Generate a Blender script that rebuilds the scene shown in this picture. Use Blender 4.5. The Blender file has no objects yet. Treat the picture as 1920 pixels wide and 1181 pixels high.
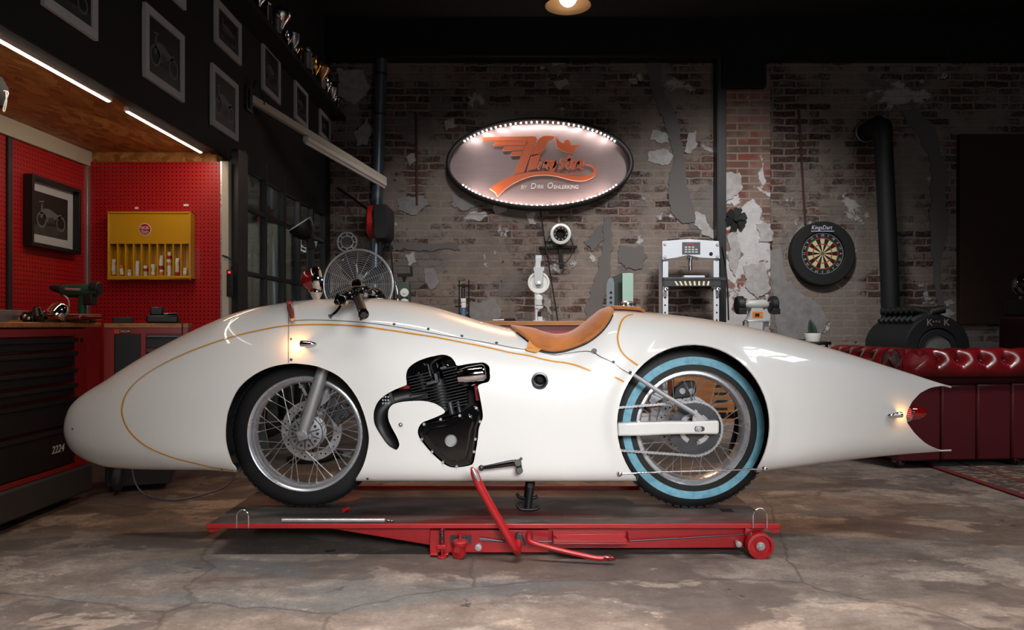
import bpy, bmesh, math, random
from mathutils import Vector, Matrix
from mathutils.geometry import delaunay_2d_cdt
random.seed(7)
PI = math.pi
scn = bpy.context.scene
COL = scn.collection

# ------------------------------------------------------------------ camera
F, CX, HY, CZ = 1420.0, 960.0, 610.0, 0.89      # focal length in pixels, principal column, horizon row, lens height
cam_d = bpy.data.cameras.new('camera')
cam_d.sensor_width = 36.0
cam_d.lens = F / 1920 * 36
cam_d.shift_y = (HY - 590.5) / 1920
cam_d.clip_start = 0.05
cam = bpy.data.objects.new('camera', cam_d)
COL.objects.link(cam)
cam.location = (0, 0, CZ)
cam.rotation_euler = (PI / 2, 0, 0)
scn.camera = cam

# ------------------------------------------------------------------ world, exposure
w = bpy.data.worlds.new('world')
scn.world = w
w.use_nodes = True
w.node_tree.nodes['Background'].inputs[0].default_value = (0.75, 0.85, 1, 1)
w.node_tree.nodes['Background'].inputs[1].default_value = 0.02
scn.view_settings.view_transform = 'Standard'
scn.view_settings.look = 'None'
scn.view_settings.exposure = 0.0
scn.view_settings.gamma = 1.0
scn.view_settings.use_curve_mapping = False
scn.cycles.use_denoising = True
scn.cycles.max_bounces = 8
scn.cycles.sample_clamp_indirect = 6.0


def lamp(name, kind, loc, energy, color=(1, 1, 1), target=None, size=1.0, size_y=None, spread=None, blend=None, angle=None):
    d = bpy.data.lights.new(name, kind)
    d.energy = energy
    d.color = color
    if kind == 'AREA':
        d.size = size
        if size_y:
            d.shape = 'RECTANGLE'
            d.size_y = size_y
        if spread:
            d.spread = spread
    else:
        d.shadow_soft_size = size
    if kind == 'SPOT':
        d.spot_size = angle
        d.spot_blend = blend if blend is not None else 0.5
    o = bpy.data.objects.new(name, d)
    COL.objects.link(o)
    o.location = loc
    if target is not None:
        o.rotation_euler = (Vector(target) - Vector(loc)).to_track_quat('-Z', 'Y').to_euler()
    return o


# assumed softbox above the lens, assumed gate window behind the camera, added floor, wall and sofa fills
lamp('assumed_softbox', 'AREA', (0.55, -0.9, 1.65), 10.6, (0.98, 0.99, 1), (0.12, 3.0, 0.62), 1.0, 0.7, spread=math.radians(47))  # unseen softbox, assumed from the bright flank
lamp('assumed_gate_daylight', 'AREA', (3.5, -3.15, 2.3), 42, (0.94, 0.97, 1), (3.5, 3.2, 2.3), 3.0, 1.9)
lamp('floor_fill', 'AREA', (0.35, 1.35, 3.9), 105, (1, 0.95, 0.90), (0.35, 1.35, 0.0), 5.6, 0.25, spread=math.radians(60))  # added overhead light without a fixture, brightens the foreground floor
lamp('wall_fill', 'SPOT', (1.9, 5.0, 3.8), 600, (1, 0.97, 0.94), (2.2, 8.0, 0.45), 0.25, angle=math.radians(76), blend=1.0)  # added spot without a fixture, brightens the lower brick wall
lamp('wall_fill', 'SPOT', (-0.3, 5.2, 3.8), 290, (1, 0.96, 0.92), (-0.1, 8.0, 0.4), 0.25, angle=math.radians(74), blend=1.0)  # second added spot, lifts the wall's left part
lamp('assumed_roof_window', 'AREA', (3.7, 1.45, 4.02), 75, (0.94, 0.97, 1), (3.7, 1.45, 0), 1.9, 1.1)
lamp('sofa_fill', 'SPOT', (3.0, 3.1, 3.9), 300, (1, 0.93, 0.86), (3.1, 4.3, 0.5), 0.2, angle=math.radians(64), blend=0.9)  # added spot without a fixture, brightens sofa roll, rug and floor
lamp('pendant_glow', 'SPOT', (0.337, 4.45, 2.745), 135, (1, 0.54, 0.26), (0.22, 3.25, 0.8), 0.05, angle=1.75, blend=0.6)
lamp('workshop_strip_glow', 'AREA', (-2.06, 2.9, 1.99), 4.2, (1, 0.86, 0.68), (-2.35, 2.95, 1.2), 1.7, 0.04)
lamp('workshop_strip_glow', 'AREA', (-2.06, 4.42, 1.99), 2.8, (1, 0.83, 0.62), (-2.35, 4.5, 1.2), 0.9, 0.04)


# ------------------------------------------------------------------ helpers
def P(px, py, Y):
    return Vector(((px - CX) * Y / F, Y, CZ - (py - HY) * Y / F))


def sl(c):
    c /= 255.0
    return c / 12.92 if c <= 0.04045 else ((c + 0.055) / 1.055) ** 2.4


def C(r, g, b):
    return (sl(r), sl(g), sl(b), 1.0)


def basis(ax):
    w_ = Vector(ax).normalized()
    u = w_.cross(Vector((0, 0, 1)))
    if u.length < 1e-3:
        u = w_.cross(Vector((1, 0, 0)))
    u.normalize()
    return u, w_.cross(u), w_


ORG = {}


class MB:
    def __init__(s):
        s.v, s.f, s.m, s.mi = [], [], [], 0

    def add(s, vs, fs):
        o = len(s.v)
        s.v += [Vector(p) for p in vs]
        s.f += [[i + o for i in f] for f in fs]
        s.m += [s.mi] * len(fs)
        return s

    def mat(s, i):
        s.mi = i
        return s

    def box(s, c, d, R=None):
        c = Vector(c)
        vs = [Vector((x * d[0] / 2, y * d[1] / 2, z * d[2] / 2)) for x in (-1, 1) for y in (-1, 1) for z in (-1, 1)]
        if R is not None:
            vs = [R @ p for p in vs]
        return s.add([c + p for p in vs], [(0, 1, 3, 2), (4, 6, 7, 5), (0, 4, 5, 1), (2, 3, 7, 6), (0, 2, 6, 4), (1, 5, 7, 3)])

    def span(s, a, b):
        a, b = Vector(a), Vector(b)
        return s.box((a + b) / 2, [abs(b[i] - a[i]) for i in range(3)])

    def bar(s, a, b, wd, h, up=(0, 0, 1)):
        a, b = Vector(a), Vector(b)
        d = (b - a).normalized()
        side = d.cross(Vector(up)).normalized()
        upv = side.cross(d)
        vs = [p + side * (i * wd / 2) + upv * (j * h / 2) for p in (a, b) for i in (-1, 1) for j in (-1, 1)]
        return s.add(vs, [(0, 1, 3, 2), (4, 6, 7, 5), (0, 4, 5, 1), (2, 3, 7, 6), (0, 2, 6, 4), (1, 5, 7, 3)])

    def tube(s, pts, r, n=10, closed=False, caps=True):
        pts = [Vector(p) for p in pts]
        N = len(pts)
        rs = r if isinstance(r, (list, tuple)) else [r] * N
        tang = []
        for i in range(N):
            a = pts[(i - 1) % N] if (closed or i > 0) else pts[i]
            b = pts[(i + 1) % N] if (closed or i < N - 1) else pts[i]
            tang.append((b - a).normalized())
        u, v, _ = basis(tang[0])
        vs = []
        for i in range(N):
            t = tang[i]
            u = (u - t * u.dot(t))
            if u.length < 1e-6:
                u = basis(t)[0]
            u.normalize()
            v = t.cross(u)
            for k in range(n):
                a = 2 * PI * k / n
                vs.append(pts[i] + (u * math.cos(a) + v * math.sin(a)) * rs[i])
        fs = []
        for i in range(N if closed else N - 1):
            j = (i + 1) % N
            for k in range(n):
                fs.append((i * n + k, i * n + (k + 1) % n, j * n + (k + 1) % n, j * n + k))
        if caps and not closed:
            fs.append(tuple(range(n)))
            fs.append(tuple(range((N - 1) * n, N * n)))
        return s.add(vs, fs)

    def cyl(s, a, b, r, r2=None, n=24, caps=True):
        return s.tube([a, b], [r, r if r2 is None else r2], n, caps=caps)

    def lathe(s, prof, o, ax=(0, 0, 1), n=32, closed=False, arc=None):
        u, v, w_ = basis(ax)
        o = Vector(o)
        a0, a1 = arc if arc else (0, 2 * PI)
        full = arc is None
        K = n if full else n + 1
        vs, m = [], len(prof)
        for k in range(K):
            a = a0 + (a1 - a0) * k / n
            d = u * math.cos(a) + v * math.sin(a)
            for r, h in prof:
                vs.append(o + d * r + w_ * h)
        fs = []
        for k in range(n):
            k2 = (k + 1) % K
            for i in range(m if closed else m - 1):
                j = (i + 1) % m
                fs.append((k * m + i, k * m + j, k2 * m + j, k2 * m + i))
        return s.add(vs, fs)

    def prism(s, poly, o, u, v, w_, d):
        o, u, v, w_ = Vector(o), Vector(u), Vector(v), Vector(w_)
        n = len(poly)
        a = [o + u * p[0] + v * p[1] for p in poly]
        b = [p + w_ * d for p in a]
        fs = [tuple(range(n)), tuple(range(2 * n - 1, n - 1, -1))]
        fs += [(i, i + n, (i + 1) % n + n, (i + 1) % n) for i in range(n)]
        return s.add(a + b, fs)

    def ppoly(s, pts, Y, depth):
        """outline measured in the photograph, standing at distance Y, real thickness depth (towards +Y)"""
        q = [P(x, y, Y) for x, y in pts]
        return s.prism([(p.x, p.z) for p in q], (0, Y, 0), (1, 0, 0), (0, 0, 1), (0, 1, 0), depth)

    def sphere(s, c, r, n=16, sc=(1, 1, 1), R=None):
        c = Vector(c)
        vs, fs, m = [], [], max(6, n // 2)
        for i in range(m + 1):
            th = PI * i / m
            for k in range(n):
                a = 2 * PI * k / n
                p = Vector((math.sin(th) * math.cos(a) * sc[0], math.sin(th) * math.sin(a) * sc[1], math.cos(th) * sc[2])) * r
                vs.append(c + (R @ p if R is not None else p))
        for i in range(m):
            for k in range(n):
                fs.append((i * n + k, i * n + (k + 1) % n, (i + 1) * n + (k + 1) % n, (i + 1) * n + k))
        return s.add(vs, fs)

    def torus(s, c, ax, R, r, n=40, k=10):
        prof = [(R + r * math.cos(2 * PI * i / k), r * math.sin(2 * PI * i / k)) for i in range(k)]
        return s.lathe(prof, c, ax, n, closed=True)

    def build(s, name, mats, parent=None, loc=None, smooth=38, bevel=0, seg=2, weld=True):
        if parent is not None:
            org = ORG[parent.name]
        else:
            org = Vector(loc) if loc is not None else Vector((0, 0, 0))
        me = bpy.data.meshes.new(name)
        me.from_pydata([p - org for p in s.v], [], s.f)
        ms = mats if isinstance(mats, (list, tuple)) else [mats]
        for q in ms:
            me.materials.append(q)
        if len(ms) > 1:
            me.polygons.foreach_set('material_index', s.m)
        bm = bmesh.new()
        bm.from_mesh(me)
        if weld:
            bmesh.ops.remove_doubles(bm, verts=bm.verts, dist=1e-5)
        bmesh.ops.recalc_face_normals(bm, faces=bm.faces)
        bm.to_mesh(me)
        bm.free()
        if smooth:
            me.shade_smooth()
            me.set_sharp_from_angle(angle=math.radians(smooth))
        o = bpy.data.objects.new(name, me)
        COL.objects.link(o)
        ORG[o.name] = org
        if parent is not None:
            o.parent = parent
        else:
            o.location = org
        if bevel:
            b = o.modifiers.new('edge', 'BEVEL')
            b.width = bevel
            b.segments = seg
            b.limit_method = 'ANGLE'
            b.angle_limit = math.radians(40)
            b.harden_normals = False
        return o


def tag(o, label=None, cat=None, group=None, kind=None):
    if label:
        o['label'] = label
    if cat:
        o['category'] = cat
    if group:
        o['group'] = group
    if kind:
        o['kind'] = kind
    return o


def T(name, label, cat, loc, group=None):
    o = bpy.data.objects.new(name, None)
    o.empty_display_size = 0.05
    COL.objects.link(o)
    o.location = loc
    ORG[o.name] = Vector(loc)
    return tag(o, label, cat, group)


def S(mb, name, mats, smooth=38, bevel=0):
    return tag(mb.build(name, mats, smooth=smooth, bevel=bevel), kind='structure')


def copy_tree(o, parent=None):
    c = o.copy()
    COL.objects.link(c)
    ORG[c.name] = ORG[o.name]
    c.parent = parent
    for ch in list(o.children):
        copy_tree(ch, c)
    return c


def smoothline(pts, k=6, closed=False):
    """Catmull-Rom through 2D/3D points"""
    pts = [Vector(p) for p in pts]
    n = len(pts)
    out = []
    for i in range(n if closed else n - 1):
        p0 = pts[(i - 1) % n] if (closed or i > 0) else pts[i]
        p1, p2 = pts[i], pts[(i + 1) % n]
        p3 = pts[(i + 2) % n] if (closed or i < n - 2) else p2
        for j in range(k):
            t = j / k
            out.append(0.5 * ((2 * p1) + (p2 - p0) * t + (2 * p0 - 5 * p1 + 4 * p2 - p3) * t * t + (3 * p1 - p0 - 3 * p2 + p3) * t ** 3))
    if not closed:
        out.append(pts[-1])
    return out


def text_mesh(body, size, shear=0.0, extrude=0.0, align='CENTER', spacing=1.0):
    """outline lettering as (verts, faces) in the xy plane"""
    cu = bpy.data.curves.new('lettering', 'FONT')
    cu.body = body
    cu.size = size
    cu.shear = shear
    cu.extrude = extrude
    cu.align_x = align
    cu.align_y = 'CENTER'
    cu.space_character = spacing
    cu.resolution_u = 3
    o = bpy.data.objects.new('lettering', cu)
    COL.objects.link(o)
    dg = bpy.context.evaluated_depsgraph_get()
    me = bpy.data.meshes.new_from_object(o.evaluated_get(dg))
    vs = [v.co.copy() for v in me.vertices]
    fs = [list(p.vertices) for p in me.polygons]
    bpy.data.objects.remove(o)
    bpy.data.curves.remove(cu)
    bpy.data.meshes.remove(me)
    return vs, fs


def add_text(mb, body, size, o, u, v, w_, shear=0.0, extrude=0.001, sx=1.0, spacing=1.0):
    vs, fs = text_mesh(body, size, shear, extrude, spacing=spacing)
    o, u, v, w_ = Vector(o), Vector(u), Vector(v), Vector(w_)
    return mb.add([o + u * p.x * sx + v * p.y + w_ * p.z for p in vs], fs)


# ------------------------------------------------------------------ materials
class NT:
    def __init__(s, name):
        s.m = bpy.data.materials.new(name)
        s.m.use_nodes = True
        s.t = s.m.node_tree
        s.b = s.t.nodes['Principled BSDF']

    def n(s, kind, **kw):
        q = s.t.nodes.new(kind)
        for k, v in kw.items():
            setattr(q, k, v)
        return q

    def l(s, a, b):
        s.t.links.new(a, b)

    def val(s, sock, v):
        if hasattr(v, 'is_output'):
            s.l(v, sock)
        else:
            sock.default_value = v

    def coord(s, kind='Object'):
        return s.n('ShaderNodeTexCoord').outputs[kind]

    def noise(s, vec, scale, detail=4, rough=0.55, dist=0.0, out='Fac'):
        q = s.n('ShaderNodeTexNoise')
        s.l(vec, q.inputs['Vector'])
        q.inputs['Scale'].default_value = scale
        q.inputs['Detail'].default_value = detail
        q.inputs['Roughness'].default_value = rough
        q.inputs['Distortion'].default_value = dist
        return q.outputs[out]

    def ramp(s, f, stops):
        q = s.n('ShaderNodeValToRGB')
        e = q.color_ramp.elements
        while len(e) < len(stops):
            e.new(0.5)
        for i, (p, c) in enumerate(stops):
            e[i].position = p
            e[i].color = c if len(c) == 4 else (*c, 1)
        s.l(f, q.inputs[0])
        return q.outputs[0]

    def step(s, f, a, b):
        q = s.n('ShaderNodeMapRange')
        q.interpolation_type = 'SMOOTHSTEP'
        s.l(f, q.inputs[0])
        q.inputs[1].default_value = a
        q.inputs[2].default_value = b
        return q.outputs[0]

    def mix(s, f, a, b, mode='MIX'):
        q = s.n('ShaderNodeMix', data_type='RGBA', blend_type=mode)
        s.val(q.inputs[0], f)
        s.val(q.inputs[6], a)
        s.val(q.inputs[7], b)
        return q.outputs[2]

    def math(s, op, a, b=0.0, c=None):
        q = s.n('ShaderNodeMath', operation=op)
        s.val(q.inputs[0], a)
        s.val(q.inputs[1], b)
        if c is not None:
            s.val(q.inputs[2], c)
        return q.outputs[0]

    def bump(s, h, strength=0.3, dist=0.01):
        q = s.n('ShaderNodeBump')
        q.inputs['Strength'].default_value = strength
        q.inputs['Distance'].default_value = dist
        s.l(h, q.inputs['Height'])
        s.l(q.outputs[0], s.b.inputs['Normal'])

    def map(s, vec, scale=(1, 1, 1), rot=(0, 0, 0), loc=(0, 0, 0)):
        q = s.n('ShaderNodeMapping')
        s.l(vec, q.inputs[0])
        q.inputs[1].default_value = loc
        q.inputs[2].default_value = rot
        q.inputs[3].default_value = scale
        return q.outputs[0]

    def set(s, **kw):
        for k, v in kw.items():
            s.val(s.b.inputs[k], v)
        return s


def M(name, col, rough=0.5, metal=0.0, coat=0.0, var=0.1, vs=8.0, bump=0.0, bs=60.0, spec=0.5):
    t = NT(name)
    vec = t.coord()
    f = t.noise(vec, vs, 4)
    lo = tuple(c * (1 - var) for c in col[:3]) + (1,)
    hi = tuple(min(1, c * (1 + var)) for c in col[:3]) + (1,)
    t.set(**{'Base Color': t.mix(f, lo, hi), 'Metallic': metal, 'Coat Weight': coat, 'Coat Roughness': 0.04, 'Specular IOR Level': spec})
    q = t.n('ShaderNodeMapRange')
    t.l(f, q.inputs[0])
    q.inputs[3].default_value = max(0.0, rough - 0.06)
    q.inputs[4].default_value = min(1.0, rough + 0.06)
    t.l(q.outputs[0], t.b.inputs['Roughness'])
    if bump:
        t.bump(t.noise(vec, bs, 5), bump, 0.004)
    return t.m


def emit(name, col, strength):
    t = NT(name)
    t.set(**{'Base Color': col, 'Emission Color': col, 'Emission Strength': strength})
    return t.m


m_black = M('black_paint', C(20, 20, 22), 0.45, var=0.2)
m_matblack = M('matt_black', C(16, 16, 17), 0.8, var=0.25)
m_dark = M('dark_ceiling_paint', C(10, 10, 11), 0.9, var=0.3, vs=1.5)
m_fascia = M('fascia_black_boards', C(11, 12, 14), 0.75, var=0.3, vs=2.0, bump=0.1)
m_gloss = M('gloss_black', C(9, 9, 11), 0.08, coat=1.0)
m_rubber = M('rubber', C(13, 13, 14), 0.62, var=0.25, bump=0.1, bs=90)
m_chrome = M('chrome', C(225, 226, 230), 0.05, 1.0, var=0.02)
m_steel = M('steel', C(196, 196, 199), 0.32, 0.75, var=0.12, vs=30)
m_alu = M('aluminium', C(216, 216, 220), 0.28, 0.7, var=0.06, vs=20)
m_castalu = M('cast_aluminium', C(158, 158, 160), 0.42, 0.7, var=0.15, vs=40, bump=0.05)
m_darksteel = M('dark_steel', C(80, 80, 84), 0.38, 0.75, var=0.25, vs=20)
m_silverpaint = M('silver_fork_paint', C(186, 187, 190), 0.36, 0.55, coat=0.3, var=0.05)
m_red = M('red_paint', C(168, 24, 30), 0.38, coat=0.3, var=0.12, vs=12, bump=0.02)
m_redcab = M('red_cabinet_paint', C(150, 24, 28), 0.36, coat=0.3, var=0.08, vs=5)
m_deepred = M('deep_red_paint', C(110, 14, 20), 0.15, coat=1.0, var=0.1)
m_drawer = M('drawer_black', C(17, 17, 19), 0.5, var=0.15)
m_grey = M('grey_plastic', C(58, 59, 62), 0.6, var=0.1)
m_beige = M('beige_paint', C(190, 183, 168), 0.55, var=0.08, bump=0.04)
m_white = M('white_paint', C(225, 224, 220), 0.5, var=0.04)
m_offwhite = M('mat_board', C(178, 178, 182), 0.7, var=0.04)
m_yellow = M('yellow_paint', C(206, 152, 14), 0.42, coat=0.3, var=0.06)
m_orange = M('pinstripe_orange', C(206, 140, 22), 0.35, coat=0.6, var=0.05)
m_green = M('drill_green', C(14, 72, 54), 0.4, coat=0.2, var=0.15)
m_machinegreen = M('machine_green', C(60, 78, 64), 0.5, var=0.12, bump=0.04)
m_blue = M('bottle_blue', C(84, 118, 160), 0.35, var=0.1)
m_print_dark = M('print_dark', C(22, 22, 25), 0.5, var=0.6, vs=9)
m_print_mid = M('print_mid', C(56, 55, 58), 0.5, var=0.6, vs=14)
m_print_light = M('print_light', C(96, 95, 98), 0.5, var=0.5, vs=24)
m_gold = M('gold_plate', C(212, 160, 60), 0.14, 1.0, var=0.08)
m_cork = M('board_edge', C(168, 122, 74), 0.75, var=0.25, vs=40, bump=0.15)
m_rust = M('rusted_sheet', C(52, 30, 18), 0.7, 0.2, var=0.5, vs=3.0, bump=0.12)
m_stove = M('stove_black', C(24, 26, 28), 0.6, 0.3, var=0.15, bump=0.04)
m_brass = M('brass_tan', C(190, 150, 95), 0.3, 0.6, var=0.1)
# ------------------------------------------------------------------ surface materials of the room
def mat_brick():
    t = NT('old_brick_wall')
    obj = t.coord()
    sep = t.n('ShaderNodeSeparateXYZ')
    t.l(obj, sep.inputs[0])
    cmb = t.n('ShaderNodeCombineXYZ')
    t.l(t.math('ADD', sep.outputs[0], sep.outputs[1]), cmb.inputs[0])
    t.l(sep.outputs[2], cmb.inputs[1])
    flat = cmb.outputs[0]
    wob = t.n('ShaderNodeMixRGB', blend_type='ADD')
    wob.inputs[0].default_value = 1
    t.l(flat, wob.inputs[1])
    nz = t.n('ShaderNodeTexNoise')
    t.l(obj, nz.inputs['Vector'])
    nz.inputs['Scale'].default_value = 9
    nz.inputs['Detail'].default_value = 4
    sc = t.n('ShaderNodeVectorMath', operation='MULTIPLY_ADD')
    t.l(nz.outputs['Color'], sc.inputs[0])
    sc.inputs[1].default_value = (0.045, 0.036, 0)
    sc.inputs[2].default_value = (-0.022, -0.018, 0)
    t.l(sc.outputs[0], wob.inputs[2])
    br = t.n('ShaderNodeTexBrick')
    br.offset = 0.5
    br.squash = 1.0
    t.l(wob.outputs[0], br.inputs['Vector'])
    br.inputs['Color1'].default_value = (0, 0, 0, 1)
    br.inputs['Color2'].default_value = (1, 1, 1, 1)
    br.inputs['Mortar'].default_value = (0.5, 0.5, 0.5, 1)
    br.inputs['Scale'].default_value = 1
    br.inputs['Brick Width'].default_value = 0.25
    br.inputs['Row Height'].default_value = 0.079
    br.inputs['Mortar Size'].default_value = 0.014
    br.inputs['Mortar Smooth'].default_value = 0.5
    br.inputs['Bias'].default_value = 0.0
    tint = t.ramp(br.outputs['Color'], [(0.0, C(38, 28, 27)), (0.2, C(70, 44, 40)), (0.45, C(62, 52, 48)), (0.7, C(84, 62, 56)), (1.0, C(92, 52, 46))])
    fine = t.noise(obj, 34, 6, 0.65)
    tint = t.mix(t.step(fine, 0.42, 0.78), tint, t.mix(0.45, tint, C(140, 126, 117)))
    mort = t.mix(t.noise(obj, 6, 5), C(108, 98, 92), C(138, 128, 120))
    # smeared mortar: many bricks are half hidden
    per = br.outputs['Color']
    low = t.step(sep.outputs[2], 2.6, 0.2)
    smear_n = t.math('ADD', t.math('ADD', t.noise(obj, 2.3, 5, 0.6), t.math('MULTIPLY', low, 0.07)), t.math('MULTIPLY', per, 0.16))
    smear = t.math('MULTIPLY', t.step(t.math('ADD', smear_n, t.math('MULTIPLY', fine, 0.22)), 0.61, 0.75), 0.84)
    col = t.mix(smear, tint, mort)
    col = t.mix(br.outputs['Fac'], col, mort)
    # remains of pale plaster, denser near the floor and on the pier
    pl = t.noise(obj, 1.7, 7, 0.62, 0.4)
    pm = t.step(t.math('ADD', pl, t.math('MULTIPLY', low, 0.055)), 0.625, 0.65)
    pale = t.mix(t.noise(obj, 12, 5), C(150, 148, 148), C(188, 185, 182))
    col = t.mix(t.math('MULTIPLY', pm, 0.9), col, pale)
    gm = t.step(t.noise(t.map(obj, loc=(7, 3, 1)), 1.15, 5, 0.6, 0.3), 0.60, 0.64)
    col = t.mix(t.math('MULTIPLY', gm, 0.75), col, C(104, 99, 97))
    spots = t.step(t.noise(obj, 15, 3, 0.5), 0.70, 0.74)
    col = t.mix(spots, col, C(40, 34, 32))
    t.set(**{'Base Color': col, 'Roughness': 0.88, 'Specular IOR Level': 0.25})
    h = t.math('ADD', t.math('MULTIPLY', br.outputs['Fac'], t.math('SUBTRACT', smear, 1.0)), t.math('ADD', t.math('MULTIPLY', fine, 0.5), pm))
    t.bump(h, 0.8, 0.012)
    return t.m


def mat_pier():
    t = NT('pier_brick_with_whitewash')
    obj = t.coord()
    sep = t.n('ShaderNodeSeparateXYZ')
    t.l(obj, sep.inputs[0])
    cmb = t.n('ShaderNodeCombineXYZ')
    t.l(t.math('ADD', sep.outputs[0], sep.outputs[1]), cmb.inputs[0])
    t.l(sep.outputs[2], cmb.inputs[1])
    br = t.n('ShaderNodeTexBrick')
    t.l(cmb.outputs[0], br.inputs['Vector'])
    br.inputs['Color1'].default_value = C(124, 62, 52)
    br.inputs['Color2'].default_value = C(92, 74, 66)
    br.inputs['Mortar'].default_value = C(132, 120, 110)
    br.inputs['Scale'].default_value = 1
    br.inputs['Brick Width'].default_value = 0.25
    br.inputs['Row Height'].default_value = 0.079
    br.inputs['Mortar Size'].default_value = 0.01
    br.inputs['Mortar Smooth'].default_value = 0.4
    col = t.mix(t.math('MULTIPLY', t.step(t.noise(obj, 5, 5), 0.42, 0.6), 0.6), br.outputs['Color'], C(128, 112, 103))
    low = t.step(sep.outputs[2], 2.75, 1.6)
    wm = t.step(t.math('ADD', t.noise(obj, 4.0, 7, 0.62, 0.5), t.math('MULTIPLY', low, 0.17)), 0.60, 0.63)
    col = t.mix(t.math('MULTIPLY', wm, 0.92), col, t.mix(t.noise(obj, 15, 5), C(160, 160, 164), C(205, 203, 202)))
    t.set(**{'Base Color': col, 'Roughness': 0.88, 'Specular IOR Level': 0.25})
    t.bump(t.math('ADD', wm, t.noise(obj, 40, 5)), 0.5, 0.008)
    return t.m


def mat_concrete():
    t = NT('worn_concrete_floor')
    obj = t.coord()
    wide = t.map(obj, scale=(1.0, 1.35, 1))
    mid = t.noise(wide, 3.4, 10, 0.72, 0.25)
    grain = t.noise(obj, 70, 6, 0.75)
    fine = t.noise(obj, 21, 8, 0.75)
    col = t.ramp(mid, [(0.30, C(92, 82, 77)), (0.45, C(118, 106, 99)), (0.58, C(142, 129, 120)), (0.72, C(172, 158, 147))])
    # trowelled darker repairs with clear borders
    rep = t.step(t.noise(t.map(wide, loc=(4.3, 1.1, 0)), 1.15, 9, 0.58, 0.2), 0.525, 0.545)
    col = t.mix(t.math('MULTIPLY', rep, 0.72), col, t.mix(mid, C(82, 73, 70), C(104, 93, 88)))
    pale = t.step(t.noise(t.map(wide, loc=(1.3, 6.6, 0)), 1.8, 9, 0.66, 0.3), 0.555, 0.60)
    col = t.mix(t.math('MULTIPLY', pale, 0.5), col, C(188, 172, 158))
    blue = t.step(t.noise(t.map(obj, scale=(0.6, 1.6, 1), loc=(3.1, 1.7, 0)), 1.3, 7, 0.62, 0.4), 0.53, 0.62)
    col = t.mix(t.math('MULTIPLY', blue, 0.6), col, C(104, 110, 113))
    rust = t.step(t.noise(t.map(obj, loc=(9, 4, 2)), 0.9, 6, 0.6), 0.56, 0.7)
    col = t.mix(t.math('MULTIPLY', rust, 0.45), col, C(112, 88, 68))
    chips = t.step(t.noise(wide, 13, 8, 0.78), 0.60, 0.66)
    col = t.mix(t.math('MULTIPLY', chips, 0.6), col, C(200, 186, 172))
    pits = t.step(t.noise(t.map(wide, loc=(2, 5, 0)), 17, 6, 0.72), 0.66, 0.71)
    col = t.mix(t.math('MULTIPLY', pits, 0.75), col, C(52, 46, 44))
    oil = t.step(t.noise(t.map(obj, loc=(1.7, 8, 0)), 2.6, 8, 0.72, 0.5), 0.645, 0.68)
    col = t.mix(t.math('MULTIPLY', oil, 0.8), col, C(38, 34, 34))
    vor = t.n('ShaderNodeTexVoronoi', feature='DISTANCE_TO_EDGE')
    t.l(t.mix(0.2, obj, t.noise(obj, 2.2, 6, out='Color')), vor.inputs['Vector'])
    vor.inputs['Scale'].default_value = 0.8
    col = t.mix(t.math('MULTIPLY', t.step(vor.outputs[0], 0.006, 0.001), 0.5), col, C(62, 56, 53))
    col = t.mix(t.math('MULTIPLY', t.step(fine, 0.35, 0.65), 0.30), col, C(70, 62, 58))
    col = t.mix(t.math('MULTIPLY', t.step(grain, 0.40, 0.62), 0.25), col, C(66, 58, 54))
    t.set(**{'Base Color': col, 'Specular IOR Level': 0.4})
    q = t.n('ShaderNodeMapRange')
    t.l(t.math('SUBTRACT', mid, t.math('MULTIPLY', rep, 0.2)), q.inputs[0])
    q.inputs[1].default_value = 0.2
    q.inputs[2].default_value = 0.7
    q.inputs[3].default_value = 0.42
    q.inputs[4].default_value = 0.78
    t.l(q.outputs[0], t.b.inputs['Roughness'])
    t.bump(t.math('ADD', t.math('SUBTRACT', t.math('MULTIPLY', mid, 0.6), t.math('MULTIPLY', rep, 0.15)), t.math('MULTIPLY', fine, 0.4)), 0.4, 0.012)
    return t.m


def mat_osb():
    t = NT('oriented_strand_board')
    obj = t.coord()
    vor = t.n('ShaderNodeTexVoronoi')
    t.l(t.map(t.mix(0.10, obj, t.noise(obj, 5, 3, out='Color')), scale=(26, 9, 26)), vor.inputs['Vector'])
    vor.inputs['Scale'].default_value = 1.2
    sep = t.n('ShaderNodeSeparateColor')
    t.l(vor.outputs['Color'], sep.inputs[0])
    col = t.ramp(sep.outputs[0], [(0.0, C(138, 84, 36)), (0.4, C(178, 118, 56)), (0.75, C(200, 146, 80)), (1.0, C(156, 98, 46))])
    col = t.mix(t.math('MULTIPLY', t.noise(t.map(obj, scale=(40, 6, 40)), 2, 5), 0.5), col, C(120, 72, 30))
    t.set(**{'Base Color': col, 'Roughness': 0.6})
    t.bump(sep.outputs[1], 0.25, 0.004)
    return t.m


def mat_pegboard(axis):
    t = NT('red_pegboard_steel')
    obj = t.coord()
    sep = t.n('ShaderNodeSeparateXYZ')
    t.l(obj, sep.inputs[0])
    p = 0.0262
    a = t.math('SUBTRACT', t.math('FRACT', t.math('DIVIDE', sep.outputs[0 if axis == 'x' else 1], p)), 0.5)
    b = t.math('SUBTRACT', t.math('FRACT', t.math('DIVIDE', sep.outputs[2], p)), 0.5)
    d = t.math('SQRT', t.math('ADD', t.math('MULTIPLY', a, a), t.math('MULTIPLY', b, b)))
    hole = t.step(d, 0.21, 0.17)
    red = t.mix(t.noise(obj, 4, 4), C(168, 14, 20), C(184, 18, 24))
    t.set(**{'Base Color': t.mix(hole, red, C(30, 3, 5)), 'Roughness': 0.42, 'Coat Weight': 0.2})
    t.bump(t.math('SUBTRACT', 1.0, hole), 0.6, 0.003)
    return t.m


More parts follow.
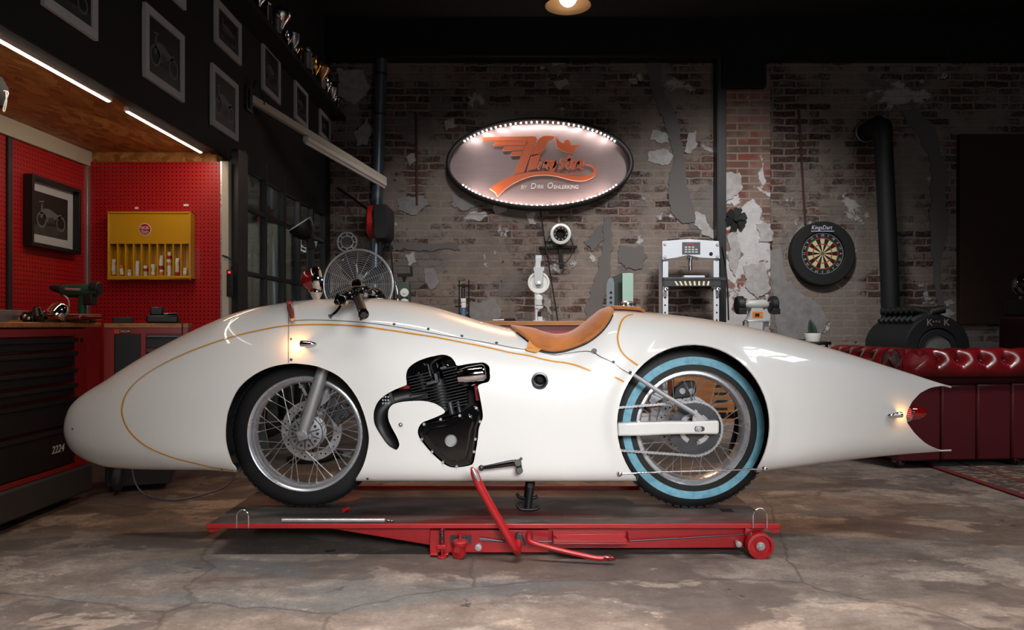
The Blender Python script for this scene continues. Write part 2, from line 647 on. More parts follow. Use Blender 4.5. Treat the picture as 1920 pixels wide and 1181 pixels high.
def mat_wood(name, a, b, rings=(2, 26, 26), rough=0.45):
    t = NT(name)
    obj = t.coord()
    g = t.noise(t.map(obj, scale=rings), 1.6, 6, 0.6, 1.0)
    col = t.mix(t.step(g, 0.3, 0.7), a, b)
    t.set(**{'Base Color': col, 'Roughness': rough})
    t.bump(g, 0.12, 0.003)
    return t.m


m_brick, m_pier, m_concrete, m_osb = mat_brick(), mat_pier(), mat_concrete(), mat_osb()
m_peg_side, m_peg_front = mat_pegboard('y'), mat_pegboard('x')
m_benchwood = mat_wood('bench_top_wood', C(150, 92, 44), C(186, 126, 70))
m_traywood = mat_wood('tray_wood', C(128, 80, 42), C(160, 108, 60))
m_cement = M('cement_repair', C(92, 88, 87), 0.85, var=0.12, vs=5, bump=0.15)
m_plaster = M('pale_plaster', C(156, 153, 152), 0.85, var=0.45, vs=16, bump=0.5, bs=30)
m_rough_plaster = M('grey_plaster', C(120, 117, 117), 0.85, var=0.45, vs=12, bump=0.5, bs=24)

# ------------------------------------------------------------------ room shell
BW = 8.0        # back wall
FX = -1.92      # face of the mezzanine and of the glazed partition
WX = -2.80      # workshop niche side wall
PY = 5.0        # niche end wall
CE = 4.05
S(MB().span((-5, -3.2, -0.1), (7.2, 8.3, 0)), 'floor', m_concrete)
S(MB().span((-5, BW, 0), (7.2, BW + 0.25, CE)), 'wall_back', m_brick)
S(MB().span((-5, -3.2, CE), (7.2, 8.3, CE + 0.1)), 'ceiling', m_dark)
S(MB().span((7.0, -3.2, 0), (7.2, 8.2, CE)), 'wall_right', m_fascia)
S(MB().span((WX - 0.1, -3.0, 0), (WX - 0.02, PY, CE)), 'wall_left', m_fascia)
b = MB()
b.span((-5, -3.2, 0), (7.2, -3.0, 1.3)).span((-5, -3.2, 3.3), (7.2, -3.0, CE)).span((-5, -3.2, 1.3), (1.9, -3.0, 3.3)).span((5.1, -3.2, 1.3), (7.2, -3.0, 3.3))
S(b, 'wall_front', m_fascia)
b = MB()
for x in (1.9, 2.7, 3.5, 4.3, 5.1):
    b.span((x - 0.03, -3.02, 1.3), (x + 0.03, -2.95, 3.3))
for z in (1.3, 1.95, 2.65, 3.3):
    b.span((1.9, -3.02, z - 0.025), (5.1, -2.96, z + 0.025))
S(b, 'window_gate_assumed', m_black)  # bars of the assumed gate window, out of view behind the camera

b = MB()
for x in (2.75, 3.38, 4.02, 4.65):
    b.span((x - 0.03, 0.85, 3.95), (x + 0.03, 2.05, 4.0))
for y in (0.85, 1.45, 2.05):
    b.span((2.72, y - 0.025, 3.95), (4.68, y + 0.025, 4.0))
S(b, 'window_roof_assumed', m_black)  # bars of the assumed roof window, added below its area light, out of view

# mezzanine over the niche: black front, strand-board soffit
S(MB().span((FX - 0.06, -3.0, 2.02), (FX, 8.0, CE)), 'wall_mezzanine', m_fascia, bevel=0.004)
S(MB().span((WX, -3.0, 2.035), (FX - 0.06, PY + 0.1, 2.075)), 'ceiling_soffit', m_osb)
S(MB().span((WX - 0.02, -3.0, 1.935), (WX + 0.03, PY, 2.034)), 'trim_1', m_beige, bevel=0.004)
S(MB().span((WX, PY + 0.003, 0), (FX - 0.03, PY + 0.1, 2.034)), 'wall_niche', m_osb)
S(MB().span((-1.893, 4.93, 0.0), (-1.845, 5.12, 1.96)), 'trim_2', m_beige, bevel=0.006)
S(MB().span((-1.845, 4.98, 0.0), (-1.80, 5.16, 2.05)).span((FX - 0.06, 5.16, 0), (FX, 5.42, 2.05)), 'column_niche', m_black)

# glazed steel partition between niche and back wall
y0, y1 = 5.42, 7.97
zs = [0.0, 0.78, 1.27, 1.75, 2.15]
b = MB()
for i, y in enumerate((5.45, 5.93, 6.41, 6.87, 7.33, 7.80)):
    wd = 0.055 if i % 2 == 0 else 0.03
    b.span((FX - 0.05, y - wd / 2, 0), (FX, y + wd / 2, 2.15))
for z in zs[1:-1]:
    b.span((FX - 0.045, y0, z - 0.016), (FX - 0.006, y1, z + 0.016))
b.span((FX - 0.05, y0, 0), (FX, y1, 0.1)).span((FX - 0.05, 7.80, 0), (FX, 8.0, 2.15))
S(b, 'window_1', m_black, bevel=0.003)
t = NT('partition_glass')
tr = t.n('ShaderNodeBsdfTransparent')
tr.inputs[0].default_value = (0.72, 0.76, 0.76, 1)
gl = t.n('ShaderNodeBsdfGlossy')
gl.inputs['Roughness'].default_value = 0.02
gl.inputs['Color'].default_value = (0.9, 0.95, 0.95, 1)
ms = t.n('ShaderNodeMixShader')
fr = t.n('ShaderNodeFresnel')
fr.inputs[0].default_value = 1.5
t.l(t.math('ADD', t.math('MULTIPLY', fr.outputs[0], 0.9), t.math('MULTIPLY', t.noise(t.coord(), 1.5), 0.06)), ms.inputs[0])
t.l(tr.outputs[0], ms.inputs[1])
t.l(gl.outputs[0], ms.inputs[2])
t.l(ms.outputs[0], t.t.nodes['Material Output'].inputs[0])
m_glass = t.m
S(MB().span((FX - 0.03, y0, 0.1), (FX - 0.026, 7.80, 2.14)), 'window_3', m_glass)
# the yard room behind the partition
S(MB().span((-4.3, 5.1, 0), (-4.2, 8.0, 2.9)), 'wall_annexe', m_brick)
S(MB().span((-3.0, 7.9, 0.4), (-2.3, 7.98, 1.95)), 'trim_3', m_beige)
lamp('annexe_fill', 'POINT', (-3.0, 6.4, 2.4), 130, (1, 0.9, 0.8), size=0.15)  # added unseen light so the bricks show through the panes

# header beam over the back wall, roof beams, steel column, pier
S(MB().span((-1.9, 7.78, 3.66), (7.0, 8.0, 4.05)), 'beam_back', m_dark)
S(MB().bar((1.0, 0.5, 3.9), (7.0, 7.2, 3.9), 0.2, 0.3), 'beam_brace', m_dark)
S(MB().span((2.18, 7.8, 3.35), (2.62, 8.0, 3.7)), 'beam_corbel', m_dark)
b = MB().span((2.135, 7.86, 0), (2.225, 8.0, 3.68)).span((2.125, 7.85, 0), (2.14, 8.0, 3.68))
S(b, 'column_steel', m_black, bevel=0.004)
S(MB().span((2.226, 7.90, 0), (2.70, 8.01, 3.55)), 'column_pier', m_pier, bevel=0.01)

# repairs on the brickwork: each a slab of cement or plaster a few millimetres proud of the bricks
def patch(pts, mat, name, th=0.012, k=3):
    pts = [Vector((x + random.uniform(-2, 2), y + random.uniform(-2, 2))) for x, y in pts]
    for it in range(4 if k == 3 else 3):        # ragged broken edge
        out = []
        for i, p in enumerate(pts):
            q = pts[(i + 1) % len(pts)]
            d = q - p
            out += [p, p + d * random.uniform(0.38, 0.62) + Vector((-d.y, d.x)) * (random.uniform(-0.17, 0.20) * min(1.0, 16.0 / max(d.length, 1e-6)))]
        pts = out
    pts = [(p.x, p.y) for p in pts]
    return S(MB().ppoly(pts, BW - th, th + 0.01), name, mat, smooth=30)


patch([(1213, 118), (1238, 118), (1242, 160), (1258, 190), (1272, 215), (1277, 240), (1282, 290), (1288, 330), (1292, 360), (1303, 390), (1302, 420), (1280, 420), (1262, 404),
       (1255, 370), (1256, 330), (1262, 290), (1250, 245), (1236, 210), (1222, 175)], m_cement, 'wall_patch')
patch([(1133, 408), (1148, 408), (1150, 470), (1145, 505), (1138, 540), (1128, 580), (1120, 612), (1096, 612), (1100, 575), (1108, 540), (1120, 510), (1128, 470)], m_cement, 'wall_patch')
patch([(1160, 462), (1205, 460), (1214, 480), (1205, 502), (1172, 505), (1158, 490)], m_cement, 'wall_patch')
patch([(1095, 455), (1130, 420), (1134, 450), (1110, 470)], m_cement, 'wall_patch')
patch([(1690, 205), (1722, 205), (1740, 225), (1755, 240), (1768, 290), (1780, 330), (1775, 380), (1782, 420), (1772, 455), (1763, 500), (1765, 540), (1778, 575), (1756, 572), (1750, 520),
       (1746, 470), (1742, 420), (1745, 360), (1742, 300), (1722, 255), (1700, 232)], m_cement, 'wall_patch')
patch([(735, 452), (760, 452), (800, 458), (860, 456), (862, 468), (800, 470), (735, 470)], m_cement, 'wall_patch')
for q in ([(1222, 246), (1252, 250), (1256, 268), (1236, 268), (1218, 262)], [(1216, 284), (1252, 282), (1262, 296), (1252, 308), (1232, 306), (1216, 304)],
          [(1290, 250), (1306, 244), (1308, 270), (1296, 290), (1284, 284)], [(1306, 395), (1322, 404), (1338, 430), (1340, 450), (1316, 440), (1302, 420)],
          [(760, 292), (776, 286), (782, 304), (770, 312)], [(832, 228), (850, 220), (858, 236), (838, 244)],
          [(1036, 150), (1060, 146), (1068, 160), (1050, 168)], [(922, 378), (946, 376), (950, 398), (928, 402)], [(985, 402), (1004, 398), (1006, 418), (990, 420)],
          [(760, 476), (776, 472), (782, 490), (764, 498)], [(664, 250), (690, 220), (700, 240), (690, 270), (668, 272)], [(630, 130), (680, 128), (692, 170), (664, 196), (636, 180)],
          [(1356, 318), (1388, 322), (1392, 350), (1372, 372), (1358, 378)], [(1364, 440), (1384, 436), (1390, 470), (1380, 520), (1366, 500)], [(1418, 420), (1446, 418), (1448, 450), (1424, 452)],
          [(1394, 500), (1430, 490), (1446, 540), (1420, 560), (1396, 540)], [(1330, 470), (1346, 468), (1344, 480), (1330, 482)]):
    patch(q, m_plaster, 'wall_patch', 0.112 if min(p[0] for p in q) > 1350 else 0.009)
for q in ([(745, 372), (790, 366), (806, 382), (780, 402), (748, 396)], [(846, 362), (880, 372), (905, 388), (870, 396), (846, 384)],
          [(884, 562), (926, 556), (944, 582), (934, 604), (890, 604), (876, 586)], [(796, 505), (814, 500), (822, 530), (808, 545), (796, 530)],
          [(1442, 470), (1466, 462), (1478, 530), (1530, 565), (1556, 600), (1540, 630), (1460, 640), (1446, 560)]):
    patch(q, m_rough_plaster, 'wall_patch', 0.010)
# ------------------------------------------------------------------ the motorcycle's body shell
Y0 = 3.20


def pchip(pts):
    xs = [p[0] for p in pts]
    ys = [p[1] for p in pts]
    n = len(xs)
    h = [xs[i + 1] - xs[i] for i in range(n - 1)]
    d = [(ys[i + 1] - ys[i]) / h[i] for i in range(n - 1)]
    m = [d[0]] + [0.0] * (n - 2) + [d[-1]]
    for i in range(1, n - 1):
        if d[i - 1] * d[i] > 0:
            w1, w2 = 2 * h[i] + h[i - 1], h[i] + 2 * h[i - 1]
            m[i] = (w1 + w2) / (w1 / d[i - 1] + w2 / d[i])

    def f(x):
        if x <= xs[0]:
            return ys[0]
        if x >= xs[-1]:
            return ys[-1]
        lo, hi = 0, n - 1
        while hi - lo > 1:
            k = (lo + hi) // 2
            if xs[k] <= x:
                lo = k
            else:
                hi = k
        t = (x - xs[lo]) / h[lo]
        return (ys[lo] * (1 + 2 * t) * (1 - t) ** 2 + m[lo] * h[lo] * t * (1 - t) ** 2 + ys[hi] * t * t * (3 - 2 * t) + m[hi] * h[lo] * t * t * (t - 1))
    return f


XN, XT = P(125, 0, Y0).x, P(1783, 0, Y0).x
uq = lambda X: math.sqrt(max(0.0, X - XN))
WPX = [(125, 0.0), (130, 0.042), (140, 0.066), (160, 0.098), (200, 0.138), (280, 0.186), (400, 0.226), (520, 0.243), (700, 0.25), (1000, 0.246), (1300, 0.24), (1450, 0.205), (1550, 0.16),
       (1650, 0.108), (1720, 0.062), (1783, 0.022)]
wid = pchip([(uq(P(x, 0, Y0).x), w_) for x, w_ in WPX])
TOP = [(125, 806), (127, 785), (130, 772), (137, 758), (150, 745), (170, 731), (200, 713), (240, 687), (280, 663), (320, 642), (360, 622), (400, 604), (440, 588), (480, 577), (520, 570), (560, 564),
       (600, 561), (660, 559), (700, 559), (740, 562), (780, 568), (820, 577), (860, 589), (900, 601), (930, 609), (957, 615), (985, 618), (1000, 621), (1017, 627), (1042, 632), (1060, 631), (1080, 623),
       (1093, 614), (1115, 596), (1132, 584), (1145, 581), (1160, 581), (1190, 583), (1220, 586), (1260, 590), (1300, 595), (1340, 601), (1400, 612), (1450, 624), (1500, 637), (1550, 651),
       (1600, 666), (1650, 682), (1700, 698), (1740, 711), (1765, 719), (1783, 724)]
ztop = pchip([(uq(P(x, y, Y0).x), P(x, y, Y0).z) for x, y in TOP])
BOT = [(125, 806), (127, 818), (132, 830), (142, 845), (160, 857), (185, 868), (212, 876), (260, 881), (320, 884), (380, 887), (445, 893), (560, 901), (672, 907), (900, 907), (1180, 907), (1280, 904),
       (1405, 896), (1440, 890), (1500, 883), (1600, 870), (1700, 857), (1783, 847)]


def botpt(x, y):
    p = P(x, y, Y0)
    k = min(1.0, max(0.0, (x - 170) / 230.0))
    for _ in range(6):
        p = P(x, y, Y0 - 0.9 * k * wid(uq(p.x)))
    return (uq(max(p.x, XN)), p.z)


bl = [botpt(*q) for q in BOT]
bl[0] = (0.0, bl[0][1])
bl = [q for i, q in enumerate(bl) if i == 0 or q[0] > bl[i - 1][0] + 1e-4]
zbot = pchip(bl)
nup = pchip([(uq(P(x, 0, Y0).x), v) for x, v in ((125, 2.0), (250, 2.1), (450, 2.3), (700, 2.6), (960, 2.9), (1060, 3.1), (1150, 2.7), (1300, 2.4), (1550, 2.1), (1783, 2.0))])
nlo = pchip([(uq(P(x, 0, Y0).x), v) for x, v in ((125, 2.0), (200, 2.4), (300, 3.4), (450, 6.0), (700, 9.0), (1200, 9.0), (1450, 5.0), (1600, 3.2), (1783, 2.6))])
AR = (P(1299, 797, 2.97).x, P(1299, 797, 2.97).z, 147 * 2.97 / F)    # rear wheel arch centre and radius


def params(X):
    u = uq(X)
    zt, zb = ztop(u), zbot(u)
    if zt - zb < 0.004:
        m = (zt + zb) / 2
        zt, zb = m + 0.002, m - 0.002
    return max(wid(u), 0.0005), zt, zb, zb + 0.42 * (zt - zb), nup(u), nlo(u)


def flare(X, z):
    r = math.hypot(X - AR[0], z - AR[1]) - AR[2]
    if z < 0.3 or r < -0.02:
        return 0.0
    return 0.016 * math.exp(-(r / 0.035) ** 2) * min(1.0, (z - 0.3) / 0.2)


def yh(X, z):
    w_, zt, zb, zm, a, c = params(X)
    if z >= zm:
        s = min(1.0, (z - zm) / (zt - zm))
        return w_ * max(0.0, 1 - s ** a) ** (1 / a) + flare(X, z)
    s = min(1.0, (zm - z) / (zm - zb))
    return w_ * max(0.0, 1 - s ** c) ** (1 / c) + flare(X, z)


_sec = {}


def section(X):
    k = round(X, 5)
    if k in _sec:
        return _sec[k]
    w_, zt, zb, zm, a, c = params(X)
    pts = []
    N = 44
    for i in range(N + 1):
        th = PI / 2 * i / N
        pts.append((w_ * math.sin(th) ** (2 / c), zm - (zm - zb) * math.cos(th) ** (2 / c)))
    for i in range(1, N + 1):
        th = PI / 2 * i / N
        pts.append((w_ * max(0.0, math.cos(th)) ** (2 / a), zm + (zt - zm) * math.sin(th) ** (2 / a)))
    L = [0.0]
    for p, q in zip(pts, pts[1:]):
        L.append(L[-1] + math.hypot(q[0] - p[0], q[1] - p[1]))
    T_ = [x / L[-1] for x in L]
    _sec[k] = (pts, T_)
    return _sec[k]


TL = 1.15    # length that stands for t = 1 in the unrolled domain


def surf(X, t):
    pts, T_ = section(X)
    t = min(1.0, max(0.0, t))
    lo, hi = 0, len(T_) - 1
    while hi - lo > 1:
        k = (lo + hi) // 2
        if T_[k] <= t:
            lo = k
        else:
            hi = k
    f = (t - T_[lo]) / max(1e-9, T_[hi] - T_[lo])
    y = pts[lo][0] + f * (pts[hi][0] - pts[lo][0])
    z = pts[lo][1] + f * (pts[hi][1] - pts[lo][1])
    return Vector((X, Y0 - (y + (flare(X, z) if y > 0.05 else 0)), z))


def t_of_z(X, z):
    pts, T_ = section(X)
    if z <= pts[0][1] + 1e-4:
        return -0.06
    if z >= pts[-1][1]:
        return 1.0
    for i in range(len(pts) - 1):
        if pts[i + 1][1] >= z:
            a, c = pts[i][1], pts[i + 1][1]
            return T_[i] + (T_[i + 1] - T_[i]) * ((z - a) / max(1e-9, c - a))
    return 1.0


def on_body(px, py):
    """(X, z) where the sight line through a photograph point meets the near flank"""
    p = P(px, py, Y0 - 0.2)
    for _ in range(14):
        Y = Y0 - yh(min(max(p.x, XN), XT), p.z)
        q = P(px, py, Y)
        p = p * 0.3 + q * 0.7
    return p.x, p.z


def dom(px, py):
    X, z = on_body(px, py)
    return (X, t_of_z(X, z) * TL)


_bb = {}


def inside(p, poly):
    x, y = p
    k = id(poly)
    if k not in _bb:
        _bb[k] = (min(q[0] for q in poly), max(q[0] for q in poly), min(q[1] for q in poly), max(q[1] for q in poly), poly)
    q = _bb[k]
    if x < q[0] or x > q[1] or y < q[2] or y > q[3]:
        return False
    c = False
    n = len(poly)
    for i in range(n):
        x1, y1 = poly[i][0], poly[i][1]
        x2, y2 = poly[(i + 1) % n][0], poly[(i + 1) % n][1]
        if (y1 > y) != (y2 > y) and x < (x2 - x1) * (y - y1) / (y2 - y1) + x1:
            c = not c
    return c


def resample(poly, step, closed=True):
    out = []
    n = len(poly)
    for i in range(n if closed else n - 1):
        a, c = Vector(poly[i][:2]), Vector(poly[(i + 1) % n][:2])
        k = max(1, int((c - a).length / step))
        for j in range(k):
            out.append(tuple(a + (c - a) * (j / k)))
    if not closed:
        out.append(tuple(poly[-1][:2]))
    return out


def near_any(p, segs, d):
    for q in segs.get((int(p[0] // 0.05), int(p[1] // 0.05)), ()):
        if abs(q[0] - p[0]) < d and abs(q[1] - p[1]) < d:
            return True
    return False


def unroll(outline, holes, step, lines=()):
    """constrained triangulation of a region of the unrolled flank"""
    loops = [resample(outline, step)] + [resample(h, step) for h in holes]
    pts, edges, cell = [], [], {}
    for lp in loops:
        o = len(pts)
        pts += lp
        edges += [(o + i, o + (i + 1) % len(lp)) for i in range(len(lp))]
    for ln in lines:
        lp = resample(ln, step, closed=False)
        o = len(pts)
        pts += lp
        edges += [(o + i, o + i + 1) for i in range(len(lp) - 1)]
    for p in pts:
        for dx in (-1, 0, 1):
            for dy in (-1, 0, 1):
                cell.setdefault((int(p[0] // 0.05) + dx, int(p[1] // 0.05) + dy), []).append(p)
    x0, x1 = min(p[0] for p in outline), max(p[0] for p in outline)
    v0, v1 = min(p[1] for p in outline), max(p[1] for p in outline)
    nx, ny = max(2, int((x1 - x0) / step)), max(2, int((v1 - v0) / step))
    for i in range(1, nx):
        for j in range(1, ny):
            p = (x0 + (x1 - x0) * (i + (0.5 if j % 2 else 0)) / nx, v0 + (v1 - v0) * j / ny)
            if p[0] < x1 - step * 0.3 and not near_any(p, cell, step * 0.6) and inside(p, outline) and not any(inside(p, h) for h in holes):
                pts.append(p)
    vs, _, fs, *_r = delaunay_2d_cdt([Vector(p) for p in pts], edges, [], 0, 1e-6)
    keep = []
    for f in fs:
        c = (sum(vs[i][0] for i in f) / 3, sum(vs[i][1] for i in f) / 3)
        if inside(c, outline) and not any(inside(c, h) for h in holes):
            keep.append(list(f))
    return vs, keep


FRONT_ARCH = [(445, 1000), (445, 893), (434, 868), (425, 838), (422.5, 815), (424, 790), (429, 766), (445, 731), (471, 706), (504, 689), (539, 682), (562, 682), (598, 688), (636, 706), (664, 737), (681, 772),
              (691, 812), (690, 840), (681, 873), (664, 904), (659, 909), (650, 1000)]
REAR_ARCH = [(1205, 1000), (1205, 909), (1192, 896)] + [(1300 + 143 * math.cos(math.radians(a)), 797 + 152 * math.sin(math.radians(a))) for a in range(140, 404, 6)] + [(1399, 898), (1399, 1000)]
ez = lambda L: [(680 + x / 3.9375, 640 + y / 3.9375) for x, y in L]
ENGINE_CUT = ez([(270, 770), (265, 735), (245, 690), (215, 635), (192, 580), (188, 530), (200, 490), (230, 462), (290, 447), (370, 440), (450, 440), (520, 455), (570, 480), (605, 512), (600, 530), (560, 550),
                 (500, 575), (440, 600), (412, 640), (408, 680), (430, 730), (500, 815), (580, 890), (640, 928), (700, 932), (780, 920), (815, 900), (830, 840), (850, 720), (858, 640), (885, 570), (885, 520),
                 (870, 430), (860, 380), (852, 330), (880, 312), (925, 300), (940, 270), (938, 210), (930, 180), (900, 158), (870, 155), (780, 165), (700, 178), (680, 150), (650, 115), (600, 98), (540, 105),
                 (460, 125), (390, 155), (345, 190), (325, 225), (320, 270), (325, 310), (315, 325), (240, 355), (160, 400), (110, 450), (85, 510), (80, 560), (90, 620), (130, 690), (180, 760), (220, 790), (250, 800)])
PORT = [(1012 + 13.5 * math.cos(2 * PI * k / 28), 714 + 13.5 * math.sin(2 * PI * k / 28)) for k in range(28)]
TAIL_CUT = [(1800, 722), (1778, 723), (1745, 727), (1720, 736), (1700, 751), (1689, 766), (1685, 778), (1688, 790), (1703, 808), (1728, 828), (1752, 840), (1775, 848), (1800, 849)]

holes = []
for hp in (FRONT_ARCH, REAR_ARCH, ENGINE_CUT, PORT):
    if hp is not REAR_ARCH and hp is not PORT:
        hp = [(v.x, v.y) for v in smoothline([(x, y, 0) for x, y in hp], 4, True)]
    holes.append([dom(x, y) if y < 935 else (P(x, y, 2.97).x, -0.08) for x, y in hp])
tc = []
for x, y in TAIL_CUT:
    X, z = P(x, y, Y0 - 0.03).x, P(x, y, Y0 - 0.03).z
    tc.append((X, t_of_z(min(X, XT), z) * TL) if X <= XT else (X, None))
tc[0] = (XT + 0.05, tc[1][1])
tc[-1] = (XT + 0.05, tc[-2][1] if tc[-2][1] is not None else 0.1)
holes.append([(X, t) for X, t in tc if t is not None])
outline = [(XN + 0.0004, 0.0), (XT, 0.0), (XT, TL), (XN + 0.0004, TL)]
seam = [dom(541.5, 575)[0] * 0 + dom(541.5, 640)[0], 0]
SEAM_X = seam[0]
# stations crowd together near the rounded nose
vs2, fs2 = unroll(outline, holes, 0.013, lines=[[(SEAM_X, 0.0), (SEAM_X, TL)], [(XN + 0.002, 0), (XN + 0.002, TL)], [(XN + 0.006, 0), (XN + 0.006, TL)], [(XN + 0.013, 0), (XN + 0.013, TL)]])
near = [surf(p[0], p[1] / TL) for p in vs2]


def shell(name, test, mats, parent):
    b = MB()
    fs = [f for f in fs2 if test(sum(vs2[i][0] for i in f) / 3)]
    used = sorted({i for f in fs for i in f})
    ix = {k: i for i, k in enumerate(used)}
    fs = [[ix[i] for i in f] for f in fs]
    n = len(used)
    V = [near[i] for i in used]
    W = [Vector((p.x, 2 * Y0 - p.y, p.z)) for p in V]
    b.add(V + W, fs + [[i + n for i in reversed(f)] for f in fs])
    org = ORG[parent.name]
    me = bpy.data.meshes.new(name)
    me.from_pydata([p - org for p in b.v], [], b.f)
    for q in mats:
        me.materials.append(q)
    bm = bmesh.new()
    bm.from_mesh(me)
    bmesh.ops.remove_doubles(bm, verts=bm.verts, dist=0.0009)
    bmesh.ops.recalc_face_normals(bm, faces=bm.faces)
    c = Vector((0, 0, 0))
    bm.faces.ensure_lookup_table()
    # normals of the near flank must look at the lens side
    s = sum(f.normal.y * (1 if f.calc_center_median().y + org.y < Y0 else -1) * f.calc_area() for f in bm.faces)
    if s > 0:
        bmesh.ops.reverse_faces(bm, faces=bm.faces)
    bm.to_mesh(me)
    bm.free()
    me.shade_smooth()
    o = bpy.data.objects.new(name, me)
    COL.objects.link(o)
    o.parent = parent
    ORG[o.name] = org
    sd = o.modifiers.new('skin', 'SOLIDIFY')
    sd.thickness = 0.006
    sd.offset = -1
    sd.material_offset = 1
    sd.material_offset_rim = 0
    es = o.modifiers.new('crisp_rims', 'EDGE_SPLIT')
    es.split_angle = math.radians(50)
    es.use_edge_sharp = False
    return o


t = NT('pearl_white_paint')
t.set(**{'Base Color': t.mix(t.noise(t.coord(), 2.0), C(227, 225, 222), C(231, 229, 226)), 'Roughness': 0.34, 'Coat Weight': 1.0, 'Coat Roughness': 0.035, 'Coat IOR': 1.5, 'Metallic': 0.0})
m_pearl = t.m
m_inside = M('body_inside_grey', C(48, 49, 49), 0.7, var=0.2)

bike = T('motorcycle', 'low pearl white streamlined motorcycle with tan leather seat standing on the red lift table', 'motorcycle', (0.0, Y0, 0.127))
shell('nose_fairing', lambda x: x < SEAM_X, [m_pearl, m_inside], bike)
shell('body_shell', lambda x: x >= SEAM_X, [m_pearl, m_inside], bike)


def ribbon(name, pts, hw, mat, parent, lift=0.0032, k=5):
    q = [dom(x, y) for x, y in pts]
    q = [Vector((a, c)) for a, c in q]
    q = [Vector((p.x, p.y)) for p in smoothline([(p.x, p.y, 0) for p in q], k)]
    a_, c_ = [], []
    for i, p in enumerate(q):
        d = (q[min(i + 1, len(q) - 1)] - q[max(0, i - 1)]).normalized()
        nrm = Vector((-d.y, d.x))
        for lst, sgn in ((a_, 1), (c_, -1)):
            r = p + nrm * hw * sgn
            s0 = surf(r.x, r.y / TL)
            du = surf(r.x + 0.004, r.y / TL) - s0
            dv = surf(r.x, r.y / TL + 0.003) - surf(r.x, r.y / TL - 0.003)
            nn = du.cross(dv)
            if nn.y > 0:
                nn = -nn
            lst.append(s0 + nn.normalized() * lift)
    n = len(a_)
    b = MB().add(a_ + c_, [(i, i + 1, n + i + 1, n + i) for i in range(n - 1)])
    return b.build(name, mat, parent)


ribbon('pinstripe', [(438, 881), (410, 877), (380, 871), (320, 856), (275, 836), (245, 810), (231, 783), (230, 760), (239, 736), (262, 711), (300, 686), (350, 662), (400, 643), (450, 628), (500, 617), (541, 611),
                     (600, 609), (660, 611), (720, 618), (780, 627), (850, 639), (920, 653), (1000, 669), (1068, 682), (1120, 699), (1170, 716)], 0.0032, m_orange, bike)
ribbon('pinstripe', [(1187, 590), (1174, 594), (1165, 604), (1160, 620), (1158, 637), (1163, 655), (1173, 668), (1187, 679), (1196, 685)], 0.0032, m_orange, bike)
ribbon('panel_seam', [(543, 602), (580, 600.5), (640, 602), (700, 607), (760, 616), (820, 627), (880, 637), (940, 648), (985, 656), (1015, 661), (1040, 666), (1070, 662), (1095, 659), (1112, 661), (1130, 671), (1160, 688), (1184, 703)],
       0.0013, m_black, bike, 0.003)
ribbon('panel_seam', [(541.5, 590), (541.5, 620), (541.5, 650), (541.5, 680)], 0.0012, m_grey, bike, 0.0026)


def spot(px, py, lift=0.0):
    X, z = on_body(px, py)
    return Vector((X, Y0 - yh(X, z) - lift, z))


for x, y, r in ((739, 608, 3.2), (803, 617, 3.2), (866, 630, 3.2), (931, 643, 3.2), (677, 599, 3.2), (1150, 679, 3.2), (1182, 698, 3.2), (546, 674, 3), (546, 636, 2.5), (689, 897, 3), (136, 804, 2.2), (416, 879, 2.8)):
    MB().sphere(spot(x, y), r * 0.0019, 12, (1, 0.6, 1)).build('rivet', m_darksteel, bike)
p = spot(1114, 658)
MB().cyl(p + Vector((0, 0.01, 0)), p - Vector((0, 0.006, 0)), 0.0105, n=24).cyl(p, p - Vector((0, 0.009, 0)), 0.005, n=6).build('bolt', m_darksteel, bike, bevel=0.0015)
p = spot(751.5, 796)
MB().cyl(p + Vector((0, 0.01, 0)), p - Vector((0, 0.004, 0)), 0.010, 0.008, n=24).sphere(p - Vector((0, 0.003, 0)), 0.006, 14).build('bolt', m_chrome, bike)
# dark tube port in the flank
p = spot(1012, 714)
MB().lathe([(0.024, 0.06), (0.024, -0.004), (0.027, -0.007), (0.033, -0.006), (0.034, 0.0), (0.034, 0.004)], p, (0, 1, 0), 36).lathe([(0.0, 0.05), (0.024, 0.05)], p, (0, 1, 0), 36).build('tube_port', m_darksteel, bike)
MB().lathe([(0.0, 0.030), (0.012, 0.028), (0.016, 0.035), (0.023, 0.04)], p + Vector((0.003, 0, 0.004)), (0, 1, 0), 28).build('port_cap', m_matblack, bike)

# tan leather seat over the saddle of the shell
LEA_LOW = [(957, 615.5), (972, 626), (990, 640), (1003, 652), (1015, 657.5), (1030, 660.5), (1043, 661), (1067, 656), (1100, 643), (1125, 625), (1140, 607), (1147, 594), (1150, 585)]
LEA_S = [(v.x, v.y) for v in smoothline([(x, y, 0) for x, y in LEA_LOW], 5)]
lo = [dom(x, y) for x, y in LEA_S]
xa, xb = P(957, 615, Y0).x, P(1152, 580, Y0).x
lo[0] = (xa, TL)
poly = [(max(xa, q[0]), q[1]) for q in lo] + [(max(lo[-1][0], xb), TL)]
m_leather = None
t = NT('tan_suede_leather')
ob = t.coord()
g = t.noise(ob, 9, 6, 0.65)
t.set(**{'Base Color': t.mix(t.step(g, 0.3, 0.75), C(158, 88, 34), C(196, 120, 54)), 'Roughness': 0.78, 'Sheen Weight': 0.3})
t.bump(t.noise(ob, 160, 4), 0.25, 0.002)
m_leather = t.m
m_leather2 = M('tan_leather_tab', C(216, 152, 78), 0.7, var=0.08, vs=20, bump=0.08)
lv, lf = unroll(poly, [], 0.012)
b = MB()
V = [surf(q[0], q[1] / TL) for q in lv]
n = len(V)
b.add(V + [Vector((q.x, 2 * Y0 - q.y, q.z)) for q in V], lf + [[i + n for i in reversed(f)] for f in lf])
seat = b.build('seat', m_leather, bike, smooth=60)
me = seat.data
s = sum(f.normal.z * f.area for f in me.polygons)
if s < 0:
    me.flip_normals()
sd = seat.modifiers.new('thickness', 'SOLIDIFY')
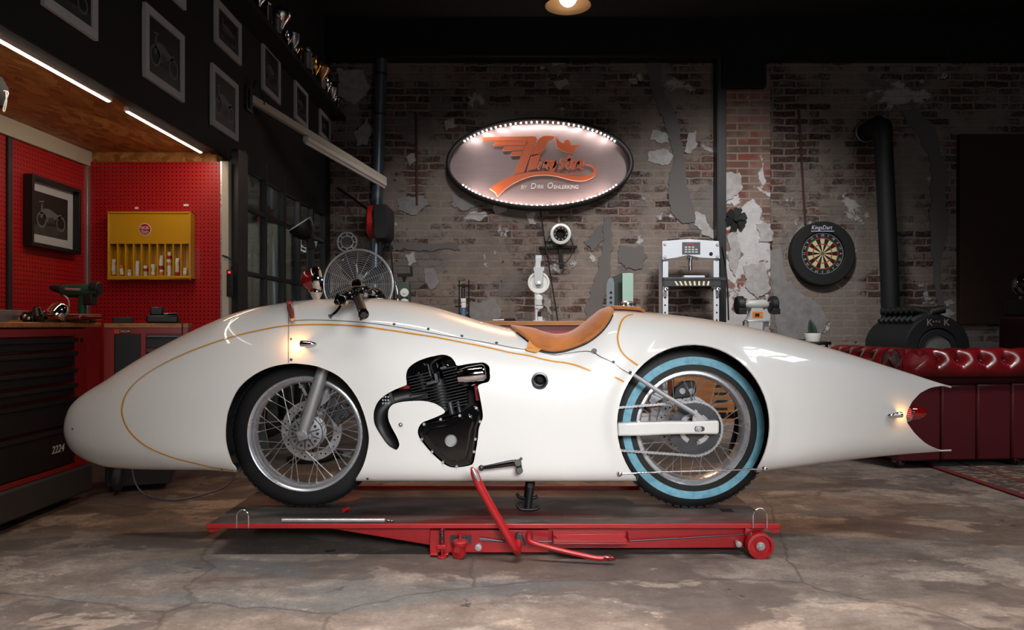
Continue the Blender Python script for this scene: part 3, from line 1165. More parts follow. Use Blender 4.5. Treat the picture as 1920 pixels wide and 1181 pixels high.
sd.thickness = 0.014
sd.offset = 1
# stitched welt along the lower edge, head pad on the hump, tab
pts = [spot(x, y + 0.6, 0.004) for x, y in LEA_S[4:-3]]
MB().tube(pts, 0.0028, 8).build('seat_welt', m_black, bike)
b = MB()
row = []
for x in (1143, 1150, 1160, 1172, 1184, 1196, 1204):
    X = P(x, 0, Y0).x
    row.append([surf(X, tt) + Vector((0, 0, 0.012 if x < 1200 else 0.004)) for tt in (0.935, 0.948, 0.961, 0.974, 0.987, 1.0)])
vs, fs = [], []
for r in row:
    m_ = [Vector((q.x, 2 * Y0 - q.y, q.z)) for q in r[:-1]]
    vs += r + m_[::-1]
k = 11
for i in range(len(row) - 1):
    for j in range(k - 1):
        fs.append((i * k + j, i * k + j + 1, (i + 1) * k + j + 1, (i + 1) * k + j))
o = b.add(vs, fs).build('seat_pad', m_leather, bike, smooth=60)
sd = o.modifiers.new('thickness', 'SOLIDIFY')
sd.thickness = 0.012
sd.offset = 0
tab = [(992, 636), (997, 634.5), (1018, 639), (1028, 642), (1030, 645), (1024, 650), (1014, 655), (1007, 660), (999, 659.5), (988, 656.5), (985, 653), (989, 650)]
q = [spot(x, y, 0.018) for x, y in smoothline([(x, y, 0) for x, y in tab], 3, True) for x, y in [(x, y)]] if False else [spot(v.x, v.y, 0.018) for v in smoothline([(x, y, 0) for x, y in tab], 3, True)]
nn = len(q)
b = MB().add(q + [v + Vector((0, 0.012, 0)) for v in q], [tuple(range(nn))] + [(i, (i + 1) % nn, nn + (i + 1) % nn, nn + i) for i in range(nn)])
tb = b.build('seat_tab', m_leather2, bike, smooth=30)
for x, y in ((991.5, 651), (995.5, 651.5)):
    MB().sphere(spot(x, y, 0.019), 0.0022, 10).build('tab_rivet', m_brass, tb)

# filler cap on the hump
c = P(1176, 576.5, Y0)
MB().lathe([(0.0, 0.028), (0.020, 0.027), (0.026, 0.022), (0.028, 0.012), (0.036, 0.008), (0.038, 0.0), (0.038, -0.01)], c, (0, 0, 1), 32).build('filler_cap', m_alu, bike)
b = MB()
for k in range(10):
    a = 2 * PI * k / 10
    b.box(c + Vector((0.031 * math.cos(a), 0.031 * math.sin(a), 0.012)), (0.012, 0.009, 0.014), Matrix.Rotation(a, 3, 'Z'))
b.build('cap_grip', m_black, bike, bevel=0.002)
# ------------------------------------------------------------------ wheels
PZ = 0.1275    # wheels stand on this; top of the lift platform


def wheel(name, cx, cz, R, hw, rim_o, rim_i, ring=None):
    root = bike
    whl = None
    c = Vector((cx, Y0, cz))
    ax = (0, 1, 0)
    # tyre carries the other parts as sub-parts
    prof = []
    rm, hm = (R + rim_o) / 2, (R - rim_o) / 2
    for i in range(21):
        a = -PI * 0.5 + PI * i / 20
        sx, sy = math.sin(a), math.cos(a)
        h = hw * math.copysign(abs(sx) ** 0.55, sx)
        r = rim_o - 0.004 + (R - rim_o + 0.004) * (abs(sy) ** 0.55)
        prof.append((r, h))
    b = MB().lathe(prof, c, ax, 96)
    for k in range(64):      # tread blocks
        a = 2 * PI * k / 64
        rot = Matrix.Rotation(-a, 3, 'Y')
        for s in (-1, 1):
            b.box(c + rot @ Vector((R - 0.0058, s * hw * 0.42, 0)), (0.010, hw * 0.5, 0.022), rot)
    tyre = b.build(name, m_rubber, bike, smooth=50)
    if ring:
        pr = []
        for r in [ring[0] + (ring[1] - ring[0]) * i / 6 for i in range(7)]:
            q = min(1.0, max(0.0, (r - rim_o + 0.004) / (R - rim_o + 0.004)))
            sy = q ** (1 / 0.55)
            sx = math.sqrt(max(0.0, 1 - sy * sy))
            pr.append((r, -hw * sx ** 0.55 - 0.0018))
        for sgn in (1, -1):
            tag(MB().lathe([(r, h * sgn) for r, h in pr], c, ax, 96).build('coloured_sidewall', m_ringblue, tyre), 'pale blue sidewall ring')
    rw = hw * 0.72
    pr = [(rim_o, -rw), (rim_o + 0.003, -rw + 0.003), (rim_o - 0.006, -rw + 0.007), (rim_o - 0.010, -rw + 0.012), (rim_o - 0.020, -rw + 0.011), (rim_i + 0.006, -rw + 0.006), (rim_i + 0.002, -rw + 0.012),
          (rim_i, -0.010), (rim_i - 0.003, 0.0)]
    pr = pr + [(r, -h) for r, h in pr[-2::-1]]
    MB().lathe(pr, c, ax, 96).build('rim', m_alu, tyre)
    return tyre, c, rw


t = NT('blue_sidewall')
g = t.noise(t.coord(), 30, 5, 0.6)
t.set(**{'Base Color': t.mix(t.step(g, 0.35, 0.75), C(126, 186, 206), C(98, 158, 182)), 'Roughness': 0.6})
m_ringblue = t.m


def spokes(tyre, c, rim_r, hub_r, hub_h, n, rr=0.0016):
    made = {}
    org = ORG[tyre.name]
    for k in range(n):
        side = -1 if k % 2 == 0 else 1
        tilt = 1 if (k // 2) % 2 == 0 else -1
        key = (side, tilt)
        ang = 2 * PI * k / n
        if key not in made:
            a1 = tilt * math.radians(48)
            p0 = Vector((hub_r * math.cos(a1), side * hub_h, hub_r * math.sin(a1)))
            p1 = Vector((rim_r, side * 0.006, 0))
            b = MB()
            d = (p1 - p0)
            b.tube([p0, p0 + d * 0.9, p1], [rr, rr, rr], 6)
            b.tube([p0 + d * 0.90, p1], [rr * 1.9, rr * 1.9], 6)
            o = b.build('spoke', m_steel, None, loc=(0, 0, 0))
            made[key] = o
        else:
            o = made[key].copy()
            COL.objects.link(o)
        o.parent = tyre
        ORG[o.name] = org
        o.location = c - org
        o.rotation_euler = (0, ang, 0)


def hub_disc(tyre, c, prof, name, mat, n=48):
    return MB().lathe(prof, c, (0, 1, 0), n).build(name, mat, tyre)


# front wheel
fx, fz = P(573, 0, 3.165).x, PZ + 0.311
ft, fc, frw = wheel('front_wheel', fx, fz, 0.311, 0.046, 0.2445, 0.213)
spokes(ft, fc, 0.216, 0.062, 0.026, 36)
hub_disc(ft, fc, [(0.0, -0.052), (0.018, -0.052), (0.022, -0.044), (0.058, -0.040), (0.069, -0.038), (0.072, -0.032), (0.070, -0.026), (0.040, -0.02), (0.030, 0.0), (0.040, 0.03), (0.07, 0.036), (0.0, 0.04)], 'hub', m_castalu)
b = MB()
for k in range(10):
    a = 2 * PI * k / 10
    b.cyl(fc + Vector((0.052 * math.cos(a), -0.038, 0.052 * math.sin(a))), fc + Vector((0.052 * math.cos(a), -0.046, 0.052 * math.sin(a))), 0.006, n=8)
    b.bar(fc + Vector((0.02 * math.cos(a + .3), -0.044, 0.02 * math.sin(a + .3))), fc + Vector((0.062 * math.cos(a + .3), -0.042, 0.062 * math.sin(a + .3))), 0.004, 0.006, (0, 1, 0))
b.build('hub_bolt', m_darksteel, ft)


def disc(tyre, c, y, ri, ro, holes):
    b = MB().lathe([(ri, y - 0.002), (ro, y - 0.002), (ro, y + 0.002), (ri, y + 0.002)], c, (0, 1, 0), 72, closed=True)
    o = b.build('brake_disc', m_steel, tyre)
    for k in range(holes):
        a = 2 * PI * k / holes
        for j, rr in enumerate((0.35, 0.62)):
            r = ri + (ro - ri) * rr
            q = c + Vector((r * math.cos(a + j * 0.15), y, r * math.sin(a + j * 0.15)))
            MB().cyl(q - Vector((0, 0.0026, 0)), q + Vector((0, 0.0026, 0)), 0.004, n=8).build('disc_hole', m_matblack, tyre)


disc(ft, fc, 0.060, 0.095, 0.13, 16)
# brake caliper seen through the spokes
b = MB().box(fc + Vector((0.115, 0.055, 0.085)), (0.07, 0.05, 0.10), Matrix.Rotation(-0.7, 3, 'Y')).box(fc + Vector((0.10, 0.03, 0.12)), (0.05, 0.03, 0.05), Matrix.Rotation(-0.5, 3, 'Y'))
for dx, dz in ((0.10, 0.07), (0.125, 0.1), (0.09, 0.11), (0.14, 0.06)):
    b.cyl(fc + Vector((dx, 0.02, dz)), fc + Vector((dx, 0.05, dz)), 0.011, n=14)
b.build('brake_caliper', m_darksteel, bike, bevel=0.004)

# front fork legs
for yy, nm in ((3.10, 'fork_leg'), (3.30, 'fork_leg')):
    a, e = P(604, 697, 3.10), P(568, 812, 3.10)
    a.y = e.y = yy
    d = (e - a).normalized()
    b = MB().tube([a - d * 0.20, a + d * 0.0, a + d * 0.04, e - d * 0.06, e - d * 0.02, e + d * 0.005], [0.0245, 0.0245, 0.0255, 0.0255, 0.021, 0.017], 24)
    leg = b.build(nm, m_silverpaint, bike)
    sgn = -1 if yy < Y0 else 1
    b = MB().box(e + Vector((0.0, 0, -0.006)), (0.045, 0.032, 0.045), Matrix.Rotation(-0.33, 3, 'Y')).box(e + Vector((0.024, 0, -0.014)), (0.03, 0.024, 0.018), Matrix.Rotation(-0.5, 3, 'Y'))
    b.build('axle_clamp', m_castalu, leg, bevel=0.004)
    b = MB().cyl(e + Vector((0, sgn * 0.030, 0)), e + Vector((0, 0, 0)), 0.011, n=20).cyl(e + Vector((0.034, sgn * 0.016, -0.018)), e + Vector((0.034, 0, -0.018)), 0.0045, n=6)
    b.build('axle_bolt', m_steel, leg)
# mudguard stay lug and caliper lug beside the near fork leg
q = P(566, 724, 3.14)
b = MB().cyl(q + Vector((0, -0.02, 0)), q + Vector((0, 0.01, 0)), 0.008, n=16).bar(q, P(575, 742, 3.14), 0.012, 0.01).bar(P(568, 738, 3.14), P(556, 778, 3.14), 0.004, 0.004)
b.build('fork_lug', m_castalu, bike, bevel=0.001)
q = P(617, 741, 3.14)
b = MB().ppoly([(600, 762), (606, 742), (612, 736), (620, 740), (618, 748), (610, 756)], 3.13, 0.012).cyl(q, q + Vector((0, -0.02, 0)), 0.006, n=12).bar(q, P(632, 734, 3.14), 0.005, 0.005)
b.build('caliper_lug', m_castalu, bike, bevel=0.001)

# rear wheel
rx, rz = P(1298, 0, 3.16).x, PZ + 0.338
rt, rc, rrw = wheel('rear_wheel', rx, rz, 0.338, 0.062, 0.243, 0.214, ring=(0.263, 0.295))
spokes(rt, rc, 0.217, 0.058, 0.034, 36)
hub_disc(rt, rc, [(0.0, -0.058), (0.03, -0.058), (0.034, -0.05), (0.062, -0.046), (0.066, -0.034), (0.045, -0.02), (0.036, 0.0), (0.045, 0.03), (0.064, 0.036), (0.0, 0.045)], 'hub', m_castalu)
disc(rt, rc, 0.075, 0.085, 0.125, 16)
# sprocket with teeth and windows
zs_, Rs = 42, 0.110
pts = []
for k in range(zs_):
    a = 2 * PI * k / zs_
    for da, r in ((-0.045, Rs - 0.006), (-0.018, Rs + 0.002), (0.018, Rs + 0.002), (0.045, Rs - 0.006)):
        pts.append((rc.x + r * math.cos(a + da), rc.z + r * math.sin(a + da)))
sy = Y0 - 0.085
spr = MB().prism(pts, (0, sy, 0), (1, 0, 0), (0, 0, 1), (0, 1, 0), 0.006).build('sprocket', m_darksteel, bike)
for k in range(4):
    a0 = 2 * PI * k / 4 + 0.5
    MB().lathe([(0.048, -0.003), (0.066, -0.003), (0.066, 0.001), (0.048, 0.001)], Vector((rc.x, sy, rc.z)), (0, 1, 0), 12, closed=True, arc=(a0, a0 + 0.95)).build('sprocket_window', m_alu, spr)
    a = a0 - 0.3
    q = Vector((rc.x + 0.056 * math.cos(a), sy, rc.z + 0.056 * math.sin(a)))
    MB().cyl(q, q - Vector((0, 0.012, 0)), 0.010, 0.007, n=6).build('sprocket_bolt', m_chrome, spr)
# chain: links along both runs and round the sprocket
Rc = Rs + 0.0015
path = []
xl = P(1140, 0, 3.11).x
zt_, zb_ = P(0, 766, 3.11).z, P(0, 843, 3.11).z
a_top = math.radians(98)
n_arc = 36
top_t = Vector((rc.x + Rc * math.cos(a_top), 0, rc.z + Rc * math.sin(a_top)))
bot_t = Vector((rc.x + Rc * math.cos(-PI / 2), 0, rc.z + Rc * math.sin(-PI / 2)))
for i in range(28):
    f = i / 28
    path.append(Vector((xl, 0, zt_)) * (1 - f) + top_t * f)
for i in range(n_arc + 1):
    a = a_top + (-PI / 2 - a_top) * i / n_arc
    path.append(Vector((rc.x + Rc * math.cos(a), 0, rc.z + Rc * math.sin(a))))
for i in range(1, 29):
    f = i / 28
    path.append(bot_t * (1 - f) + Vector((xl, 0, zb_)) * f)
# even pitch
L = [0]
for p, q in zip(path, path[1:]):
    L.append(L[-1] + (q - p).length)
pitch = 0.0145
b = MB()
nodes = []
j = 0
d = 0.0
while d < L[-1]:
    while L[j + 1] < d:
        j += 1
    f = (d - L[j]) / (L[j + 1] - L[j])
    nodes.append(path[j] * (1 - f) + path[j + 1] * f)
    d += pitch
yc = sy + 0.003
for i, p in enumerate(nodes[:-1]):
    q = nodes[i + 1]
    off = 0.0065 if i % 2 else 0.0045
    for s in (-1, 1):
        b.bar(Vector((p.x, yc + s * off, p.z)), Vector((q.x, yc + s * off, q.z)), 0.0014, 0.0085, (0, 0, 1) if abs((q - p).normalized().z) < 0.9 else (1, 0, 0))
    b.cyl(Vector((p.x, yc - 0.009, p.z)), Vector((p.x, yc + 0.009, p.z)), 0.0056, n=8)
b.build('chain', m_steel, bike, smooth=30)

# swing arm, stay, axle, skirt rod
SY = 3.035
o_ = [(1158, 793), (1205, 791.5), (1260, 790.5), (1300, 790.5), (1345, 788.5), (1349, 790), (1349, 812), (1345, 814.5), (1300, 814), (1250, 815), (1205, 817.5), (1158, 818)]
b = MB().ppoly(o_, SY, 0.045)
arm = tag(b.build('swing_arm', m_pearl, bike, bevel=0.008, seg=3), 'pearl painted swing arm')
MB().ppoly([(1348, 790), (1351, 791), (1351, 811), (1348, 812)], SY + 0.004, 0.037).build('end_plug', m_matblack, arm)
q = P(1309.5, 804, SY)
b = MB().ppoly([(1302, 804), (1304, 799), (1316, 799), (1321, 801), (1321, 807), (1316, 809), (1304, 809)], SY - 0.002, 0.004)
b.build('axle_slot', m_darksteel, arm)
MB().cyl(q - Vector((0, 0.004, 0)), q + Vector((0, 0.01, 0)), 0.0125, n=24).cyl(q - Vector((0, 0.014, 0)), q, 0.0085, n=6).cyl(q - Vector((0, 0.018, 0)), q, 0.005, n=16).build('axle_nut', m_steel, arm)
b = MB().ppoly([(1299, 791), (1299, 775), (1303, 768), (1307, 769), (1309, 773), (1319, 782), (1325, 789), (1323, 791)], SY + 0.008, 0.012)
b.build('stay_bracket', m_alu, arm, bevel=0.0015)
q = P(1305, 777.5, SY)
MB().cyl(q - Vector((0, 0.006, 0)), q + Vector((0, 0.02, 0)), 0.007, n=16).build('stay_bolt', m_steel, arm)
MB().tube([P(1187, 702, 3.02), P(1240, 737, 3.03), P(1302, 774.5, 3.035)], 0.0092, 16).build('stay_tube', tag_ := m_steel, bike)
a, e = P(1162, 888, 2.955), P(1433.5, 879, 2.955)
MB().tube([a, e], 0.0032, 10).sphere(a, 0.011, 18).sphere(e, 0.011, 18).build('skirt_rod', m_chrome, bike)
# far swing arm, brake caliper and shock behind the wheel
b = MB()
for a, e in (((1150, 800), (1330, 802)),):
    p, q = P(*a, 3.1), P(*e, 3.1)
    p.y = q.y = 3.36
    b.bar(p, q, 0.045, 0.055)
b.build('swing_arm', m_pearl, bike, bevel=0.006)
q = P(1288, 735, 3.28)
b = MB().ppoly([(1262, 748), (1266, 728), (1280, 716), (1302, 714), (1306, 724), (1304, 742), (1290, 745)], 3.255, 0.05)
cal = b.build('brake_caliper', m_black, bike, bevel=0.004)
for x in (1279, 1296):
    p = P(x, 733, 3.25)
    MB().cyl(p - Vector((0, 0.006, 0)), p + Vector((0, 0.01, 0)), 0.013, 0.011, n=20).build('caliper_piston', m_castalu, cal)
b = MB().ppoly([(1216, 752), (1222, 738), (1240, 730), (1254, 732), (1250, 744), (1234, 752), (1222, 760)], 3.27, 0.02).ppoly([(1218, 800), (1220, 768), (1236, 764), (1234, 800)], 3.3, 0.03)
b.build('caliper_bracket', m_castalu, bike, bevel=0.002)

# ------------------------------------------------------------------ engine in the flank opening
EY = 3.0
b = MB().ppoly([(690, 750), (760, 655), (920, 670), (925, 730), (915, 900), (830, 880), (780, 850), (715, 862)], 3.14, 0.02)
b.build('engine_backplate', m_matblack, bike)
for o_ in ([(745, 722), (770, 722), (770, 748), (752, 752)], [(888, 722), (912, 722), (912, 752), (892, 752)]):
    MB().ppoly(o_, 3.06, 0.03).build('frame_tube', m_red, bike, bevel=0.004)
tilt = math.radians(-13)
Rt = Matrix.Rotation(tilt, 3, 'Y')      # fins rise towards the seat
Rt = Matrix.Rotation(math.radians(-13), 3, 'Y')
ctr = P(826, 738, 3.06)
up = Rt @ Vector((0, 0, 1))
cyl_ = MB()
for i in range(9):
    k = i - 4
    wd = 0.205 + 0.004 * i - (0.03 if i == 8 else 0)
    cyl_.box(ctr + up * (k * 0.0118 - 0.012), (wd, 0.12, 0.0042), Rt)
cyl_.cyl(ctr - up * 0.07, ctr + up * 0.06, 0.046, n=28)
cyl_.build('cylinder_fins', m_black, bike, bevel=0.0012)
hd = MB()
for cxx, n_, w0 in ((790, 6, 0.082), (858, 8, 0.092)):
    c0 = P(cxx, 712 if cxx == 790 else 702, 3.05)
    for i in range(n_):
        hd.box(c0 + up * ((i - n_ / 2) * 0.0118), (w0 + 0.002 * i, 0.13, 0.0042), Rt)
    hd.cyl(c0 - up * 0.04, c0 + up * 0.035, 0.03, n=20)
hd.build('cylinder_head', m_black, bike, bevel=0.0012)
b = MB()
for (x, y, w_, h, d) in ((783, 688, 0.085, 0.055, 0.10), (815, 692, 0.05, 0.10, 0.09), (848, 680, 0.075, 0.05, 0.10)):
    b.box(P(x, y, 3.07), (w_, d, h), Rt)
b.cyl(P(845, 682, 3.0), P(845, 682, 3.08), 0.026, n=24)
b.build('rocker_box', m_gloss, bike, bevel=0.008, )
b = MB().bar(P(802, 682, 3.0), P(808, 706, 3.0), 0.006, 0.008).bar(P(816, 700, 3.0), P(820, 715, 3.0), 0.014, 0.014).box(P(812, 716, 3.0), (0.05, 0.05, 0.012), Rt).box(P(832, 689, 3.0), (0.03, 0.02, 0.010), Rt)
b.build('rocker_stud', m_darksteel, bike, bevel=0.002)
MB().tube(smoothline([P(812, 700, 3.0), P(808, 684, 2.99), P(818, 674, 2.99), P(832, 667, 3.02)], 6), 0.0055, 10).build('plug_lead', m_rubber, bike)
for x, y in ((789, 699), (838, 686), (864, 703), (868, 710), (770, 708)):
    p = P(x, y, 2.99)
    MB().cyl(p, p + Vector((0, 0.02, 0)), 0.0055, n=6).build('engine_bolt', m_chrome, bike)
# bright carburettor bell
a, e = P(868, 704, 2.992), P(913, 698, 2.992)
d = (e - a).normalized()
b = MB().tube([a - d * 0.02, a, a + d * 0.02, e - d * 0.016, e - d * 0.006, e], [0.034, 0.038, 0.041, 0.041, 0.036, 0.026], 32)
carb = b.build('carburettor', m_chrome, bike)
MB().bar(P(884, 697, 2.962), P(908, 694, 2.962), 0.006, 0.008).build('carburettor_slot', m_matblack, carb, bevel=0.002)
MB().tube([P(885, 712, 3.0), P(891, 722, 3.0)], [0.022, 0.017], 20).build('carburettor_bowl', m_chrome, carb, bevel=0.003)
# pushrod tubes
MB().tube([P(843, 754, 2.99), P(848, 776, 2.99)], 0.011, 14).tube([P(858, 752, 3.02), P(862, 772, 3.02)], 0.009, 14).build('pushrod_tube', m_darksteel, bike)
# exhaust pipe curling down inside the hook-shaped cut
pp = smoothline([P(800, 742, 3.06), P(765, 744, 3.04), P(735, 752, 3.02), (P(714, 772, 3.01)), P(711, 795, 3.01), P(720, 818, 3.01), P(736, 840, 3.02), P(748, 862, 3.06)], 6)
MB().tube(pp, 0.033, 20).build('exhaust_pipe', m_black, bike)
b = MB()
for i in range(9):
    b.cyl(P(718 + (i % 3) * 5, 744 + (i // 3) * 6, 2.975), P(718 + (i % 3) * 5, 744 + (i // 3) * 6, 3.0), 0.004, n=6)
b.bar(P(731, 736, 2.985), P(738, 755, 2.985), 0.012, 0.012)
b.build('pipe_clamp', m_darksteel, bike)
# side cover of the crankcase
cov = ez([(445, 612), (422, 645), (417, 685), (440, 728), (510, 812), (588, 886), (645, 922), (700, 926), (775, 914), (808, 893), (822, 838), (842, 720), (850, 640), (872, 580), (872, 520), (855, 485),
          (825, 470), (788, 490), (730, 535), (640, 566), (560, 582), (495, 596)])
cov = [(v.x, v.y) for v in smoothline([(x, y, 0) for x, y in cov], 2, True)]
cc = MB().ppoly(cov, 2.952, 0.09).build('crankcase_cover', m_gloss, bike, bevel=0.012, seg=4)
inner = [(837 + (x - 837) * 0.80, 834 + (y - 834) * 0.78) for x, y in cov]
MB().ppoly(inner, 2.944, 0.03).build('cover_dome', m_gloss, cc, bevel=0.010, seg=4)
q = P(845.5, 826, 2.944)
MB().lathe([(0.0, -0.002), (0.019, -0.002), (0.0205, -0.0005), (0.0235, -0.002), (0.024, 0.0), (0.024, 0.012)], q, (0, 1, 0), 40).build('cover_badge', m_castalu, cc, bevel=0.0)
for x, y in ez([(452, 612), (575, 576), (716, 548), (838, 492), (866, 592), (832, 722), (822, 815), (694, 924), (592, 893), (512, 815), (436, 724)]):
    p = P(x, y, 2.944)
    MB().cyl(p - Vector((0, 0.002, 0)), p + Vector((0, 0.02, 0)), 0.0052, n=12).cyl(p - Vector((0, 0.005, 0)), p, 0.003, n=6).build('cover_bolt', m_steel, cc)
# pedal lever
a, e = P(904, 877, 2.90), P(972, 870, 2.90)
b = MB().tube([a, P(920, 874.5, 2.9), P(955, 868.5, 2.9), P(968, 867, 2.9)], [0.007, 0.009, 0.0125, 0.013], 14)
ped = b.build('foot_lever', m_gloss, bike)
MB().sphere(P(902.5, 877, 2.9), 0.0115, 14).build('lever_tip', m_darksteel, ped)
b = MB().cyl(P(971, 868, 2.885), P(971, 868, 2.975), 0.014, n=18).cyl(P(974, 882, 2.885), P(974, 882, 2.975), 0.013, n=18).bar(P(972, 866, 2.92), P(975, 884, 2.92), 0.03, 0.02).cyl(P(977, 860, 2.89), P(977, 860, 2.94), 0.006, n=8)
b.build('lever_boss', m_black, ped, bevel=0.002)

# centre stand under the shell
b = MB()
for yy in (3.10, 3.30):
    x0, z0 = P(994, 905, 3.1).x, 0.30
    x1 = P(990, 955, 3.1).x
    b.tube([(x0 + 0.01, yy, z0), (x1, yy, PZ + 0.016)], [0.018, 0.014], 14)
    b.tube(smoothline([(x1 - 0.045, yy - 0.0, PZ + 0.030), (x1 - 0.03, yy, PZ + 0.012), (x1, yy, PZ + 0.009), (x1 + 0.03, yy, PZ + 0.011), (x1 + 0.045, yy, PZ + 0.02)], 4), 0.007, 10)
b.bar((x0, 3.08, 0.24), (x0, 3.32, 0.24), 0.02, 0.02)
b.build('centre_stand', m_black, bike)

# handlebar with grip, clutch perch and lever
bar = MB().tube(smoothline([P(671, 559, 2.86), P(676, 552, 2.98), P(684, 544, 3.1), P(690, 543, 3.25), P(697, 549, 3.45), P(700, 556, 3.55)], 6), 0.011, 14)
hb = bar.build('handlebar', m_gloss, bike)
a, e = P(671.5, 560, 2.86), P(682, 590, 2.72)
d = (e - a).normalized()
MB().tube([a - d * 0.006, a, a + d * 0.008, e - d * 0.012], [0.021, 0.021, 0.0168, 0.0172], 24).build('grip', m_rubber, hb)
MB().tube([e - d * 0.014, e - d * 0.012, e - d * 0.002, e + d * 0.004], [0.017, 0.0195, 0.0195, 0.012], 24).build('bar_end_cap', m_gloss, hb)
b = MB()
b.box(P(641, 561, 2.87), (0.045, 0.05, 0.034), Matrix.Rotation(0.3, 3, 'Y')).box(P(655, 557, 2.88), (0.035, 0.05, 0.03)).box(P(661, 552, 2.9), (0.03, 0.06, 0.03), Matrix.Rotation(-0.4, 3, 'Y'))
b.cyl(P(632, 566, 2.84), P(632, 566, 2.89), 0.012, n=16).cyl(P(653, 551, 2.86), P(653, 551, 2.93), 0.013, n=16).cyl(P(668, 549, 2.84), P(668, 549, 2.93), 0.014, n=18)
b.box(P(676, 547, 3.0), (0.05, 0.08, 0.026), Matrix.Rotation(0.3, 3, 'Y')).box(P(690, 548, 3.2), (0.06, 0.14, 0.03)).cyl(P(686, 543, 3.05), P(686, 543, 3.12), 0.016, n=16).box(P(704, 552, 3.35), (0.05, 0.1, 0.05)).cyl(P(712, 556, 3.3), P(712, 556, 3.4), 0.022, n=16)
b.build('switch_cluster', m_gloss, hb, bevel=0.005)
b = MB()
for x, y, Y in ((656, 549, 2.85), (664, 546, 2.86), (672, 545, 2.88), (680, 541, 2.95), (646, 556, 2.84), (700, 549, 3.2), (660, 556, 2.85)):
    b.sphere(P(x, y, Y), 0.0042, 10)
b.build('clamp_bolt', m_chrome, hb)
lv_ = smoothline([P(632, 562, 2.85), P(637, 567, 2.82), P(638, 574, 2.79), P(632, 583, 2.76), P(624, 590, 2.735), P(618, 594, 2.725)], 6)
MB().tube(lv_, [0.0058] * (len(lv_) - 3) + [0.007, 0.0095, 0.008], 12).build('clutch_lever', m_gloss, hb)
MB().tube(smoothline([P(643, 553, 2.87), P(650, 545, 2.9), P(664, 538, 3.0), P(682, 538, 3.1)], 6), 0.004, 10).tube(smoothline([P(690, 546, 3.0), P(700, 540, 3.1), P(712, 545, 3.25), P(722, 560, 3.38)], 6), 0.004, 10).build('brake_hose', m_rubber, hb)

# bullet instrument facing the rider
c = P(590, 524, 3.22)
ax = Vector((1, 0.10, 0.14)).normalized()
b = MB().lathe([(0.0, -0.058), (0.018, -0.055), (0.034, -0.045), (0.044, -0.028), (0.048, -0.01), (0.049, 0.004)], c, ax, 36)
ins = tag(b.build('instrument_pod', m_deepred, bike), 'dark red bullet pod with chrome bezel')
MB().lathe([(0.049, -0.006), (0.053, 0.0), (0.055, 0.012), (0.053, 0.024), (0.047, 0.027), (0.045, 0.02)], c, ax, 40).build('pod_bezel', m_chrome, ins)
MB().lathe([(0.0, 0.021), (0.045, 0.021)], c, ax, 40).build('pod_glass', m_gloss, ins)
b = MB().lathe([(0.0135, -0.05), (0.02, -0.04), (0.03, -0.02), (0.022, -0.005), (0.0, 0.0)], c - Vector((-0.006, 0, 0.035)), (0, 0, 1), 24)
b.tube([c - Vector((-0.008, 0, 0.06)), P(597, 563, 3.22)], 0.008, 14).sphere(P(597, 552, 3.22), 0.014, 16).tube(smoothline([P(580, 532, 3.24), P(580, 548, 3.26), P(588, 560, 3.26)], 5), 0.003, 8)
b.build('pod_stalk', m_chrome, ins)
# red handle lever at the panel joint
a, e = spot(543, 583) + Vector((0, -0.012, 0)), P(548.5, 597, 2.935)
pp = [P(542.5, 569, 2.985), P(543, 574, 2.98), P(545, 580, 2.97), P(547, 590, 2.955), P(548, 595, 2.95), P(549, 599, 2.945)]
tag(MB().tube(pp, [0.0085, 0.0115, 0.0125, 0.0105, 0.0085, 0.010], 16).build('reservoir_handle', M('handle_red', C(96, 26, 26), 0.45, coat=0.3, var=0.15), bike), 'dark red turned handle')
MB().sphere(P(542.4, 569, 2.983), 0.011, 14).build('handle_ball', m_red, bike)
MB().tube([P(543, 570, 3.0), P(553, 565, 3.1)], 0.0035, 8).build('handle_rod', m_chrome, bike)


# bullet indicators, front and tail
def bullet(p, d, L, r, name, glow):
    d = Vector(d).normalized()
    o = MB().lathe([(r * 0.94, 0.0), (r, L * 0.1), (r * 0.96, L * 0.4), (r * 0.74, L * 0.7), (r * 0.4, L * 0.92), (0.0, L)], p, d, 28).build(name, m_chrome, bike)
    MB().lathe([(0.0, -0.007), (r * 0.6, -0.005), (r * 0.92, 0.001)], p, d, 24).build('indicator_lens', glow, o)
    return o


m_amber = emit('amber_lens', (1.0, 0.42, 0.06, 1), 9.0)
p = spot(566, 644, 0.022)
bullet(p, (1, 0, -0.03), 0.066, 0.0135, 'indicator', m_amber)
MB().cyl(p + Vector((0.025, 0.03, 0)), p + Vector((0.025, 0, 0)), 0.006, n=12).build('indicator_stalk', m_chrome, bike)
lamp('indicator_glow', 'POINT', p + Vector((-0.02, -0.004, 0)), 0.35, (1, 0.45, 0.12), size=0.006)
p = Vector((P(1686, 776, 3.1).x, Y0 - yh(P(1680, 776, 3.1).x, P(1686, 776, 3.1).z) - 0.020, P(1686, 776, 3.1).z))
bullet(p, (-1, 0, -0.06), 0.062, 0.0125, 'indicator', m_amber)
MB().cyl(p + Vector((-0.025, 0.03, 0)), p + Vector((-0.025, 0, 0)), 0.006, n=12).build('indicator_stalk', m_chrome, bike)
lamp('indicator_glow', 'POINT', p + Vector((0.014, -0.004, 0)), 0.12, (1, 0.5, 0.15), size=0.006)
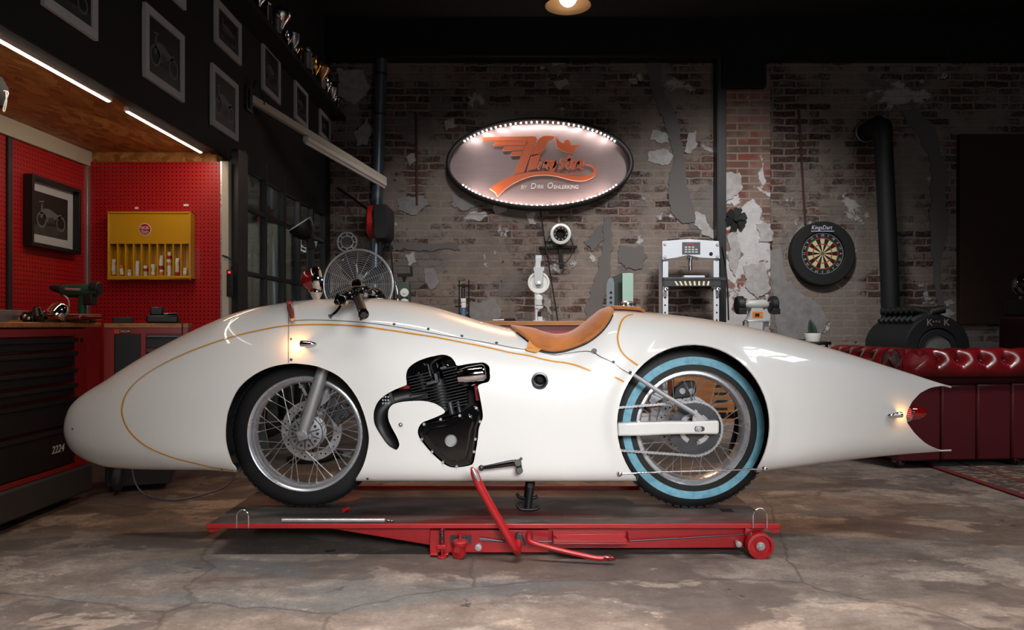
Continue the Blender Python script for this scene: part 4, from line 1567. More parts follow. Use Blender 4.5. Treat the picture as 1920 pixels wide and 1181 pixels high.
# tail lamp: ribbed glass ring and red cone
t = NT('red_lens')
t.set(**{'Base Color': C(120, 4, 8), 'Roughness': 0.08, 'Coat Weight': 1.0, 'Emission Color': (1, 0.02, 0.02, 1), 'Emission Strength': 0.03})
m_redlens = t.m
c = P(1688, 773, 3.2)
b = MB()
for k in range(28):
    a = 2 * PI * k / 28
    b.cyl(c + Vector((0.0, 0.037 * math.cos(a), 0.037 * math.sin(a))), c + Vector((0.034, 0.035 * math.cos(a), 0.035 * math.sin(a))), 0.0034, n=8)
b.lathe([(0.030, -0.03), (0.038, -0.03), (0.040, -0.002), (0.030, 0.0)], c, (1, 0, 0), 36).lathe([(0.028, 0.034), (0.038, 0.033), (0.036, 0.037), (0.028, 0.038)], c, (1, 0, 0), 36)
tl = b.build('tail_lamp', m_chrome, bike)
tag(MB().lathe([(0.030, 0.03), (0.031, 0.05), (0.028, 0.075), (0.018, 0.098), (0.006, 0.112), (0.0, 0.114)], c, (1, -0.02, 0.0), 32).build('lamp_cone', m_redlens, tl), 'red glass cone')
MB().lathe([(0.0, 0.002), (0.033, 0.002), (0.033, 0.03), (0.0, 0.03)], c, (1, 0, 0), 28).build('lamp_core', emit('lamp_core_red', (1, 0.12, 0.08, 1), 1.6), tl)
LP = PZ - 0.0012   # platform top
# ------------------------------------------------------------------ lift table
NX0, NX1 = P(387, 0, 2.9).x, P(1463, 0, 2.9).x
LY0, LY1 = 2.90, 3.52
t = NT('worn_platform')
ob = t.coord()
g = t.noise(t.map(ob, scale=(0.8, 2.0, 1)), 2.6, 7, 0.65, 0.6)
red = t.step(t.noise(t.map(ob, scale=(0.7, 1.2, 1), loc=(0.7, 0.2, 0)), 2.4, 6, 0.65, 0.3), 0.5, 0.66)
col = t.mix(t.step(g, 0.35, 0.7), C(44, 41, 41), C(112, 104, 97))
col = t.mix(t.math('MULTIPLY', red, 0.72), col, C(118, 34, 34))
col = t.mix(t.math('MULTIPLY', t.step(t.noise(ob, 26, 5, 0.7), 0.64, 0.72), 0.5), col, C(160, 148, 140))
t.set(**{'Base Color': col, 'Roughness': 0.48, 'Metallic': 0.15})
t.bump(g, 0.15, 0.004)
m_plat = t.m
lift = T('lift_table', 'low red motorcycle lift table with worn dark platform and foot levers', 'lift', ((NX0 + NX1) / 2, 3.2, 0))
MB().span((NX0, LY0 + 0.004, LP - 0.006), (NX1 - 0.02, LY1, LP)).build('platform', m_plat, lift, bevel=0.002)
b = MB().span((NX0, LY0, LP - 0.014), (NX1, LY0 + 0.010, LP + 0.003)).span((NX0, LY1, LP - 0.012), (NX1, LY1 + 0.012, LP + 0.018))
b.prism([(NX0, LP - 0.014), (NX0 + 0.06, LP - 0.014), (NX0 + 0.03, LP - 0.03), (NX0 + 0.008, LP - 0.03)], (0, LY0 + 0.004, 0), (1, 0, 0), (0, 0, 1), (0, 1, 0), 0.004)
b.prism([(NX1, LP - 0.014), (NX1 - 0.06, LP - 0.014), (NX1 - 0.02, LP - 0.035), (NX1 - 0.002, LP - 0.03)], (0, LY0 + 0.004, 0), (1, 0, 0), (0, 0, 1), (0, 1, 0), 0.004)
b.build('platform_lip', m_red, lift, bevel=0.002)
# drop-out plate let into the platform
qs = [(0.205, 3.36), (0.86, 3.36), (0.86, 3.0), (0.205, 3.0)]
o = MB().prism(qs, (0, 0, LP - 0.003), (1, 0, 0), (0, 1, 0), (0, 0, 1), 0.0036).build('drop_plate', m_plat, lift, bevel=0.0012)
MB().span((0.86, 3.10, LP - 0.002), (0.91, 3.15, LP + 0.0012)).build('platform_slot', m_matblack, lift)
b = MB()
for yy in (2.945, 3.45):
    b.prism([(P(562, 0, 2.94).x, LP - 0.006), (P(1404, 0, 2.94).x, LP - 0.006), (P(1404, 0, 2.94).x, 0.025), (P(808, 0, 2.94).x, 0.022), (P(808, 0, 2.94).x, 0.035)], (0, yy, 0), (1, 0, 0), (0, 0, 1), (0, 1, 0), 0.012)
b.span((-0.2, 2.95, 0.03), (-0.15, 3.46, 0.07)).span((0.8, 2.95, 0.03), (0.86, 3.46, 0.07))
b.build('side_rail', m_red, lift, bevel=0.002)
b = MB().ppoly([(806, 994), (1029, 994), (1029, 1036), (806, 1036)], 2.925, 0.012)
b.build('base_plate', m_red, lift, bevel=0.002)
b = MB().ppoly([(1036, 1002), (1174, 1001), (1168, 1012), (1050, 1012.5)], 2.86, 0.005)
q = [P(1036, 1002, 2.93), P(1176, 1001, 2.93)]
b.span((q[0].x, 2.86, q[0].z - 0.018), (q[1].x, 2.94, q[0].z - 0.014)).prism([(2.86, q[0].z - 0.016), (2.94, q[0].z - 0.016), (2.94, q[0].z + 0.012)], (q[1].x, 0, 0), (0, 1, 0), (0, 0, 1), (1, 0, 0), 0.003)
b.prism([(2.86, q[0].z - 0.016), (2.94, q[0].z - 0.016), (2.94, q[0].z + 0.012)], (q[0].x, 0, 0), (0, 1, 0), (0, 0, 1), (1, 0, 0), 0.003)
b.build('tool_tray', m_red, lift, bevel=0.001)
b = MB().tube([P(899, 1009, 2.918), P(949, 1016, 2.915)], 0.004, 8).tube([P(899, 1012, 2.918), P(949, 1016, 2.915)], 0.003, 8).tube([P(1010, 1015, 2.92), P(1035, 1015, 2.92), P(1180, 1014, 2.935), P(1395, 1002, 2.935)], 0.0028, 8)
b.build('linkage_rod', m_darksteel, lift)
for x, y, r in ((897, 1026, 0.0095), (1385, 1020, 0.0085)):
    p = P(x, y, 2.918)
    MB().cyl(p + Vector((0, 0.02, 0)), p - Vector((0, 0.004, 0)), r * 1.35, n=24).cyl(p, p - Vector((0, 0.010, 0)), r * 0.95, n=6).cyl(p, p - Vector((0, 0.013, 0)), r * 0.5, n=12).build('rail_bolt', m_steel, lift)
# roller at the tail end and swivel castor
for yy in (2.90, 3.46):
    c = P(1423.5, 1021, 2.9)
    c = Vector((c.x, yy, 0.0495))
    wl = MB().lathe([(0.0, 0.02), (0.02, 0.02), (0.03, 0.012), (0.036, 0.012), (0.040, 0.02), (0.0495, 0.02), (0.0495, -0.02), (0.040, -0.022), (0.036, -0.012), (0.022, -0.012), (0.020, -0.018), (0.0, -0.018)], c, (0, 1, 0), 48).build('roller', m_red, lift)
    s = -1 if yy < 3 else 1
    MB().cyl(c + Vector((0, s * 0.016, 0)), c + Vector((0, s * 0.028, 0)), 0.0125, n=6).cyl(c, c + Vector((0, s * 0.031, 0)), 0.007, n=16).cyl(c, c + Vector((0, s * 0.020, 0)), 0.016, n=24).build('roller_nut', m_steel, wl)
MB().ppoly([(1398, 990), (1432, 990), (1432, 1000), (1402, 1012), (1396, 1000)], 2.93, 0.5).build('roller_carrier', m_red, lift)
c = P(860, 1030, 2.885)
c.z = 0.028
b = MB().lathe([(0.0, 0.009), (0.02, 0.009), (0.028, 0.006), (0.028, -0.006), (0.02, -0.009), (0.0, -0.009)], c, (0.5, 0.86, 0), 28)
cw = b.build('castor_wheel', m_red, lift)
b = MB().ppoly([(844, 1004), (884, 1004), (884, 1020), (844, 1020)], 2.92, 0.004)
b.build('castor_plate', m_darksteel, lift)
b = MB().lathe([(0.0, 0.006), (0.026, 0.006), (0.03, 0.0), (0.028, -0.012), (0.0, -0.012)], P(863, 1016, 2.885), (0, 0, 1), 24)
for s in (-1, 1):
    d = Vector((0.5, 0.86, 0)) * 0.014 * s
    b.bar(P(865, 1016, 2.885) + d, c + d, 0.004, 0.022, (1, 0, 0))
b.cyl(P(863, 1001, 2.89), P(863, 1016, 2.89), 0.006, n=12)
b.build('castor_fork', m_red, lift)
# spring foot
pts = []
for i in range(90):
    a = 2 * PI * i / 13
    p = P(829, 992 + 26 * i / 89, 2.9)
    pts.append(p + Vector((0.0085 * math.cos(a), 0.0085 * math.sin(a), 0)))
MB().tube(pts, 0.0021, 6).build('spring', m_darksteel, lift)
b = MB().box(P(828, 1024, 2.905), (0.034, 0.03, 0.016)).cyl(P(829, 990, 2.9), P(829, 1042, 2.9), 0.004, n=10).lathe([(0.0, 0.0), (0.018, 0.0), (0.02, 0.006), (0.0, 0.010)], Vector((P(829, 0, 2.9).x, 2.9, 0.0)), (0, 0, 1), 18)
b.span(P(806, 1042, 2.9) + Vector((0, 0, 0.0)), P(822, 1034, 2.93)).span(P(831, 1042, 2.9), P(842, 1034, 2.93))
b.build('levelling_foot', m_red, lift, bevel=0.002)
# foot levers
pp = [P(884, 876, 2.80), P(891, 890, 2.80), P(901, 914, 2.80), P(930, 966, 2.81), P(964, 1026, 2.82), P(970, 1034, 2.85), P(972, 1016, 2.915)]
lp = smoothline(pp[:-2], 5) + pp[-2:]
r_ = [0.0045, 0.006, 0.009, 0.012, 0.0145] + [0.0155] * (len(lp) - 5)
lv1 = MB().tube(lp, r_, 18).build('lift_lever', m_red, lift)
MB().tube([P(886, 878, 2.786), P(893, 892, 2.786), P(898, 902, 2.788)], [0.004, 0.010, 0.005], 12).build('lever_pad', m_steel, lv1)
pp = [P(992, 1000, 2.91), P(992, 1010, 2.87), P(996, 1017, 2.85), P(1020, 1024, 2.84), P(1070, 1036, 2.83), P(1118, 1046, 2.82), P(1134, 1046, 2.82), P(1148, 1048, 2.82)]
lp = smoothline(pp, 5)
lv2 = MB().tube(lp, [0.0095] * (len(lp) - 3) + [0.009, 0.007, 0.005], 16).build('lift_lever', m_red, lift)
MB().tube([P(1132, 1044, 2.81), P(1144, 1045.5, 2.81), P(1155, 1049, 2.81)], [0.006, 0.011, 0.003], 12).build('lever_pad', m_deepred, lv2)
b = MB().ppoly([(966, 1004), (972, 999), (980, 1001), (981, 1010), (986, 1022), (976, 1023), (968, 1012)], 2.905, 0.02).ppoly([(988, 1001), (993, 997), (999, 1001), (999, 1012), (988, 1012)], 2.905, 0.02)
b.build('lever_pivot', m_darksteel, lift, bevel=0.003)
# tie-down hoops
for x0, x1, yt in ((444, 466, 956), (1412, 1438, 953)):
    c = (x0 + x1) / 2
    pp = [P(x0, 990, 2.897), P(x0, 966, 2.897)] + [P(c - (x1 - x0) / 2 * math.cos(a), yt + (x1 - x0) / 2 * (1 - math.sin(a)), 2.897) for a in [PI * k / 10 for k in range(1, 10)]] + [P(x1, 966, 2.897), P(x1, 990, 2.897)]
    MB().tube(pp, 0.0032, 10).build('tie_down_hoop', m_chrome, lift)

# loose things on and under the lift
a, e = P(529, 974, 2.93), P(722, 977, 2.93)
z = LP + 0.0092
rod = T('steel_pin', 'long bright steel pin with pull ring lying along the front platform edge', 'pin', ((a.x + e.x) / 2, 2.93, LP))
MB().tube([(a.x, 2.93, z), (e.x, 2.93, z)], 0.0085, 18).build('shaft', m_steel, rod)
MB().torus((e.x + 0.02, 2.93, z - 0.001), (0.1, 0.3, 1), 0.017, 0.0018, 28, 8).build('ring', m_chrome, rod)
p = P(651, 942, 3.13)
tag(MB().cyl((p.x - 0.006, 3.09, LP + 0.0085), (p.x + 0.008, 3.12, LP + 0.0085), 0.008, n=14).build('plastic_cap', m_red, None, loc=(p.x, 3.1, LP)), 'small red plastic cap dropped on the platform behind the front tyre', 'cap')
p = P(616, 1039, 2.95)
tag(MB().box((p.x, 2.98, 0.003), (0.04, 0.006, 0.006), Matrix.Rotation(0.35, 3, 'Z')).build('cable_tie', m_matblack, None, loc=(p.x, 2.98, 0)), 'short black cable tie end on the floor in front of the lift', 'scrap')
pp = smoothline([(-1.99, 3.965, 0.15), (-1.96, 3.94, 0.07), (-1.88, 3.9, 0.014), (-1.72, 3.84, 0.006), (-1.62, 3.95, 0.006), (-1.58, 4.2, 0.006), (-1.7, 4.7, 0.006)], 6)
tag(MB().tube(pp, 0.0045, 8).build('power_cable', M('cable_grey', C(96, 100, 116), 0.5), None, loc=(-2.0, 3.95, 0)), 'thin grey cable looping over the floor under the white nose', 'cable')
# ------------------------------------------------------------------ red workshop niche
SXP = WX + 0.012
b = MB().span((WX - 0.01, 3.0, 0.9), (SXP, 4.17, 1.93))
pg = tag(b.build('pegboard', m_peg_side, None, loc=(SXP, 3.6, 0.9)), 'red perforated steel panel beside the dark upright, cut off by the picture edge', 'pegboard', None)
b = MB().span((WX - 0.01, 4.215, 0.9), (SXP, 4.985, 1.93))
tag(b.build('pegboard', m_peg_side, None, loc=(SXP, 4.6, 0.9)), 'red perforated steel panel behind the black-framed motorcycle photograph', 'pegboard')
b = MB().span((-2.775, PY - 0.022, 0.0), (-1.915, PY, 1.965))
pf = tag(b.build('pegboard', m_peg_front, None, loc=(-2.35, PY - 0.022, 0.0)), 'wide red perforated steel panel behind the yellow spark plug cabinet', 'pegboard')
S(MB().span((WX, 4.175, 0.9), (SXP + 0.012, 4.21, 1.93)), 'trim_4', m_darksteel)
S(MB().span((WX, PY - 0.05, 0.0), (-2.775, PY, 2.03)), 'trim_5', m_castalu, bevel=0.003)
S(MB().span((-1.915, PY - 0.03, 0.0), (-1.897, PY, 1.968)), 'trim_6', m_alu, bevel=0.002)
# two white price tags on the panel
for x, y, wd, nm in ((256, 390, 0.022, 'small square white tag on the red panel above the middle of the yellow cabinet'), (349, 384.5, 0.032, 'wider white tag on the red panel above the far end of the yellow cabinet')):
    p = P(x, y, PY - 0.024)
    tag(MB().box(p, (wd, 0.004, 0.014)).build('paper_tag', m_white, None, loc=p), nm, 'tag')

# light strips under the soffit
m_led = emit('led_strip_light', (1, 0.90, 0.76, 1), 9.0)
for ya, yb, nm in ((1.6, 3.80, 'long bright light strip under the strand-board soffit, nearer the lens'), (3.96, 4.92, 'shorter bright light strip under the soffit by the far end of the niche')):
    z = 2.012
    st = T('light_strip', nm, 'light', (-2.02, (ya + yb) / 2, z + 0.02))
    MB().span((-2.03, ya, z), (-2.005, yb, z + 0.022)).build('housing', m_white, st)
    MB().span((-2.026, ya + 0.01, z - 0.006), (-2.009, yb - 0.01, z - 0.0005)).build('diffuser', m_led, st, bevel=0.003)


# framed photographs
def print_mesh(org, u, v, nrm, w_, h, seed):
    """a dim black and white photograph of a motorcycle, all in one flat sheet of a few tones"""
    rnd = random.Random(seed)
    b = MB()
    o, u, v, nrm = Vector(org), Vector(u), Vector(v), Vector(nrm)
    b.mat(0).add([o - u * w_ / 2 - v * h / 2, o + u * w_ / 2 - v * h / 2, o + u * w_ / 2 + v * h / 2, o - u * w_ / 2 + v * h / 2], [(0, 1, 2, 3)])
    e = nrm * 0.0006
    s = min(w_, h)
    b.mat(1).add([o - u * w_ / 2 - v * h / 2 + e, o + u * w_ / 2 - v * h / 2 + e, o + u * w_ / 2 - v * h * 0.22 + e, o - u * w_ / 2 - v * h * 0.28 + e], [(0, 1, 2, 3)])
    e = nrm * 0.0012
    for cx in (-0.30, 0.30):
        c = o + u * cx * w_ * 0.95 - v * s * 0.14 + e
        R, r = s * 0.19, s * 0.14
        vs, fs = [], []
        for k in range(24):
            a = 2 * PI * k / 24
            d = u * math.cos(a) + v * math.sin(a)
            vs += [c + d * R, c + d * r]
        for k in range(24):
            q = (k + 1) % 24
            fs.append((2 * k, 2 * q, 2 * q + 1, 2 * k + 1))
        b.mat(2).add(vs, fs)
    for pts, m_ in (([(-0.28, 0.12), (-0.05, 0.16), (0.2, 0.06), (0.34, 0.1), (0.30, 0.0), (0.12, -0.08), (-0.1, -0.2), (-0.2, -0.06)], 2), ([(-0.34, -0.1), (-0.30, 0.24), (-0.26, 0.24), (-0.26, -0.1)], 2),
                    ([(-0.12, -0.16), (0.1, -0.16), (0.08, -0.03), (-0.08, -0.02)], 1), ([(-0.36, 0.24), (-0.2, 0.27), (-0.2, 0.30), (-0.36, 0.27)], 2)):
        dx, dz = rnd.uniform(-0.02, 0.02), rnd.uniform(-0.02, 0.02)
        b.mat(m_).add([o + u * (x + dx) * w_ * 0.95 + v * (y + dz) * s + e * (1.5 if m_ == 1 else 1) for x, y in pts], [tuple(range(len(pts)))])
    return b


def framed(name, label, yc, zc, w_, h, X, fr_w, mat_w, frame_mat, seed, depth=0.022, group=None, slant=0.0):
    th = T(name, label, 'picture', (X, yc, zc), group)
    u, v, n = Vector((0, 1, 0)), Vector((0, 0, 1)), Vector((1, 0, 0))
    if slant:
        Rr = Matrix.Rotation(slant, 3, 'X')
        u, v = Rr @ u, Rr @ v
    o = Vector((X, yc, zc))
    b = MB()
    for su, sv, wu, wv in ((0, 1, w_, fr_w), (0, -1, w_, fr_w), (1, 0, fr_w, h - 2 * fr_w), (-1, 0, fr_w, h - 2 * fr_w)):
        c = o + u * su * (w_ - fr_w) / 2 + v * sv * (h - fr_w) / 2 + n * depth / 2
        b.add([c + u * a * wu / 2 + v * d * wv / 2 + n * e * depth / 2 for a in (-1, 1) for d in (-1, 1) for e in (-1, 1)], [(0, 1, 3, 2), (4, 6, 7, 5), (0, 4, 5, 1), (2, 3, 7, 6), (0, 2, 6, 4), (1, 5, 7, 3)])
    b.build('frame', frame_mat, th, bevel=0.0015)
    iw, ih = w_ - 2 * fr_w, h - 2 * fr_w
    q = o + n * 0.008
    if mat_w:
        MB().add([q - u * iw / 2 - v * ih / 2, q + u * iw / 2 - v * ih / 2, q + u * iw / 2 + v * ih / 2, q - u * iw / 2 + v * ih / 2], [(0, 1, 2, 3)]).build('mat_board', m_offwhite, th)
    print_mesh(q + n * 0.001, u, v, n, iw - 2 * mat_w, ih - 2 * mat_w, seed).build('photograph', [m_print_dark, m_print_mid, m_print_light], th, smooth=0, weld=False)
    return th


framed('framed_photograph', 'black framed motorcycle photograph with white mat on the red panel', 4.565, 1.548, 0.495, 0.412, SXP + 0.002, 0.022, 0.058, m_black, 3, 0.05, slant=-0.012)
GX = FX + 0.001
yo = lambda px: -FX * F / (CX - px)
zo = lambda px, py: CZ + (HY - py) * yo(px) / F
for k, (xl_, xr_, ytl, ybl, ybr, lab) in enumerate((
        (75, 176, -130, 6, 80, 'white framed photograph cut off by the top edge, above the long light strip'),
        (266, 340, 3, 143, 193, 'white framed dark photograph hanging alone above the gap between the light strips'),
        (318, 343, -120, -6, 22, 'white framed photograph of which only the lowest corner shows at the top edge'),
        (400, 448, -6, 78, 124, 'white framed photograph above the picture of the standing motorcycle'),
        (393, 442, 117, 234, 266, 'white framed photograph of a standing motorcycle below another frame'),
        (489, 522, 72, 165, 199, 'white framed photograph above the steel bracket arm, nearest the black corner'),
        (550, 574, 147, 224, 241, 'white framed photograph behind the tube light, second from the brick wall'),
        (597, 617, 203, 256, 269, 'small dim white framed photograph nearest the brick wall above the glazing'))):
    ya, yb = yo(xl_), yo(xr_)
    zt1 = zo(xl_, ytl)
    zb1 = (zo(xl_, ybl) + zo(xr_, ybr)) / 2
    framed('framed_photograph', lab, (ya + yb) / 2, (zt1 + zb1) / 2, yb - ya, zt1 - zb1, GX, 0.042, 0, m_offwhite, 20 + k, 0.02, 'white framed photographs on the black wall')

# ---- big red tool cabinet along the niche wall
CXF, CYB, CYA = -2.18, 3.92, 2.55
tc_ = T('tool_cabinet', 'big red tool cabinet with black drawers, wooden top and number plate', 'tool cabinet', (-2.48, 3.3, 0))
MB().span((-2.775, CYA, 0.18), (CXF - 0.03, CYB - 0.02, 0.874)).build('carcass', m_redcab, tc_, bevel=0.006)
b = MB().span((CXF - 0.03, 3.775, 0.18), (CXF, CYB - 0.03, 0.874)).span((CXF - 0.03, CYA, 0.836), (CXF, 3.775, 0.874)).span((CXF - 0.03, CYA, 0.18), (CXF, 3.775, 0.206))
b.build('front_frame', m_redcab, tc_, bevel=0.004)
b = MB().prism([(-2.26, 3.87), (-2.186, 3.87), (-2.180, 3.884), (-2.170, 3.910), (-2.160, 3.940), (-2.152, 3.960), (-2.156, 3.974), (-2.17, 3.984), (-2.26, 3.984)], (0, 0, 0.18), (1, 0, 0), (0, 1, 0), (0, 0, 1), 0.700)
b.build('corner_post', m_redcab, tc_, smooth=60)
MB().prism([(-2.775, CYA), (CXF + 0.008, CYA), (CXF + 0.008, 3.885), (-2.150, 3.962), (-2.156, 3.976), (-2.172, 3.986), (-2.775, 3.986)], (0, 0, 0.8805), (1, 0, 0), (0, 1, 0), (0, 0, 1), 0.0235).build('worktop', m_benchwood, tc_, bevel=0.004)
MB().cyl((CXF - 0.01, 3.835, 0.815), (CXF + 0.003, 3.835, 0.815), 0.011, n=18).build('lock', m_matblack, tc_)
for z1, z0 in ((0.834, 0.768), (0.766, 0.684), (0.682, 0.610), (0.608, 0.543), (0.541, 0.402), (0.400, 0.208)):
    dr = MB().span((CXF - 0.02, CYA + 0.03, z0 + 0.004), (CXF + 0.004, 3.765, z1 - 0.012)).build('drawer', m_drawer, tc_, bevel=0.003)
    b = MB().span((CXF - 0.006, CYA + 0.03, z1 - 0.012), (CXF + 0.022, 3.765, z1 - 0.006)).span((CXF + 0.016, CYA + 0.03, z1 - 0.026), (CXF + 0.022, 3.765, z1 - 0.006))
    b.build('drawer_pull', m_drawer, dr, bevel=0.002)
pl = MB()
add_text(pl, '2224', 0.052, (CXF + 0.006, 3.625, 0.297), (0, 1, 0), (0, 0, 1), (1, 0, 0), shear=0.25, sx=0.95)
pl.build('number_plate', m_white, tc_, smooth=0)
b = MB().span((-2.775, CYA, 0.04), (CXF + 0.012, CYB + 0.0, 0.18))
b.build('plinth', m_grey, tc_, bevel=0.012)
for y in (2.75, 3.42):
    MB().lathe([(0.0, 0.02), (0.06, 0.02), (0.066, 0.012), (0.066, -0.012), (0.06, -0.02), (0.0, -0.02)], (CXF - 0.06, y, 0.066), (1, 0, 0), 28).build('castor', m_rubber, tc_)

# ---- smaller cabinet turned across the corner
ang = math.radians(20)
c0 = Vector((-2.125, 3.985, 0))
uu, vv = Vector((math.cos(ang), math.sin(ang), 0)), Vector((-math.sin(ang), math.cos(ang), 0))
Rz = Matrix.Rotation(ang, 3, 'Z')
W2, D2 = 0.385, 0.42
k2 = T('tool_cabinet', 'small red tool cabinet with a black door and drawers beside the big one', 'tool cabinet', c0 + uu * 0.19 + vv * 0.2)


def rbox(b, u0, u1, v0, v1, z0, z1):
    return b.box(c0 + uu * (u0 + u1) / 2 + vv * (v0 + v1) / 2 + Vector((0, 0, (z0 + z1) / 2)), (u1 - u0, v1 - v0, z1 - z0), Rz)


rbox(MB(), 0, W2, 0.02, D2, 0.16, 0.876).build('carcass', m_redcab, k2, bevel=0.005)
b = MB()
rbox(b, -0.019, 0.028, 0, 0.02, 0.16, 0.876)
rbox(b, 0.155, 0.178, 0, 0.02, 0.16, 0.876)
rbox(b, 0.352, W2, 0, 0.02, 0.16, 0.876)
rbox(b, 0.028, 0.155, 0, 0.02, 0.846, 0.876)
rbox(b, 0.178, 0.352, 0, 0.02, 0.846, 0.876)
b.build('front_frame', m_redcab, k2, bevel=0.002)
rbox(MB(), -0.02, W2 + 0.004, -0.006, D2, 0.876, 0.901).build('worktop', m_benchwood, k2, bevel=0.003)
rbox(MB(), 0.030, 0.153, 0.003, 0.018, 0.20, 0.838).build('door', m_drawer, k2, bevel=0.002)
for i in range(7):
    z1 = 0.842 - i * 0.078
    dr = rbox(MB(), 0.180, 0.350, 0.006, 0.018, z1 - 0.074, z1 - 0.012).build('drawer', m_drawer, k2, bevel=0.002)
    rbox(MB(), 0.180, 0.350, -0.010, 0.012, z1 - 0.018, z1 - 0.006).build('drawer_pull', m_darksteel, dr, bevel=0.003)
b = MB().mat(0)
rbox(b, 0.030, 0.052, -0.004, 0.0, 0.846, 0.868)
bd = b.build('badge', M('badge_orange', C(205, 70, 40), 0.4), k2)
b = MB()
rbox(b, 0.055, 0.108, -0.004, 0.0, 0.850, 0.866)
b.build('badge_plate', m_drawer, k2)
b = MB()
add_text(b, 'FACOM', 0.0155, c0 + uu * 0.0815 + vv * -0.0052 + Vector((0, 0, 0.858)), uu, (0, 0, 1), -vv, sx=0.85)
b.build('badge_letters', m_white, k2, smooth=0)
b = MB()
rbox(b, -0.02, 0.30, 0.03, 0.40, 0.03, 0.16)
b.build('plinth', m_grey, k2, bevel=0.008)
cw = c0 + uu * 0.045 + vv * -0.005 + Vector((0, 0, 0.078))
b = MB().lathe([(0.0, 0.018), (0.06, 0.018), (0.066, 0.010), (0.066, -0.010), (0.06, -0.018), (0.0, -0.018)], cw, uu, 32)
b.lathe([(0.046, -0.021), (0.052, -0.021), (0.052, 0.021), (0.046, 0.021)], cw, uu, 32, closed=True)
b.cyl(cw - uu * 0.024, cw + uu * 0.024, 0.01, n=14)
b.build('castor', m_grey, k2)

# ---- things on the cabinets
TZ = 0.904
# cordless drill
dp = P(140, 0, 4.05)
dx = dp.x
dr = T('cordless_drill', 'green and black cordless drill standing on the big cabinet by the red panel', 'drill', (dx, 4.05, TZ))
sy_ = 4.05
zz = lambda py: P(0, py, sy_).z
xx = lambda px: P(px, 0, sy_).x
b = MB().tube([(xx(117), sy_, zz(545)), (xx(125), sy_, zz(545)), (xx(160), sy_, zz(545)), (xx(186), sy_, zz(544))], [0.028, 0.034, 0.036, 0.034], 20)
b.tube([(xx(158), sy_, zz(550)), (xx(154), sy_, zz(570)), (xx(155), sy_, TZ + 0.03)], [0.026, 0.022, 0.022], 16)
b.build('body', m_green, dr)
MB().tube([(xx(95), sy_, zz(539)), (xx(103), sy_, zz(540)), (xx(117), sy_, zz(543))], [0.012, 0.019, 0.024], 18).build('chuck', m_matblack, dr)
MB().tube([(xx(172), sy_, zz(541)), (xx(188), sy_, zz(541))], [0.038, 0.036], 20).span((xx(160), sy_ - 0.03, zz(572)), (xx(178), sy_ + 0.03, zz(552))).build('motor_cap', m_black, dr, bevel=0.006)
MB().span((xx(134), sy_ - 0.038, TZ), (xx(174), sy_ + 0.038, TZ + 0.045)).build('battery', m_black, dr, bevel=0.008)
MB().tube([(xx(118), sy_, zz(540)), (xx(133), sy_ - 0.036, zz(543)), (xx(158), sy_ - 0.037, zz(544))], 0.008, 10).build('gear_housing', m_steel, dr)
MB().tube(smoothline([(xx(122), sy_ - 0.02, zz(552)), (xx(131), sy_ - 0.02, zz(560)), (xx(134), sy_ - 0.02, zz(572)), (xx(131), sy_ - 0.02, zz(583))], 5), 0.004, 8).build('side_handle', m_alu, dr)
# chrome headlamp shell lying on the worktop
c = P(106, 587, 3.62)
hs = T('headlamp_shell', 'chrome domed headlamp shell lying rim down on the big red cabinet', 'headlamp', (c.x, c.y, TZ))
ax = Vector((-0.45, -0.35, -0.80)).normalized()
c = Vector((c.x + 0.01, c.y, TZ + 0.052))
MB().lathe([(0.0, -0.045), (0.02, -0.043), (0.036, -0.03), (0.045, -0.01), (0.047, 0.012)], c, ax, 32).build('shell', m_chrome, hs)
MB().lathe([(0.043, 0.010), (0.049, 0.012), (0.049, 0.022), (0.044, 0.024), (0.040, 0.018)], c, ax, 32).build('rim', m_chrome, hs)
# dark carburettor and linkage lying nearer
c = P(58, 596, 3.5)
cb = T('carburettor_part', 'black and chrome carburettor lying on the worktop in front of the headlamp shell', 'engine part', (c.x, c.y, TZ))
b = MB().tube([(c.x - 0.035, c.y, TZ + 0.026), (c.x + 0.055, c.y + 0.02, TZ + 0.028)], [0.024, 0.027], 18).cyl((c.x + 0.03, c.y, TZ + 0.03), (c.x + 0.03, c.y - 0.01, TZ + 0.07), 0.018, n=16).box((c.x + 0.0, c.y, TZ + 0.02), (0.05, 0.05, 0.036))
b.build('body', m_gloss, cb, bevel=0.003)
b = MB().cyl((c.x - 0.045, c.y - 0.01, TZ + 0.022), (c.x - 0.035, c.y - 0.01, TZ + 0.022), 0.014, n=16).sphere((c.x - 0.01, c.y - 0.03, TZ + 0.028), 0.009).sphere((c.x + 0.012, c.y - 0.034, TZ + 0.018), 0.008)
b.build('fitting', m_chrome, cb)
pp = [(-2.42, 3.0, TZ + 0.007), (-2.40, 3.2, TZ + 0.007), (-2.35, 3.4, TZ + 0.007)]
rd = tag(MB().tube(pp, 0.006, 10).build('chrome_rod', m_chrome, None, loc=(-2.4, 3.2, TZ)), 'thin chrome rod lying along the worktop edge', 'rod')
tag(MB().span((-2.54, 2.9, TZ + 0.0005), (-2.46, 3.86, TZ + 0.062)).build('metal_tray', m_castalu, None, loc=(-2.5, 3.4, TZ), bevel=0.004), 'long low grey metal tray lying on the big cabinet behind the headlamp shell', 'tray')
tag(MB().prism([(xx(98), 3.70), (xx(160), 3.74), (xx(196), 3.86), (xx(190), 3.93), (xx(104), 3.93)], (0, 0, TZ + 0.0006), (1, 0, 0), (0, 1, 0), (0, 0, 1), 0.0104).build('wooden_board', m_cork, None, loc=(-2.25, 3.8, TZ)), 'pale wooden offcut board on the corner of the big cabinet', 'board')
bx = T('leather_case', 'dark red leather case with tan edge lying on the wooden offcut board', 'case', (-2.28, 3.82, TZ + 0.011))
